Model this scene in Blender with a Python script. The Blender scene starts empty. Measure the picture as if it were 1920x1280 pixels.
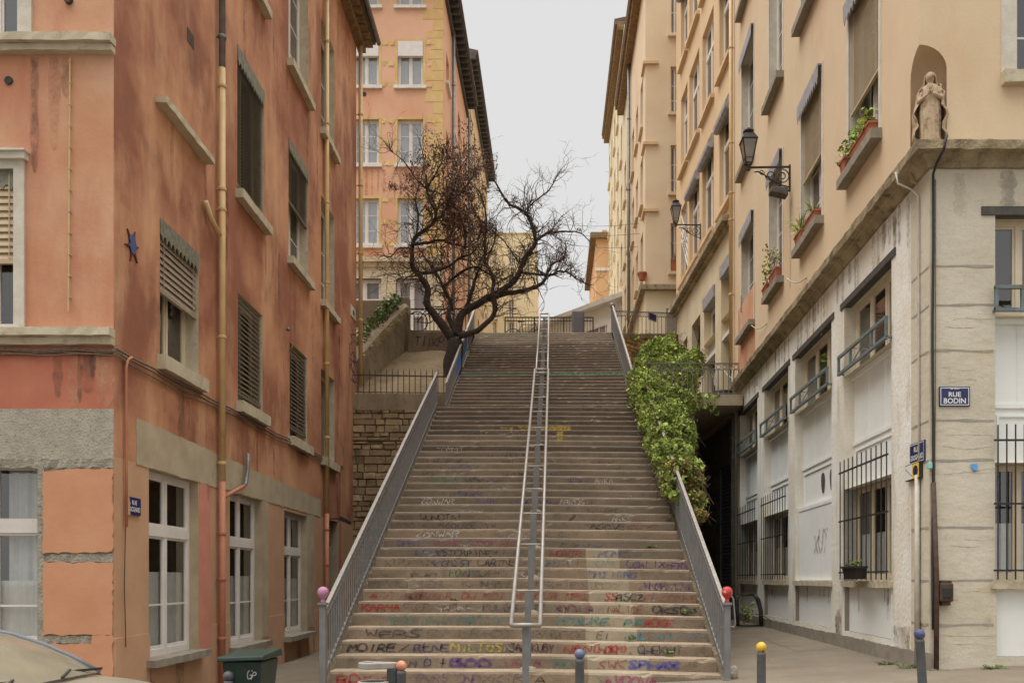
import bpy, bmesh, math, random
from math import sin, cos, pi, sqrt, atan2, radians
from mathutils import Vector, noise as mnoise

# ------------------------------------------------------------------ camera, sky, sun
SC = bpy.context.scene
COL = SC.collection
F_PX, CX, CY, EYE = 1600.0, 1036.0, 1085.0, 1.75
cam_d = bpy.data.cameras.new('camera'); cam = bpy.data.objects.new('camera', cam_d); COL.objects.link(cam)
cam.location = (0, 0, EYE); cam.rotation_euler = (pi / 2, 0, 0)
cam_d.sensor_width = 36.0; cam_d.lens = F_PX / 1920 * 36.0
cam_d.shift_x = (960 - CX) / 1920.0; cam_d.shift_y = (CY - 640) / 1920.0
cam_d.clip_end = 2000; SC.camera = cam

SC.view_settings.view_transform = 'Standard'; SC.view_settings.look = 'None'
SC.view_settings.exposure = 0.0; SC.view_settings.gamma = 1.0
SUN_EL, SUN_AZ = radians(62), radians(260)          # sun high behind the photographer, veiled by cloud
w = bpy.data.worlds.new('World'); SC.world = w; w.use_nodes = True
nt = w.node_tree; nt.nodes.clear()
def wn(t, **k):
    n = nt.nodes.new(t)
    for a, b in k.items(): setattr(n, a, b)
    return n
out = wn('ShaderNodeOutputWorld'); bg = wn('ShaderNodeBackground')
sky = wn('ShaderNodeTexSky', sky_type='NISHITA', sun_disc=False)
sky.sun_elevation = SUN_EL; sky.sun_rotation = SUN_AZ; sky.air_density = 1.0; sky.dust_density = 6.0
hs = wn('ShaderNodeHueSaturation'); hs.inputs['Saturation'].default_value = 0.25; hs.inputs['Value'].default_value = 0.10
nt.links.new(sky.outputs[0], hs.inputs['Color'])
tc = wn('ShaderNodeTexCoord'); sep = wn('ShaderNodeSeparateXYZ'); nt.links.new(tc.outputs['Generated'], sep.inputs[0])
# overcast luminance: brightest overhead and on the sun's side (south, behind the camera)
rz = wn('ShaderNodeMapRange'); rz.inputs[1].default_value = 0.64; rz.inputs[2].default_value = 1.0; rz.inputs[3].default_value = 0.0; rz.inputs[4].default_value = 5.0
nt.links.new(sep.outputs['Z'], rz.inputs[0])
ry = wn('ShaderNodeMapRange'); ry.inputs[1].default_value = 0.35; ry.inputs[2].default_value = -1.0; ry.inputs[3].default_value = 0.0; ry.inputs[4].default_value = 0.0
nt.links.new(sep.outputs['Y'], ry.inputs[0])
ad = wn('ShaderNodeMath', operation='ADD'); nt.links.new(rz.outputs[0], ad.inputs[0]); nt.links.new(ry.outputs[0], ad.inputs[1])
ad2 = wn('ShaderNodeMath', operation='ADD'); ad2.inputs[1].default_value = 0.765; nt.links.new(ad.outputs[0], ad2.inputs[0])
gr = wn('ShaderNodeMix', data_type='RGBA', blend_type='MULTIPLY'); gr.inputs[0].default_value = 1.0
gr.inputs[6].default_value = (1.0, 1.0, 1.0, 1)
nt.links.new(ad2.outputs[0], gr.inputs[7])
mx = wn('ShaderNodeMix', data_type='RGBA'); mx.inputs[0].default_value = 0.97
nt.links.new(hs.outputs[0], mx.inputs[6]); nt.links.new(gr.outputs[2], mx.inputs[7])
nt.links.new(mx.outputs[2], bg.inputs[0]); bg.inputs[1].default_value = 1.0
nt.links.new(bg.outputs[0], out.inputs[0])
sl = bpy.data.lights.new('sun', 'SUN'); sl.energy = 1.6; sl.angle = radians(40); sl.color = (1.0, 0.985, 0.96)
so = bpy.data.objects.new('sun', sl); COL.objects.link(so)
so.location = (0, -5, 60)
sd = Vector((-0.46, -0.08, 0.88)).normalized()      # towards the sun
so.rotation_euler = sd.to_track_quat('Z', 'Y').to_euler()

# ------------------------------------------------------------------ helpers
random.seed(7)
R = random.random
def U(a, b): return a + (b - a) * random.random()
def P(u, v, d): return Vector(((u - CX) * d / F_PX, d, EYE + (CY - v) * d / F_PX))

class MB:
    def __init__(s): s.v = []; s.f = []
    def add(s, vs, fs):
        n = len(s.v); s.v += [tuple(p) for p in vs]; s.f += [tuple(n + i for i in f) for f in fs]; return s
    def quad(s, a, b, c, d): return s.add([a, b, c, d], [(0, 1, 2, 3)])
    def hexa(s, p):   # p[0..3] bottom loop, p[4..7] top loop
        return s.add(p, [(3, 2, 1, 0), (4, 5, 6, 7), (0, 1, 5, 4), (1, 2, 6, 5), (2, 3, 7, 6), (3, 0, 4, 7)])
    def box(s, x0, x1, y0, y1, z0, z1):
        return s.hexa([(x0, y0, z0), (x1, y0, z0), (x1, y1, z0), (x0, y1, z0), (x0, y0, z1), (x1, y0, z1), (x1, y1, z1), (x0, y1, z1)])
    def beam(s, a, b, wd, ht, up=(0, 0, 1)):
        a = Vector(a); b = Vector(b); d = (b - a).normalized(); up = Vector(up)
        r = d.cross(up)
        if r.length < 1e-4: r = d.cross(Vector((0, 1, 0)))
        r.normalize(); q = r.cross(d).normalized(); r = r * wd / 2; q = q * ht / 2
        return s.hexa([a - r - q, a + r - q, a + r + q, a - r + q, b - r - q, b + r - q, b + r + q, b - r + q])
    def tube(s, pts, rad, n=8, cap=True):
        pts = [Vector(p) for p in pts]; m = len(pts)
        if not hasattr(rad, '__len__'): rad = [rad] * m
        base = len(s.v); prev = None
        for i, p in enumerate(pts):
            t = (pts[min(i + 1, m - 1)] - pts[max(i - 1, 0)])
            if t.length < 1e-9: t = Vector((0, 0, 1))
            t.normalize()
            if prev is None:
                a = Vector((0, 0, 1)) if abs(t.z) < .9 else Vector((1, 0, 0))
                prev = t.cross(a).normalized()
            else:
                prev = (prev - t * prev.dot(t))
                prev = prev.normalized() if prev.length > 1e-6 else t.orthogonal().normalized()
            q = t.cross(prev)
            for k in range(n):
                an = 2 * pi * k / n
                s.v.append(tuple(p + (prev * cos(an) + q * sin(an)) * rad[i]))
        for i in range(m - 1):
            for k in range(n):
                a = base + i * n + k; b = base + i * n + (k + 1) % n
                s.f.append((a, b, b + n, a + n))
        if cap:
            s.f.append(tuple(base + k for k in range(n - 1, -1, -1)))
            s.f.append(tuple(base + (m - 1) * n + k for k in range(n)))
        return s
    def lathe(s, o, prof, n=16, sx=1, sy=1):   # prof: (r,z) bottom to top
        o = Vector(o); base = len(s.v); m = len(prof)
        for r, z in prof:
            for k in range(n):
                a = 2 * pi * k / n
                s.v.append((o.x + r * cos(a) * sx, o.y + r * sin(a) * sy, o.z + z))
        for i in range(m - 1):
            for k in range(n):
                a = base + i * n + k; b = base + i * n + (k + 1) % n
                s.f.append((a, b, b + n, a + n))
        s.f.append(tuple(base + k for k in range(n - 1, -1, -1)))
        s.f.append(tuple(base + (m - 1) * n + k for k in range(n)))
        return s
    def ball(s, o, r, n=14, sz=1.0):
        return s.lathe(o, [(max(r * sin(pi * i / 9), .0005), -r * cos(pi * i / 9) * sz) for i in range(10)], n)
    def prism(s, poly, o, ux, uy, dep):   # 2d polygon in plane (o,ux,uy), extruded along dep vector
        o = Vector(o); ux = Vector(ux); uy = Vector(uy); dep = Vector(dep); n = len(poly)
        a = [o + ux * p[0] + uy * p[1] for p in poly]; b = [p + dep for p in a]
        return s.add(a + b, [tuple(range(n - 1, -1, -1)), tuple(range(n, 2 * n))] + [(i, (i + 1) % n, n + (i + 1) % n, n + i) for i in range(n)])
    def build(s, name, mat, parent=None, smooth=False, bevel=0):
        off = Vector((0, 0, 0)); q = parent
        while q is not None: off += Vector(q.location); q = q.parent
        me = bpy.data.meshes.new(name)
        me.from_pydata([(x - off.x, y - off.y, z - off.z) for x, y, z in s.v], [], s.f)
        if mat is not None: me.materials.append(mat)
        me.validate(); me.update()
        bm = bmesh.new(); bm.from_mesh(me); bmesh.ops.recalc_face_normals(bm, faces=bm.faces[:]); bm.to_mesh(me); bm.free()
        if smooth:
            for p in me.polygons: p.use_smooth = True
        o = bpy.data.objects.new(name, me); COL.objects.link(o)
        if parent is not None: o.parent = parent
        if bevel:
            b = o.modifiers.new('bevel', 'BEVEL'); b.width = bevel; b.segments = 2; b.limit_method = 'ANGLE'; b.angle_limit = radians(40)
        return o

def tag(o, label=None, cat=None, group=None, kind=None):
    if label: o['label'] = label
    if cat: o['category'] = cat
    if group: o['group'] = group
    if kind: o['kind'] = kind
    return o
def thing(name, loc, label, cat, group=None):
    o = bpy.data.objects.new(name, None); COL.objects.link(o); o.location = loc; o.empty_display_size = .2
    return tag(o, label, cat, group)

class Face:   # a vertical facade plane: s along it, z up, o outwards
    def __init__(s, ox, oy, tx, ty, nx, ny):
        l = sqrt(tx * tx + ty * ty); s.o = Vector((ox, oy, 0)); s.t = Vector((tx / l, ty / l, 0)); l = sqrt(nx * nx + ny * ny); s.n = Vector((nx / l, ny / l, 0)); s.op = []
    def p(s, a, z, o=0.0): q = s.o + s.t * a + s.n * o; return Vector((q.x, q.y, z))
    def at(s, u, v=CY):   # where the sight line of a photo pixel meets the facade
        k = (u - CX) / F_PX
        # d*(k,1) = o + a t  ->  o.x + a tx = k (o.y + a ty)
        a = (k * s.o.y - s.o.x) / (s.t.x - k * s.t.y); d = s.o.y + a * s.t.y
        return a, EYE + (CY - v) * d / F_PX
    def S(s, u): return s.at(u)[0]
    def Z(s, u, v): return s.at(u, v)[1]
    def box(s, mb, a0, a1, z0, z1, o0, o1):
        return mb.hexa([s.p(a0, z0, o0), s.p(a1, z0, o0), s.p(a1, z0, o1), s.p(a0, z0, o1), s.p(a0, z1, o0), s.p(a1, z1, o0), s.p(a1, z1, o1), s.p(a0, z1, o1)])
    def rect(s, mb, a0, a1, z0, z1, o): return mb.quad(s.p(a0, z0, o), s.p(a1, z0, o), s.p(a1, z1, o), s.p(a0, z1, o))
    def sheet(s, mb, a0, a1, z0, z1, ops=None, o=0.0):
        ops = s.op if ops is None else ops
        ops = [q for q in ops if q[0] < a1 and q[1] > a0 and q[2] < z1 and q[3] > z0]
        A = sorted({a0, a1} | {x for q in ops for x in q[:2] if a0 < x < a1}); Zs = sorted({z0, z1} | {x for q in ops for x in q[2:] if z0 < x < z1})
        for i in range(len(A) - 1):
            for j in range(len(Zs) - 1):
                ca = (A[i] + A[i + 1]) / 2; cz = (Zs[j] + Zs[j + 1]) / 2
                if any(q[0] < ca < q[1] and q[2] < cz < q[3] for q in ops): continue
                s.rect(mb, A[i], A[i + 1], Zs[j], Zs[j + 1], o)
        return mb
    def jag(s, mb, a0, a1, z0, z1, o0, o1, seg=.06, j=.006):   # a long moulding with weathered, slightly wavy edges
        n = max(2, int((a1 - a0) / seg)); rows = []
        for i in range(n + 1):
            a = a0 + (a1 - a0) * i / n
            rows.append([s.p(a, z0 + U(-j, j), o0), s.p(a, z0 + U(-j, j), o1 + U(-j, j)), s.p(a, z1 + U(-j, j), o1 + U(-j, j)), s.p(a, z1, o0)])
        b = len(mb.v); mb.v += [tuple(p) for r in rows for p in r]
        for i in range(n):
            for k in range(4):
                mb.f.append((b + i * 4 + k, b + i * 4 + (k + 1) % 4, b + (i + 1) * 4 + (k + 1) % 4, b + (i + 1) * 4 + k))
        mb.f.append((b + 3, b + 2, b + 1, b)); mb.f.append(tuple(b + n * 4 + k for k in range(4)))
        return mb

# ------------------------------------------------------------------ materials
def lin(r, g, b):
    f = lambda c: (c / 255 / 12.92) if c <= 10 else ((c / 255 + .055) / 1.055) ** 2.4
    return (f(r), f(g), f(b), 1)
def mat(name, c1, c2=None, scale=2.0, lo=.35, hi=.65, c3=None, s3=(1, 1, 1), sc3=1.0, lo3=.55, hi3=.7, a3=1.0, c4=None, sc4=1.0, lo4=.6, hi4=.7, a4=1.0, rough=.9, bump=.3, bscale=60, bdist=.01, bs=(1, 1, 1), metal=0.0, spec=.3, island=0.0, grain=0.0, gscale=150, off=(0, 0, 0)):
    m = bpy.data.materials.new(name); m.use_nodes = True; t = m.node_tree; N = t.nodes; L = t.links
    b = N['Principled BSDF']; b.inputs['Roughness'].default_value = rough; b.inputs['Metallic'].default_value = metal
    b.inputs['Specular IOR Level'].default_value = spec
    g = N.new('ShaderNodeNewGeometry')
    def nz(sc, det=6, st=(1, 1, 1), ro=.6):
        mp = N.new('ShaderNodeMapping'); mp.inputs['Scale'].default_value = st; mp.inputs['Location'].default_value = off; L.new(g.outputs['Position'], mp.inputs[0])
        x = N.new('ShaderNodeTexNoise'); x.inputs['Scale'].default_value = sc; x.inputs['Detail'].default_value = det; x.inputs['Roughness'].default_value = ro
        L.new(mp.outputs[0], x.inputs['Vector']); return x
    def ramp(src, a, c, top=1.0):
        r = N.new('ShaderNodeMapRange'); r.inputs[1].default_value = a; r.inputs[2].default_value = c; r.inputs[4].default_value = top; L.new(src, r.inputs[0]); return r.outputs[0]
    def mix(fac, A, B, bt='MIX'):
        x = N.new('ShaderNodeMix'); x.data_type = 'RGBA'; x.blend_type = bt
        if isinstance(fac, float): x.inputs[0].default_value = fac
        else: L.new(fac, x.inputs[0])
        for k, c in ((6, A), (7, B)):
            if isinstance(c, tuple): x.inputs[k].default_value = c
            else: L.new(c, x.inputs[k])
        return x.outputs[2]
    col = c1
    if c2: col = mix(ramp(nz(scale).outputs[0], lo, hi), c1, c2)
    if c3: col = mix(ramp(nz(sc3, 5, s3).outputs[0], lo3, hi3, a3), col, c3)
    if c4: col = mix(ramp(nz(sc4, 8).outputs[0], lo4, hi4, a4), col, c4)
    if island:
        hv = N.new('ShaderNodeHueSaturation'); L.new(ramp(g.outputs['Random Per Island'], 0, 1), hv.inputs['Value'])
        mr = N.new('ShaderNodeMapRange'); mr.inputs[3].default_value = 1 - island; mr.inputs[4].default_value = 1 + island; L.new(g.outputs['Random Per Island'], mr.inputs[0])
        L.new(mr.outputs[0], hv.inputs['Value'])
        if isinstance(col, tuple): hv.inputs['Color'].default_value = col
        else: L.new(col, hv.inputs['Color'])
        col = hv.outputs[0]
    if grain:
        r = N.new('ShaderNodeMapRange'); r.inputs[1].default_value = .3; r.inputs[2].default_value = .7; r.inputs[3].default_value = 1 - grain; r.inputs[4].default_value = 1 + grain
        L.new(nz(gscale, 3).outputs[0], r.inputs[0]); cc = N.new('ShaderNodeCombineColor')
        for k in range(3): L.new(r.outputs[0], cc.inputs[k])
        col = mix(1.0, col, cc.outputs[0], 'MULTIPLY')
    if isinstance(col, tuple): b.inputs['Base Color'].default_value = col
    else: L.new(col, b.inputs['Base Color'])
    if bump:
        bn = N.new('ShaderNodeBump'); bn.inputs['Strength'].default_value = bump; bn.inputs['Distance'].default_value = bdist
        L.new(nz(bscale, 4, bs).outputs[0], bn.inputs['Height']); L.new(bn.outputs[0], b.inputs['Normal'])
    return m
def glass(name, tint, opac, rough=.03):
    m = bpy.data.materials.new(name); m.use_nodes = True; t = m.node_tree; N = t.nodes; L = t.links; N.clear()
    o = N.new('ShaderNodeOutputMaterial'); tr = N.new('ShaderNodeBsdfTransparent'); gl = N.new('ShaderNodeBsdfGlossy'); mxs = N.new('ShaderNodeMixShader'); fr = N.new('ShaderNodeLayerWeight'); pw = N.new('ShaderNodeMath'); pw.operation = 'POWER'; pw.inputs[1].default_value = 4.0; L.new(fr.outputs['Facing'], pw.inputs[0]); ml = N.new('ShaderNodeMath'); ml.operation = 'MULTIPLY'; ml.inputs[1].default_value = .8; L.new(pw.outputs[0], ml.inputs[0])
    tr.inputs[0].default_value = tint; gl.inputs['Roughness'].default_value = rough; gl.inputs[0].default_value = (.9, .9, .9, 1)
    a = N.new('ShaderNodeMath'); a.operation = 'ADD'; a.inputs[1].default_value = opac; L.new(ml.outputs[0], a.inputs[0])
    L.new(a.outputs[0], mxs.inputs[0]); L.new(tr.outputs[0], mxs.inputs[1]); L.new(gl.outputs[0], mxs.inputs[2]); L.new(mxs.outputs[0], o.inputs[0])
    return m
def paint(name, c, cover=.75, sc=9):   # worn graffiti paint: patchy cover over whatever is behind
    m = bpy.data.materials.new(name); m.use_nodes = True; t = m.node_tree; N = t.nodes; L = t.links
    b = N['Principled BSDF']; b.inputs['Base Color'].default_value = c; b.inputs['Roughness'].default_value = .7
    g = N.new('ShaderNodeNewGeometry'); x = N.new('ShaderNodeTexNoise'); x.inputs['Scale'].default_value = sc; x.inputs['Detail'].default_value = 8; x.inputs['Roughness'].default_value = .7
    L.new(g.outputs['Position'], x.inputs['Vector']); r = N.new('ShaderNodeMapRange'); r.inputs[1].default_value = .32; r.inputs[2].default_value = .62; r.inputs[3].default_value = min(1, cover + .2); r.inputs[4].default_value = max(0, cover - .45)
    L.new(x.outputs[0], r.inputs[0]); L.new(r.outputs[0], b.inputs['Alpha'])
    return m

M = {}
OFF_SIDE = (1.9, 6.4, 3.3)
terra_hi = lin(196, 140, 100); terra_lo = lin(186, 108, 78)
M['terra_front'] = mat('terracotta_render_front', lin(202, 156, 124), lin(192, 138, 104), 1.3, .35, .7, c3=lin(180, 112, 86), s3=(1.2, 1.2, .35), sc3=1.0, lo3=.46, hi3=.68, a3=.85, bump=.35, bscale=25, grain=.06, c4=lin(212, 176, 146), sc4=.7, lo4=.52, hi4=.75, a4=.6)
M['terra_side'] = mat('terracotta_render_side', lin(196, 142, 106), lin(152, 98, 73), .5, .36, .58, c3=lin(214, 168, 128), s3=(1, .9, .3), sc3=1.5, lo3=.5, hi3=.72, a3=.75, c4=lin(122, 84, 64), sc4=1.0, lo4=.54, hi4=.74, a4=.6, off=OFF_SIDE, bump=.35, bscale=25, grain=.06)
M['terra_red'] = mat('red_render_band', lin(184, 118, 92), lin(174, 102, 80), 2.5, .3, .7, c3=lin(206, 134, 100), s3=(2, 2, .3), sc3=1.5, lo3=.6, hi3=.75, a3=.6, bump=.3, bscale=30, grain=.05)
M['terra_new'] = mat('fresh_orange_render', lin(200, 147, 112), lin(190, 134, 100), 1.5, .3, .7, bump=.25, bscale=14, bdist=.012, grain=.04, c3=lin(208, 160, 124), sc3=2.2, lo3=.55, hi3=.8, a3=.5)
M['terra_new_side'] = mat('fresh_orange_render_side', lin(196, 156, 122), lin(182, 140, 108), 1.5, .3, .7, bump=.25, bscale=14, bdist=.012, grain=.04)
M['pink'] = mat('pink_undercoat', lin(206, 140, 118), lin(196, 128, 108), 3, bump=.2)
M['conc'] = mat('pebbledash_concrete', lin(178, 168, 150), lin(156, 147, 132), 6, .35, .65, c3=lin(190, 178, 150), s3=(3, 3, .4), sc3=1.2, lo3=.6, hi3=.72, a3=.7, c4=lin(120, 110, 96), sc4=30, lo4=.56, hi4=.66, a4=.8, bump=.9, bscale=45, bdist=.02, grain=.12, gscale=60)
M['concpale'] = mat('pale_concrete_lintel', lin(184, 168, 140), lin(166, 150, 124), 2.2, c4=lin(130, 116, 96), sc4=5, lo4=.62, hi4=.75, a4=.6, bump=.5, bscale=40, grain=.08)
M['stone'] = mat('pale_sill_stone', lin(196, 184, 158), lin(178, 164, 138), 4, c4=lin(128, 114, 92), sc4=6, lo4=.58, hi4=.74, a4=.65, bump=.5, bscale=50, grain=.08)
M['stonegrey'] = mat('grey_sill_stone', lin(150, 140, 124), lin(132, 124, 110), 5, bump=.4, bscale=60, grain=.08)
M['stonewhite'] = mat('whitewashed_stone', lin(208, 200, 184), lin(192, 182, 164), 4, c4=lin(150, 138, 118), sc4=5, lo4=.62, hi4=.76, a4=.6, bump=.4, bscale=40, grain=.05)
M['quoin'] = mat('rough_grey_quoin', lin(168, 160, 144), lin(140, 132, 116), 8, .35, .65, c4=lin(176, 150, 112), sc4=3, lo4=.6, hi4=.7, a4=.5, bump=1.0, bscale=30, bdist=.03, grain=.12, gscale=50)
M['white'] = mat('white_window_paint', lin(224, 216, 206), lin(214, 206, 196), 4, rough=.5, bump=.05)
M['cream_wood'] = mat('cream_window_paint', lin(214, 200, 174), lin(204, 188, 160), 4, rough=.55, bump=.05)
M['whitepanel'] = mat('white_painted_panel', lin(236, 236, 230), lin(228, 228, 221), 1.2, c4=lin(186, 181, 170), sc4=2.0, lo4=.6, hi4=.8, a4=.45, rough=.6, bump=.08, bscale=20)
M['pane'] = glass('window_glass', (.86, .87, .86, 1), .16)
M['panesky'] = glass('window_glass_bright', (.7, .72, .75, 1), .22)
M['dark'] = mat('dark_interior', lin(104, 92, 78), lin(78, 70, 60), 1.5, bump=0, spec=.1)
M['curtain'] = mat('white_curtain', lin(222, 220, 212), lin(204, 202, 196), 8, .3, .7, c3=lin(190, 190, 184), s3=(9, 9, .3), sc3=3, lo3=.45, hi3=.65, a3=.6, bump=.5, bscale=18, bs=(3, 3, .2), bdist=.02)
M['slat'] = mat('brown_blind_slats', lin(158, 142, 120), lin(142, 126, 106), 6, rough=.6, bump=.1)
M['slatdark'] = mat('dark_blind_slats', lin(116, 102, 84), lin(98, 87, 72), 6, rough=.6, bump=.1)
M['slatlight'] = mat('tan_roller_blind', lin(196, 174, 140), lin(180, 158, 126), 6, rough=.6, bump=.1)
M['lace'] = mat('oxidised_tin_valance', lin(140, 138, 118), lin(108, 106, 92), 12, rough=.6, bump=.4, bscale=40, metal=.2)
M['zinc'] = mat('grey_zinc_awning', lin(168, 166, 168), lin(140, 138, 140), 6, rough=.5, bump=.2, metal=.2)
M['yellowpipe'] = mat('yellow_painted_pipe', lin(204, 174, 126), lin(192, 160, 110), 3, rough=.55, bump=.1, c4=lin(150, 118, 78), sc4=8, lo4=.64, hi4=.74, a4=.6)
M['terrapipe'] = mat('terracotta_painted_pipe', lin(182, 122, 94), lin(168, 110, 84), 3, rough=.6, bump=.1)
M['greypipe'] = mat('zinc_pipe', lin(134, 130, 126), lin(110, 106, 102), 5, rough=.5, metal=.3, bump=.1)
M['cable'] = mat('grey_brown_cable', lin(132, 112, 92), lin(104, 88, 72), 20, rough=.7, bump=.1)
M['cableblack'] = mat('black_cable', lin(52, 48, 46), None, rough=.6, bump=0)
M['cablewhite'] = mat('white_conduit', lin(188, 181, 166), lin(172, 164, 148), 8, rough=.6, bump=.05)
M['iron'] = mat('black_wrought_iron', lin(52, 50, 50), lin(66, 60, 54), 15, rough=.55, metal=.3, bump=.2, bscale=80)
M['steel'] = mat('grey_painted_steel', lin(126, 124, 121), lin(112, 110, 107), 6, c4=lin(110, 96, 80), sc4=12, lo4=.66, hi4=.74, a4=.6, rough=.5, bump=.15, metal=.15)
M['galv'] = mat('galvanised_tube', lin(164, 156, 147), lin(148, 141, 133), 8, rough=.45, bump=.05, metal=.35)
M['rust'] = mat('rusty_iron', lin(92, 72, 58), lin(70, 56, 48), 12, rough=.8, bump=.4, metal=.1)
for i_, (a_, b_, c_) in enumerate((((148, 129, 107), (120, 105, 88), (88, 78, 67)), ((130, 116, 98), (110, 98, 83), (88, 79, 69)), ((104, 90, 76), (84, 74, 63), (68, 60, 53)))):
    M['riser%d' % i_] = mat('stone_riser', lin(*a_), lin(*b_), 1.3, .3, .7, c3=lin(*c_), s3=(1, 1, 2.5), sc3=1.2, lo3=.5, hi3=.72, a3=.6, c4=lin(*c_), sc4=6, lo4=.55, hi4=.7, a4=.55, bump=.7, bscale=70, bdist=.012, grain=.18, gscale=60)  # three riser tones, darker up the stairs, less so near the top
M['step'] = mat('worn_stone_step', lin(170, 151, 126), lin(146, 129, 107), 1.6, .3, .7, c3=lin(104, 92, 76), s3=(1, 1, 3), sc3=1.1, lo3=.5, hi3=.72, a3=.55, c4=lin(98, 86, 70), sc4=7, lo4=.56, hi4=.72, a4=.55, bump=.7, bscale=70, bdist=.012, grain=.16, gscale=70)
M['stepnew'] = mat('new_concrete_step', lin(162, 148, 125), lin(148, 134, 112), 2.5, c4=lin(140, 124, 102), sc4=6, lo4=.6, hi4=.74, a4=.5, bump=.4, bscale=90, bdist=.006, grain=.08)
M['asphalt'] = mat('street_asphalt', lin(112, 104, 94), lin(94, 88, 80), 1.5, bump=.6, bscale=120, grain=.15, gscale=120)
M['pave'] = mat('pavement_concrete', lin(126, 114, 97), lin(112, 101, 86), 1.4, .35, .65, c4=lin(116, 104, 86), sc4=3, lo4=.58, hi4=.75, a4=.6, bump=.5, bscale=60, grain=.1, gscale=90)
M['earth'] = mat('bare_earth', lin(146, 124, 94), lin(118, 102, 78), 1.2, .35, .65, c4=lin(96, 94, 58), sc4=2.2, lo4=.56, hi4=.72, a4=.7, bump=1.0, bscale=25, bdist=.03, grain=.2, gscale=40)
M['leaf'] = mat('ivy_leaf', lin(182, 196, 106), lin(132, 150, 74), 3.0, .35, .65, rough=.75, bump=0, island=.5, spec=.15)
M['leaf2'] = mat('reddish_ivy_leaf', lin(138, 104, 64), lin(104, 96, 48), 3.0, rough=.6, bump=0, island=.4)
M['weed'] = mat('weed_leaf', lin(112, 128, 66), lin(84, 100, 50), 5, rough=.6, bump=0, island=.3)
M['bark'] = mat('dark_bark', lin(72, 62, 54), lin(50, 43, 38), 9, .35, .65, rough=.95, bump=1.0, bscale=30, bs=(1, 1, .25), bdist=.03)
M['twig'] = mat('brown_twig', lin(96, 80, 66), lin(76, 62, 52), 9, rough=.9, bump=0)
M['dryleaf'] = mat('dry_seed_cluster', lin(108, 76, 58), lin(84, 60, 48), 9, rough=.9, bump=0, island=.3)
# ------------------------------------------------------------------ windows
for k_, c_ in (('terra_front', (204, 148, 112)), ('stonewhite', (206, 196, 176)), ('mortar', (158, 148, 132)), ('limedark', (150, 132, 104)), ('grime', (112, 82, 64))): M['st_' + k_] = paint('runoff_' + k_, lin(*c_), .32 if k_ == 'grime' else .5, 5)
def slats(F, mb, s0, s1, z0, z1, o, pitch=.075, th=.012, dep=.075, tilt=1.0):
    n = max(1, int((z1 - z0) / pitch))
    for i in range(n):
        z = z0 + (i + .5) * (z1 - z0) / n; h = dep * sin(tilt) / 2; q = dep * cos(tilt) / 2
        sag = U(-.006, .006)
        mb.hexa([F.p(s0, z - h + sag, o + q), F.p(s1, z - h - sag, o + q), F.p(s1, z + h - sag, o - q), F.p(s0, z + h + sag, o - q),
                 F.p(s0, z - h + th + sag, o + q), F.p(s1, z - h + th - sag, o + q), F.p(s1, z + h + th - sag, o - q), F.p(s0, z + h + th + sag, o - q)])
def valance(F, b, s0, s1, z1, h, o, m, teeth=.1, label=None, deep=.12, roof=.0):
    n = max(3, int((s1 - s0) / teeth)); poly = [(s0, 0), (s0, -h * .72)]
    for i in range(n):
        a = s0 + (s1 - s0) * i / n; c = (s1 - s0) / n
        poly += [(a + c * .25, -h * .78), (a + c * .5, -h), (a + c * .75, -h * .78), (a + c, -h * .72)]
    poly += [(s1, 0)]
    mb = MB(); mb.prism([(p[0], p[1] + z1) for p in poly], F.p(0, 0, o), F.t, (0, 0, 1), F.n * -.012)
    if deep: F.box(mb, s0, s1, z1 - .03, z1, o - deep, o - .012)
    ob = mb.build('valance', m, b)
    return ob
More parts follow.
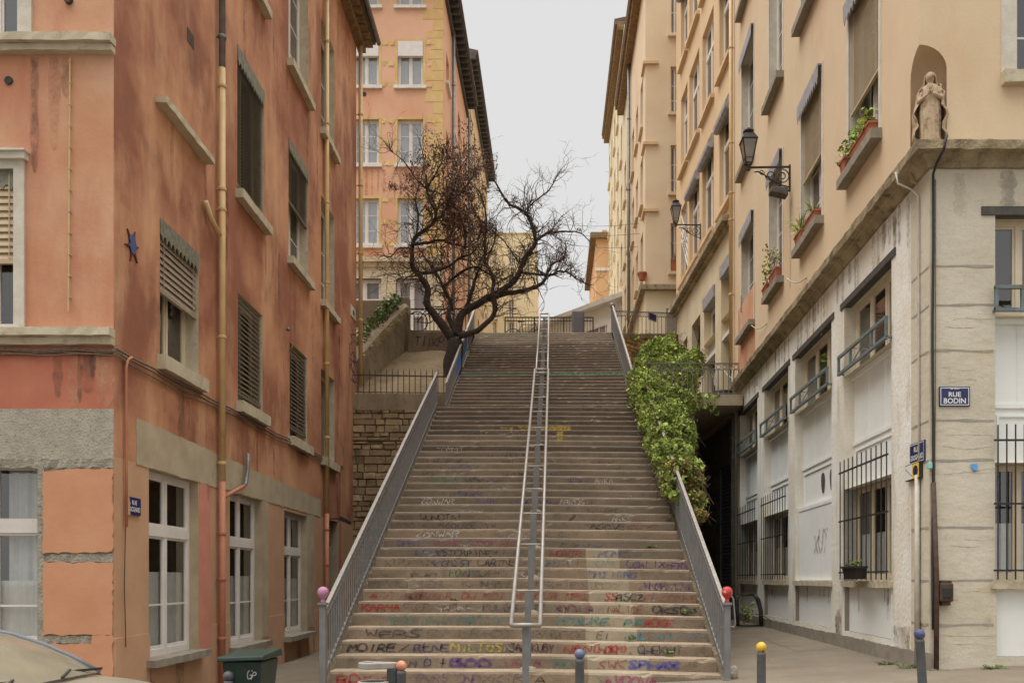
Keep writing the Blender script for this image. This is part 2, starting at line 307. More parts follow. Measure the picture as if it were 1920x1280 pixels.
def window(b, F, s0, s1, z0, z1, rec=.2, frame='white', reveal='stone', mull=1, trans=(), bars=(), fw=.055, curtain=None, drape=False, blind=None, val=None, sill=None, pane='pane', surround=None, opening=True, rev_o=0.0, rollerbox=None, ajar=False):
    if opening: F.op.append((s0, s1, z0, z1))
    o0 = -rec - .05; o1 = -rec; mb = MB()
    F.box(mb, s0, s0 + fw, z0, z1, o0, o1); F.box(mb, s1 - fw, s1, z0, z1, o0, o1)
    F.box(mb, s0 + fw, s1 - fw, z0, z0 + fw * 1.3, o0, o1 + .004); F.box(mb, s0 + fw, s1 - fw, z1 - fw, z1, o0, o1)
    tz = [z0 + fw * 1.3] + [z0 + (z1 - z0) * t for t in trans] + [z1 - fw]
    for t in trans:
        F.box(mb, s0 + fw, s1 - fw, z0 + (z1 - z0) * t - fw * .9, z0 + (z1 - z0) * t + fw * .9, o0, o1 + .012)
    sx = [s0 + fw + (s1 - s0 - 2 * fw) * i / (mull + 1) for i in range(mull + 2)]
    for x in sx[1:-1]: F.box(mb, x - fw * .5, x + fw * .5, z0 + fw * 1.3, z1 - fw, o0 + .003, o1 + .006)
    # sash rails, one slim ring in each light
    k = fw * .45
    for i in range(len(sx) - 1):
        for j in range(len(tz) - 1):
            a0 = sx[i] + (fw * .5 if i else 0); a1 = sx[i + 1] - (fw * .5 if i < mull else 0)
            c0 = tz[j] + (fw * .9 if j else 0); c1 = tz[j + 1] - (fw * .9 if j < len(tz) - 2 else 0)
            F.box(mb, a0, a0 + k, c0, c1, o0 + .008, o1 - .012); F.box(mb, a1 - k, a1, c0, c1, o0 + .008, o1 - .012)
            F.box(mb, a0 + k, a1 - k, c0, c0 + k * 1.4, o0 + .008, o1 - .012); F.box(mb, a0 + k, a1 - k, c1 - k, c1, o0 + .008, o1 - .012)
    for t in bars: F.box(mb, s0 + fw, s1 - fw, z0 + (z1 - z0) * t - .013, z0 + (z1 - z0) * t + .013, o0 + .012, o1 - .02)
    wob = mb.build('window', M[frame], b)
    mb = MB(); F.rect(mb, s0 + fw * .6, s1 - fw * .6, z0 + fw, z1 - fw * .6, o0 + .02); mb.build('pane', M[pane], wob)
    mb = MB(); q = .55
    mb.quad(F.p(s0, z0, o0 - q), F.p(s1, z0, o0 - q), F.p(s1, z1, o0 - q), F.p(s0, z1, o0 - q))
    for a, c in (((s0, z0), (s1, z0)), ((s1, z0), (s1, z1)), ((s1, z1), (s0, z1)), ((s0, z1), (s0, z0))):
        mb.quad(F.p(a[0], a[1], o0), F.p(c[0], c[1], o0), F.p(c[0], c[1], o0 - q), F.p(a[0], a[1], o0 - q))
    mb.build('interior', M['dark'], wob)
    mb = MB()
    for a, c in (((s0, z0), (s1, z0)), ((s1, z0), (s1, z1)), ((s1, z1), (s0, z1)), ((s0, z1), (s0, z0))):
        mb.quad(F.p(a[0], a[1], rev_o), F.p(c[0], c[1], rev_o), F.p(c[0], c[1], o0), F.p(a[0], a[1], o0))
    mb.build('reveal', M[reveal], wob)
    def cloth(a0, a1, c0, c1, o, amp, waves):
        mb = MB(); n = 24; rows = []
        for i in range(n + 1):
            t = i / n; a = a0 + (a1 - a0) * t; oo = o + amp * sin(t * waves * 2 * pi) + amp * .5 * sin(t * waves * 3.3 + 1)
            rows.append((F.p(a, c0 + U(-.004, .004), oo), F.p(a, c1, oo)))
        bb = len(mb.v); mb.v += [tuple(p) for r in rows for p in r]
        for i in range(n): mb.f.append((bb + 2 * i, bb + 2 * i + 2, bb + 2 * i + 3, bb + 2 * i + 1))
        mb.build('curtain', M['curtain'], wob, smooth=True)
    if curtain: cloth(s0 + .04, s1 - .04, z0 + .04, z0 + (z1 - z0) * curtain, o0 - .03, .006, 7)
    if drape: cloth(s1 - (s1 - s0) * .42, s1 - .05, z0 + (z1 - z0) * .3, z1 - .05, o0 - .1, .02, 5)
    if blind:
        cov, bm_, pitch = blind; mb = MB(); slats(F, mb, s0 + .03, s1 - .03, z1 - (z1 - z0) * cov, z1 - .05, -.045, pitch, dep=.075 if bm_ == 'slatdark' else pitch * 1.22, tilt=.9 if bm_ == 'slatdark' else 1.25)
        F.box(mb, s0 + .02, s1 - .02, z1 - (z1 - z0) * cov - .05, z1 - (z1 - z0) * cov - .005, -.07, -.02)
        for x in (s0 + (s1 - s0) * .12, s1 - (s1 - s0) * .12): F.box(mb, x - .006, x + .006, z1 - (z1 - z0) * cov, z1 - .05, -.019, -.013)
        mb.build('blind', M[bm_], wob)
    if rollerbox:
        mb = MB(); F.box(mb, s0 + .01, s1 - .01, z1 - rollerbox, z1 - .005, -rec + .003, .03); mb.build('roller_box', M['white'], wob)
    if val: valance(F, wob, s0 - val.get('ext', 0), s1 + val.get('ext', 0), z1 + val.get('up', .0), val['h'], val.get('o', .015), M[val['m']], val.get('teeth', .1), deep=val.get('deep', .1))
    if sill:
        ext, h, pr, sm = sill; mb = MB(); F.jag(mb, s0 - ext, s1 + ext, z0 - h, z0 + .003, -rec, pr, .1, .005); mb.build('sill', M[sm], wob)
    if surround:
        e, th, sm = surround; mb = MB()
        F.box(mb, s0 - e, s0, z0, z1, -.01, th); F.box(mb, s1, s1 + e, z0, z1, -.01, th); F.box(mb, s0 - e, s1 + e, z1, z1 + e, -.01, th)
        mb.build('surround', M[sm], wob)
    return wob
def pipe(b, F, s, zs, mats, r=.055, o=.09, collars=()):
    """a downpipe: zs top to bottom, one material between each pair; each run is one part"""
    for i in range(len(zs) - 1):
        ob = MB().tube([F.p(s, zs[i], o), F.p(s, zs[i + 1] + (.004 if i < len(zs) - 2 else 0), o)], r, 12).build('downpipe', M[mats[i]], b, smooth=False)
        for p in ob.data.polygons: p.use_smooth = len(p.vertices) == 4
        for z in collars:
            if zs[i + 1] < z < zs[i]:
                mb = MB(); mb.lathe(F.p(s, z, o), [(r + .012, -.025), (r + .016, -.01), (r + .016, .01), (r + .012, .025)], 12)
                F.box(mb, s - .01, s + .01, z - .01, z + .01, 0, o - r); mb.build('pipe_clamp', M[mats[i]], ob)

def stroke_strip(mb, F, pts, wd, o):   # a flat painted line on a facade, pts in (s,z)
    for (a, b_) in zip(pts[:-1], pts[1:]):
        dx, dz = b_[0] - a[0], b_[1] - a[1]; l = sqrt(dx * dx + dz * dz) or 1e-6; nx, nz = -dz / l * wd / 2, dx / l * wd / 2
        ex, ez = dx / l * wd * .3, dz / l * wd * .3
        mb.quad(F.p(a[0] + nx - ex, a[1] + nz - ez, o), F.p(a[0] - nx - ex, a[1] - nz - ez, o), F.p(b_[0] - nx + ex, b_[1] - nz + ez, o), F.p(b_[0] + nx + ex, b_[1] + nz + ez, o))
STN = [0]
def stain(b, F, m, s, z0, z1, wd, o=.004, n=10, j=.3):
    STN[0] += 1; o = .004 + .0005 * (STN[0] % 9)
    m = 'st_' + m if 'st_' + m in M else m   # a drip run of paler render, thin and irregular
    mb = MB(); L = []; Rr = []
    for i in range(n + 1):
        z = z1 + (z0 - z1) * i / n; ww = wd * (.55 + .45 * sin(pi * min(1, .25 + i / n * .6))) * U(1 - j, 1 + j) * (1.0 if i < n else .3)
        L.append(F.p(s - ww / 2, z, o)); Rr.append(F.p(s + ww / 2, z, o))
    for i in range(n): mb.quad(L[i], Rr[i], Rr[i + 1], L[i + 1])
    return mb.build('stain', M[m], b)

# ------------------------------------------------------------------ left building (terracotta)
XL, YL = -5.4, 10.5
FL = Face(XL, YL, 1, 0, 0, -1); FS = Face(XL, YL, -.0194, 1, 1, .0194)
SEND = FS.S(668)                       # far end of the long side
LT = 17.4                              # wall top
LB = thing('terracotta_building', (XL, YL, -.1), 'weathered terracotta corner building with yellow downpipes left of the stairway', 'building')
zb = lambda v: FL.Z(100, v)
# -- front windows
wl = -9.5
window(LB, FL, FL.S(-70), FL.S(35), zb(72), zb(-180), rec=.16, frame='white', reveal='stonewhite', surround=(.17, .03, 'stonewhite'), mull=1, trans=(.65,), pane='panesky')
window(LB, FL, FL.S(-75), FL.S(28), zb(616), zb(318), rec=.15, frame='white', reveal='stonewhite', surround=(.13, .035, 'stonewhite'), mull=1, blind=(.56, 'slatlight', .085), val=dict(m='lace', h=.24, o=-.02, deep=.02), pane='pane')
mb = MB(); FL.jag(mb, FL.S(-100), FL.S(54), zb(303), zb(289), 0, .09, .1, .004); FL.jag(mb, FL.S(-100), FL.S(56), zb(290), zb(286), 0, .12, .1, .003); mb.build('window_cornice', M['stonewhite'], LB)
window(LB, FL, FL.S(-140), FL.S(70), zb(1216), zb(860), rec=.22, frame='white', reveal='quoin', mull=1, trans=(.645,), bars=(.225,), curtain=.36, drape=True, fw=.075)
zW1b = FS.Z(280, 1240)
# -- side windows, ground floor
def sw(u0, u1, vt, vb, ur=None, **k):
    ur = ur or u0; return window(LB, FS, FS.S(u0), FS.S(u1), FS.Z(ur, vb), FS.Z(ur, vt), **k)
g = dict(rec=.14, frame='white', reveal='concpale', trans=(.68,), bars=(.28,), curtain=.46, fw=.075, sill=(.12, .1, .17, 'stonegrey'))
sw(279, 372, 877, 1236, **g); sw(431, 491, 921, 1213, **g); sw(533, 576, 956, 1193, **g)
# dark doorway at the far end of the ground floor
d0, d1, dz = FS.S(612), FS.S(634), FS.Z(612, 972); FS.op.append((d0, d1, -.4, dz))
mb = MB(); FS.box(mb, d0, d1, -.3, dz, -.32, -.26); FS.box(mb, d0 + .1, d1 - .1, 0.0, dz - .7, -.26, -.235); FS.box(mb, d0, d1, dz - .62, dz - .5, -.26, -.2)
dr = mb.build('door', mat('dark_green_door', lin(44, 46, 44), lin(34, 36, 36), 5, rough=.5), LB)
mb = MB()
for a, c in (((d0, -.3), (d0, dz)), ((d0, dz), (d1, dz)), ((d1, dz), (d1, -.3))): mb.quad(FS.p(a[0], a[1], 0), FS.p(c[0], c[1], 0), FS.p(c[0], c[1], -.3), FS.p(a[0], a[1], -.3))
mb.build('reveal', M['concpale'], dr); MB().ball(FS.p(d0 + .15, .95, -.21), .035, 10).build('handle', M['steel'], dr, True)
# -- first floor
sl1 = (.1, .19, .13, 'stone')
sw(300, 372, 408, 668, rec=.2, frame='cream_wood', reveal='stone', sill=sl1, blind=(.5, 'slat', .085), val=dict(m='lace', h=.3, ext=.0, teeth=.13), fw=.06)
sw(446, 492, 548, 752, rec=.2, frame='cream_wood', reveal='stone', sill=sl1, blind=(.9, 'slatdark', .085))
sw(543, 576, 640, 818, rec=.2, frame='cream_wood', reveal='stone', sill=sl1, blind=(.88, 'slatdark', .085))
sw(602, 627, 690, 857, rec=.2, frame='cream_wood', reveal='stone', sill=sl1)
# -- second floor
sl2 = (.1, .15, .14, 'stone')
sw(445, 495, 84, 358, rec=.2, frame='cream_wood', reveal='stone', sill=sl2, blind=(.93, 'slatdark', .06), val=dict(m='lace', h=.34, teeth=.13))
sw(541, 578, 257, 482, rec=.2, frame='white', reveal='stone', sill=sl2, blind=(.5, 'slatdark', .06), val=dict(m='lace', h=.3, teeth=.13), trans=(), bars=(.3,))
sw(602, 627, 365, 563, rec=.22, frame='white', reveal='stone', sill=sl2, bars=(.3, .6))
mb = MB(); FS.jag(mb, FS.S(291), FS.S(385), FS.Z(291, 191), FS.Z(291, 178), 0, .15, .1, .008); mb.build('ledge', M['stone'], LB)
# -- third floor
s3 = lambda u0, u1, **k: window(LB, FS, FS.S(u0), FS.S(u1), FS.Z(540, 112), FS.Z(540, -130), rec=.2, reveal='stone', sill=sl2, **k)
s3(446, 494, frame='white', bars=(.3, .6)); s3(541, 578, frame='white', bars=(.25, .5, .75), pane='panesky'); s3(602, 627, frame='white', bars=(.3, .6))
s3(296, 378, frame='white', bars=(.3, .6))
# -- walls
X0 = -9.0
zr, zst = zb(640), zb(766)                 # red band, concrete band
za = zb(860)
mb = MB(); FL.sheet(mb, X0, 0, zr, LT); w1 = mb.build('wall', M['terra_front'], LB)
mb = MB(); FL.sheet(mb, X0, 0, zst, zr); mb.build('wall', M['terra_red'], LB)
mb = MB(); FL.sheet(mb, X0, 0, za, zst); mb.build('concrete_band', M['conc'], LB)
mb = MB(); FL.sheet(mb, X0, 0, -.6, za); mb.build('wall', M['quoin'], LB)
mb = MB(); FL.jag(mb, FL.S(-300), FL.S(212), za - .11, za, -.01, .012, .05, .012); FL.jag(mb, FL.S(72), FL.S(84), zb(1280), za - .11, -.01, .014, .05, .002)
FL.jag(mb, FL.S(84), FL.S(212), zb(1053), zb(1038), -.01, .012, .04, .008); FL.jag(mb, FL.S(84), FL.S(172), zb(1205), zb(1191), -.01, .012, .04, .006); mb.build('quoin_course', M['quoin'], LB)
# smooth render panels between the quoins: irregular edges, standing 25 mm proud
def panel(F, pts, o, m, name='render_panel', j=.012):
    q = []
    for (a, b_) in zip(pts, pts[1:] + pts[:1]):
        n = max(2, int(sqrt((a[0] - b_[0]) ** 2 + (a[1] - b_[1]) ** 2) / .06))
        for i in range(n): q.append((a[0] + (b_[0] - a[0]) * i / n + U(-j, j), a[1] + (b_[1] - a[1]) * i / n + U(-j, j)))
    mb = MB(); mb.prism(q, F.p(0, 0, o), F.t, (0, 0, 1), F.n * -(o + .005)); return mb.build(name, M[m], LB)
e = FL.S(213.5) - .004
panel(FL, [(FL.S(83), zb(1036)), (e, zb(1034)), (e, zb(878)), (FL.S(120), zb(880)), (FL.S(83), zb(886))], .025, 'terra_new')
panel(FL, [(FL.S(83), zb(1189)), (FL.S(172), zb(1189)), (e, zb(1189)), (e, zb(1055)), (FL.S(83), zb(1054))], .025, 'terra_new')
panel(FL, [(FL.S(84), -.5), (e, -.5), (e, zb(1190)), (FL.S(174), zb(1190)), (FL.S(172), zb(1206)), (FL.S(83), zb(1207))], .025, 'terra_new')
panel(FL, [(FL.S(-900), -.5), (FL.S(83), -.5), (FL.S(83), zb(1240)), (FL.S(-900), zb(1240))], .02, 'terra_new')
# side wall bands
zg = FS.Z(279, 874)                        # heads of the ground floor windows
cb = FS.Z(255, 781)
mb = MB(); FS.sheet(mb, 0, SEND, zg, LT); mb.build('wall', M['terra_side'], LB)
mb = MB(); FS.sheet(mb, 0, SEND, -.6, zg); mb.build('wall', M['terra_new_side'], LB)
def cbtop(s): return cb - .02 * s
mb = MB(); a0, a1 = FS.S(255), FS.S(601); n = 60; b0 = len(mb.v)
for i in range(n + 1):
    a = a0 + (a1 - a0) * i / n; zt = cbtop(a) + U(-.01, .01)
    mb.v += [tuple(FS.p(a, zg - .02 + U(-.015, .015), -.01)), tuple(FS.p(a, zg - .02 + U(-.015, .015), .01)), tuple(FS.p(a, zt, .01)), tuple(FS.p(a, zt, -.01))]
for i in range(n):
    for k in range(3): mb.f.append((b0 + 4 * i + k, b0 + 4 * i + k + 1, b0 + 4 * i + k + 5, b0 + 4 * i + k + 4))
mb.f += [(b0, b0 + 1, b0 + 2, b0 + 3), (b0 + 4 * n, b0 + 4 * n + 1, b0 + 4 * n + 2, b0 + 4 * n + 3)]
mb.build('concrete_lintel', M['concpale'], LB)
for u0, u1 in ((374, 394), (492, 503), (577, 588)):     # unpainted strips right of the ground floor windows
    zz = FS.Z(u0, 1220); mb = MB(); FS.jag(mb, FS.S(u0), FS.S(u1), max(.6, zW1b), zg - .02, -.01, .008, .02, .0); mb.build('bare_jamb', M['concpale' if u0 > 400 else 'pink'], LB)
for v in (1196,):                                   # skirting offset in the render
    z = FS.Z(213, v)
    for a0, a1 in ((0, FS.S(278)), (FS.S(396), FS.S(430)), (FS.S(505), FS.S(532)), (FS.S(590), FS.S(610))): mb = MB(); FS.jag(mb, a0, a1, -.5, z, -.01, .022, .08, .004); mb.build('skirting', M['terra_new_side'], LB)
# ends, back and top
pe = FS.p(SEND, 0); mb = MB()
xb = XL + X0
mb.quad((pe.x, pe.y, -.6), (xb, pe.y, -.6), (xb, pe.y, LT), (pe.x, pe.y, LT)); mb.quad((xb, pe.y, -.6), (xb, YL, -.6), (xb, YL, LT), (xb, pe.y, LT)); mb.build('wall', M['terra_side'], LB)
mb = MB(); ov = .5
a = [FS.p(-.3, LT, ov), FS.p(SEND + .35, LT, ov), Vector((xb, pe.y + .35, LT)), Vector((xb, YL - .3, LT))]
mb.add(a + [p + Vector((0, 0, .12)) for p in a], [(0, 1, 2, 3), (4, 5, 6, 7), (0, 1, 5, 4), (1, 2, 6, 5), (2, 3, 7, 6), (3, 0, 4, 7)])
rp = [FS.p(-.3, LT + .12, ov + .05), FS.p(SEND + .4, LT + .12, ov + .05), FS.p(SEND + .4, LT + 2.0, -4.5), FS.p(-.3, LT + 2.0, -4.5), Vector((xb, pe.y + .4, LT + .12)), Vector((xb, YL - .3, LT + .12))]
mb.add(rp, [(0, 1, 2, 3), (3, 2, 4, 5), (0, 3, 5), (1, 4, 2)])
M['eave'] = mat('weathered_wood_eave', lin(150, 122, 86), lin(110, 90, 68), 6, bump=.3)
M['tile'] = mat('grey_brown_roof_tile', lin(120, 96, 80), lin(96, 84, 76), 5, c3=lin(140, 110, 88), sc3=2, bump=.6, bscale=12, bdist=.03)
rf = mb.build('roof', M['tile'], LB)
mb = MB()
FS.jag(mb, -.2, SEND + .3, LT - .28, LT - .004, 0, .22, .5, .0); FS.jag(mb, -.2, SEND + .34, LT - .1, LT - .006, .22, .42, .5, .0)
for i in range(0, 40):
    a = i * SEND / 39; FS.box(mb, a - .04, a + .04, LT - .15, LT - .11, .22, .46)
mb.build('eave', M['eave'], rf)
mb = MB().tube([FS.p(-.2, LT + .08, ov + .08), FS.p(SEND + .38, LT + .06, ov + .08)], .07, 8); mb.build('gutter', M['greypipe'], rf)
# string courses on the front
mb = MB(); FL.jag(mb, X0, .03, zb(90), zb(75), 0, .16, .12, .006); FL.jag(mb, X0, .02, zb(103), zb(90.5), 0, .10, .12, .006); mb.build('string_course', M['stone'], LB)
mb = MB(); FL.jag(mb, X0, .02, zb(634), zb(619), 0, .15, .12, .006); FL.jag(mb, X0, .015, zb(648), zb(634.5), 0, .08, .12, .006); mb.build('string_course', M['stone'], LB)
# pipes
pz = FS.Z
pipe(LB, FS, FS.S(406), [LT - .1, pz(406, 128), pz(406, 902), -.35], ['greypipe', 'yellowpipe', 'terrapipe'], .053, .09, [pz(406, v) for v in (70, 162, 355, 393, 632, 868, 1000, 1085, 1196)])
pipe(LB, FS, FS.S(606), [LT - .1, pz(606, 962), -.2], ['yellowpipe', 'terrapipe'], .055, .09, [pz(606, v) for v in (78, 232, 380, 530, 682, 820, 992, 1058, 1145)])
pipe(LB, FS, FS.S(667) , [LT - .3, pz(667, 722)], ['yellowpipe'], .06, .14, [pz(667, v) for v in (215, 348, 475, 600)])
MB().tube([FS.p(FS.S(378), pz(378, 378), .06), FS.p(FS.S(388), pz(388, 410), .06), FS.p(FS.S(400), pz(400, 442), .1)], .045, 10).build('downpipe', M['yellowpipe'], LB, True)
MB().tube([FS.p(FS.S(456), pz(456, 850), .08), FS.p(FS.S(455), pz(455, 880), .09), FS.p(FS.S(450), pz(450, 906), .1), FS.p(FS.S(447), pz(447, 910), .1)], .035, 10).build('downpipe', M['greypipe'], LB, True)
MB().tube([FS.p(FS.S(446), pz(446, 911), .1), FS.p(FS.S(409), pz(409, 931), .1)], .035, 10).build('downpipe', M['terrapipe'], LB, True)
MB().tube([FL.p(FL.S(134), zb(112), .03), FL.p(FL.S(131), zb(585), .03)], .011, 6).build('conduit', M['yellowpipe'], LB)
mb = MB()
for v in range(118, 590, 40): FL.box(mb, FL.S(131.2), FL.S(134.6), zb(v + 1.6), zb(v), 0, .045)
mb.build('conduit_clip', M['stone'], LB)
# cable bundle: along the front, round the corner and down the side
cb_t = thing('cable_bundle', FS.p(.3, zb(652), .05), 'grey cable bundle sagging round the terracotta corner below the sills', 'cable')
for k in range(4):
    oz = k * -.022; ph = U(0, 6)
    pts = [FL.p(FL.S(-200) + i * (0 - FL.S(-200)) / 12, zb(656) + oz + .012 * sin(i * 1.7 + ph), .03 + .01 * (k % 2)) for i in range(13)]
    z0 = zb(654); pts.append(Vector((XL + .04, YL - .04, z0 + oz)))
    for i in range(1, 26):
        t = i / 25; s = FS.S(640) * t; pts.append(FS.p(s, z0 + oz * 1.3 + (FS.Z(612, 858) - z0) * t - .05 * abs(sin(t * 3 * pi)) * (k % 2 + .3) + .01 * sin(i * 2 + ph), .035 + .012 * (k % 3)))
    MB().tube(pts, .009 if k else .014, 6).build('cable', M['cable'], cb_t, True)
mb = MB().tube([FS.p(FS.S(240), zb(655), .05), FS.p(FS.S(232), zb(664), .05), FS.p(FS.S(230.5), zb(680), .04), FS.p(FS.S(231), zb(860), .04), FS.p(FS.S(231), zb(985), .04)], .018, 8)
mb.build('conduit', M['terrapipe'], LB, True)
MB().tube([FS.p(FS.S(230), zb(985), .035), FS.p(FS.S(228), zb(1100), .035), FS.p(FS.S(231), zb(1215), .035)], .006, 5).build('conduit', M['cableblack'], LB)
MB().tube([FS.p(FS.S(636), FS.Z(636, 880), .03), FS.p(FS.S(637), FS.Z(637, 1080), .03)], .018, 6).build('conduit', M['terrapipe'], LB)
# weathering that has its own outline
for u, v0, v1, wd in ((140, 657, 762, .17), (97, 657, 690, .03), (188, 660, 764, .09), (201, 657, 764, .16)): stain(LB, FL, 'terra_front', FL.S(u), zb(v1), zb(v0), wd)
for u, v0, v1, wd in ((332, 726, 775, .05), (356, 740, 800, .05), (370, 748, 790, .03), (466, 815, 850, .05), (476, 820, 856, .05), (498, 835, 870, .04), (322, 215, 330, .12), (520, 100, 175, .04), (498, 452, 520, .06), (531, 632, 700, .05)):
    stain(LB, FS, 'terra_front', FS.S(u), FS.Z(u, v1), FS.Z(u, v0), wd)
for k_ in range(44):    # rain streaks and grime runs under the sills and along the eaves
    s_ = U(.3, SEND - .3); zt_ = random.choice([FS.Z(446, 752) - .18, FS.Z(445, 358) - .16, FS.Z(540, 112) - .16, LT - .4]); stain(LB, FS, random.choice(['grime', 'grime', 'terra_front']), s_, zt_ - U(.4, 1.9), zt_, U(.05, .22))
for k_ in range(16): s_ = U(.1, SEND - .5); stain(LB, FS, 'grime', s_, -.3, U(.25, .7), U(.2, .5))
for k_ in range(12): z_ = zb(108 if k_ % 2 else 658); stain(LB, FL, random.choice(['grime', 'terra_front']), U(FL.S(60), -.1), z_ - (U(.4, 1.5) if k_ % 2 else U(.3, .7)), z_, U(.05, .2))
# small fittings on the walls
MB().lathe((0, 0, 0), [(.05, 0), (.05, .02), (.03, .025)], 14)
def disc(b, F, u, v, r, m, name, o=.03):
    mb = MB(); q = F.at(u, v); pts = [(r * cos(2 * pi * i / 16), r * sin(2 * pi * i / 16)) for i in range(16)]
    mb.prism(pts, F.p(q[0], q[1], o), F.t, (0, 0, 1), F.n * -(o + .01)); mb.build(name, M[m], b)
disc(LB, FL, 17, 152, .05, 'iron', 'vent', .02)
disc(LB, FL, 130, 2, .05, 'rust', 'anchor', .05)
mb = MB(); q = FS.at(358, 74); FS.box(mb, q[0] - .14, q[0] + .1, q[1] - .1, q[1] + .1, -.05, .006); mb.build('vent', M['rust'], LB)
mb = MB().ball(FS.p(FS.S(533), FS.Z(533, 617), .08), .045, 10); mb.build('vent', M['greypipe'], LB, True)
# the star
star = thing('star_ornament', FS.p(*FS.at(247, 462), 0), 'flat dark red and blue star fixed to the terracotta wall', 'ornament')
def starpoly(r1, r2, n=6, ph=.3, st=1.0): return [((r1 * U(.85, 1.1) if i % 2 == 0 else r2) * cos(ph + pi * i / n), (r1 * st if i % 2 == 0 else r2) * sin(ph + pi * i / n)) for i in range(2 * n)]
MB().prism(starpoly(.20, .06, 6, .2, 1.15), FS.p(*FS.at(247, 462), .02), FS.t, (0, 0, 1), FS.n * -.02).build('star', mat('dark_red_paint', lin(110, 46, 46), lin(90, 40, 44), 20, rough=.6), star)
MB().prism([(.085 * cos(a * pi / 8) * (1 + .15 * sin(a * 3)), .125 * sin(a * pi / 8)) for a in range(16)], FS.p(*FS.at(246, 458), .028), FS.t, (0, 0, 1), FS.n * -.008).build('star_centre', mat('worn_blue_paint', lin(58, 92, 140), lin(74, 84, 116), 20, rough=.6), star)
# floodlight over the doorway
fl = thing('floodlight', FS.p(*FS.at(618, 972), .1), 'small black floodlight above the dark doorway', 'light')
q = FS.at(618, 972); MB().beam(FS.p(q[0], q[1], 0), FS.p(q[0], q[1], .25), .03, .03).build('arm', M['iron'], fl)
mb = MB(); c = FS.p(q[0], q[1] - .02, .38); mb.hexa([c + FS.t * a + FS.n * b_ + Vector((0, 0, z)) for a, b_, z in ((-.13, -.12, -.02), (.13, -.12, -.02), (.13, .12, -.12), (-.13, .12, -.12), (-.13, -.08, .08), (.13, -.08, .08), (.13, .14, -.04), (-.13, .14, -.04))]); mb.build('head', M['iron'], fl)
# house number plaque
mb = MB(); q = FS.at(662, 589); FS.box(mb, q[0] - .35, q[0] + .25, q[1] - .12, q[1] + .18, 0, .02); pq = mb.build('wall_plaque', M['stonewhite'], None); tag(pq, 'small white square plaque at the far end of the terracotta wall', 'plaque')
mb = MB(); FS.box(mb, q[0] - .12, q[0] + .1, q[1] - .04, q[1] + .1, .02, .024); mb.build('plaque_motif', M['iron'], pq)
# ------------------------------------------------------------------ ground and terrain
GB, GA = .052, .23
def gz(x, y=0): return GA + GB * max(-14, min(14, x))
def sheetxy(xs, ys, zf):
    mb = MB(); nx = len(xs)
    mb.v = [(x, y, zf(x, y)) for y in ys for x in xs]
    mb.f = [(j * nx + i, j * nx + i + 1, (j + 1) * nx + i + 1, (j + 1) * nx + i) for j in range(len(ys) - 1) for i in range(nx - 1)]
    return mb
tag(sheetxy([-400, -60, -14, -5, 0, 5, 14, 60, 400], [-300, -40, 0, 8, 12, 28, 120, 500], lambda x, y: gz(x) - .02).build('ground', M['asphalt']), kind='structure')
tag(sheetxy([-14, -5, 0, 5, 14], [7.2, 9, 11, 20, 34], lambda x, y: gz(x) + (.09 if y > 7.1 else 0)).build('pavement', M['pave']), kind='structure')
GA2 = GA + .09
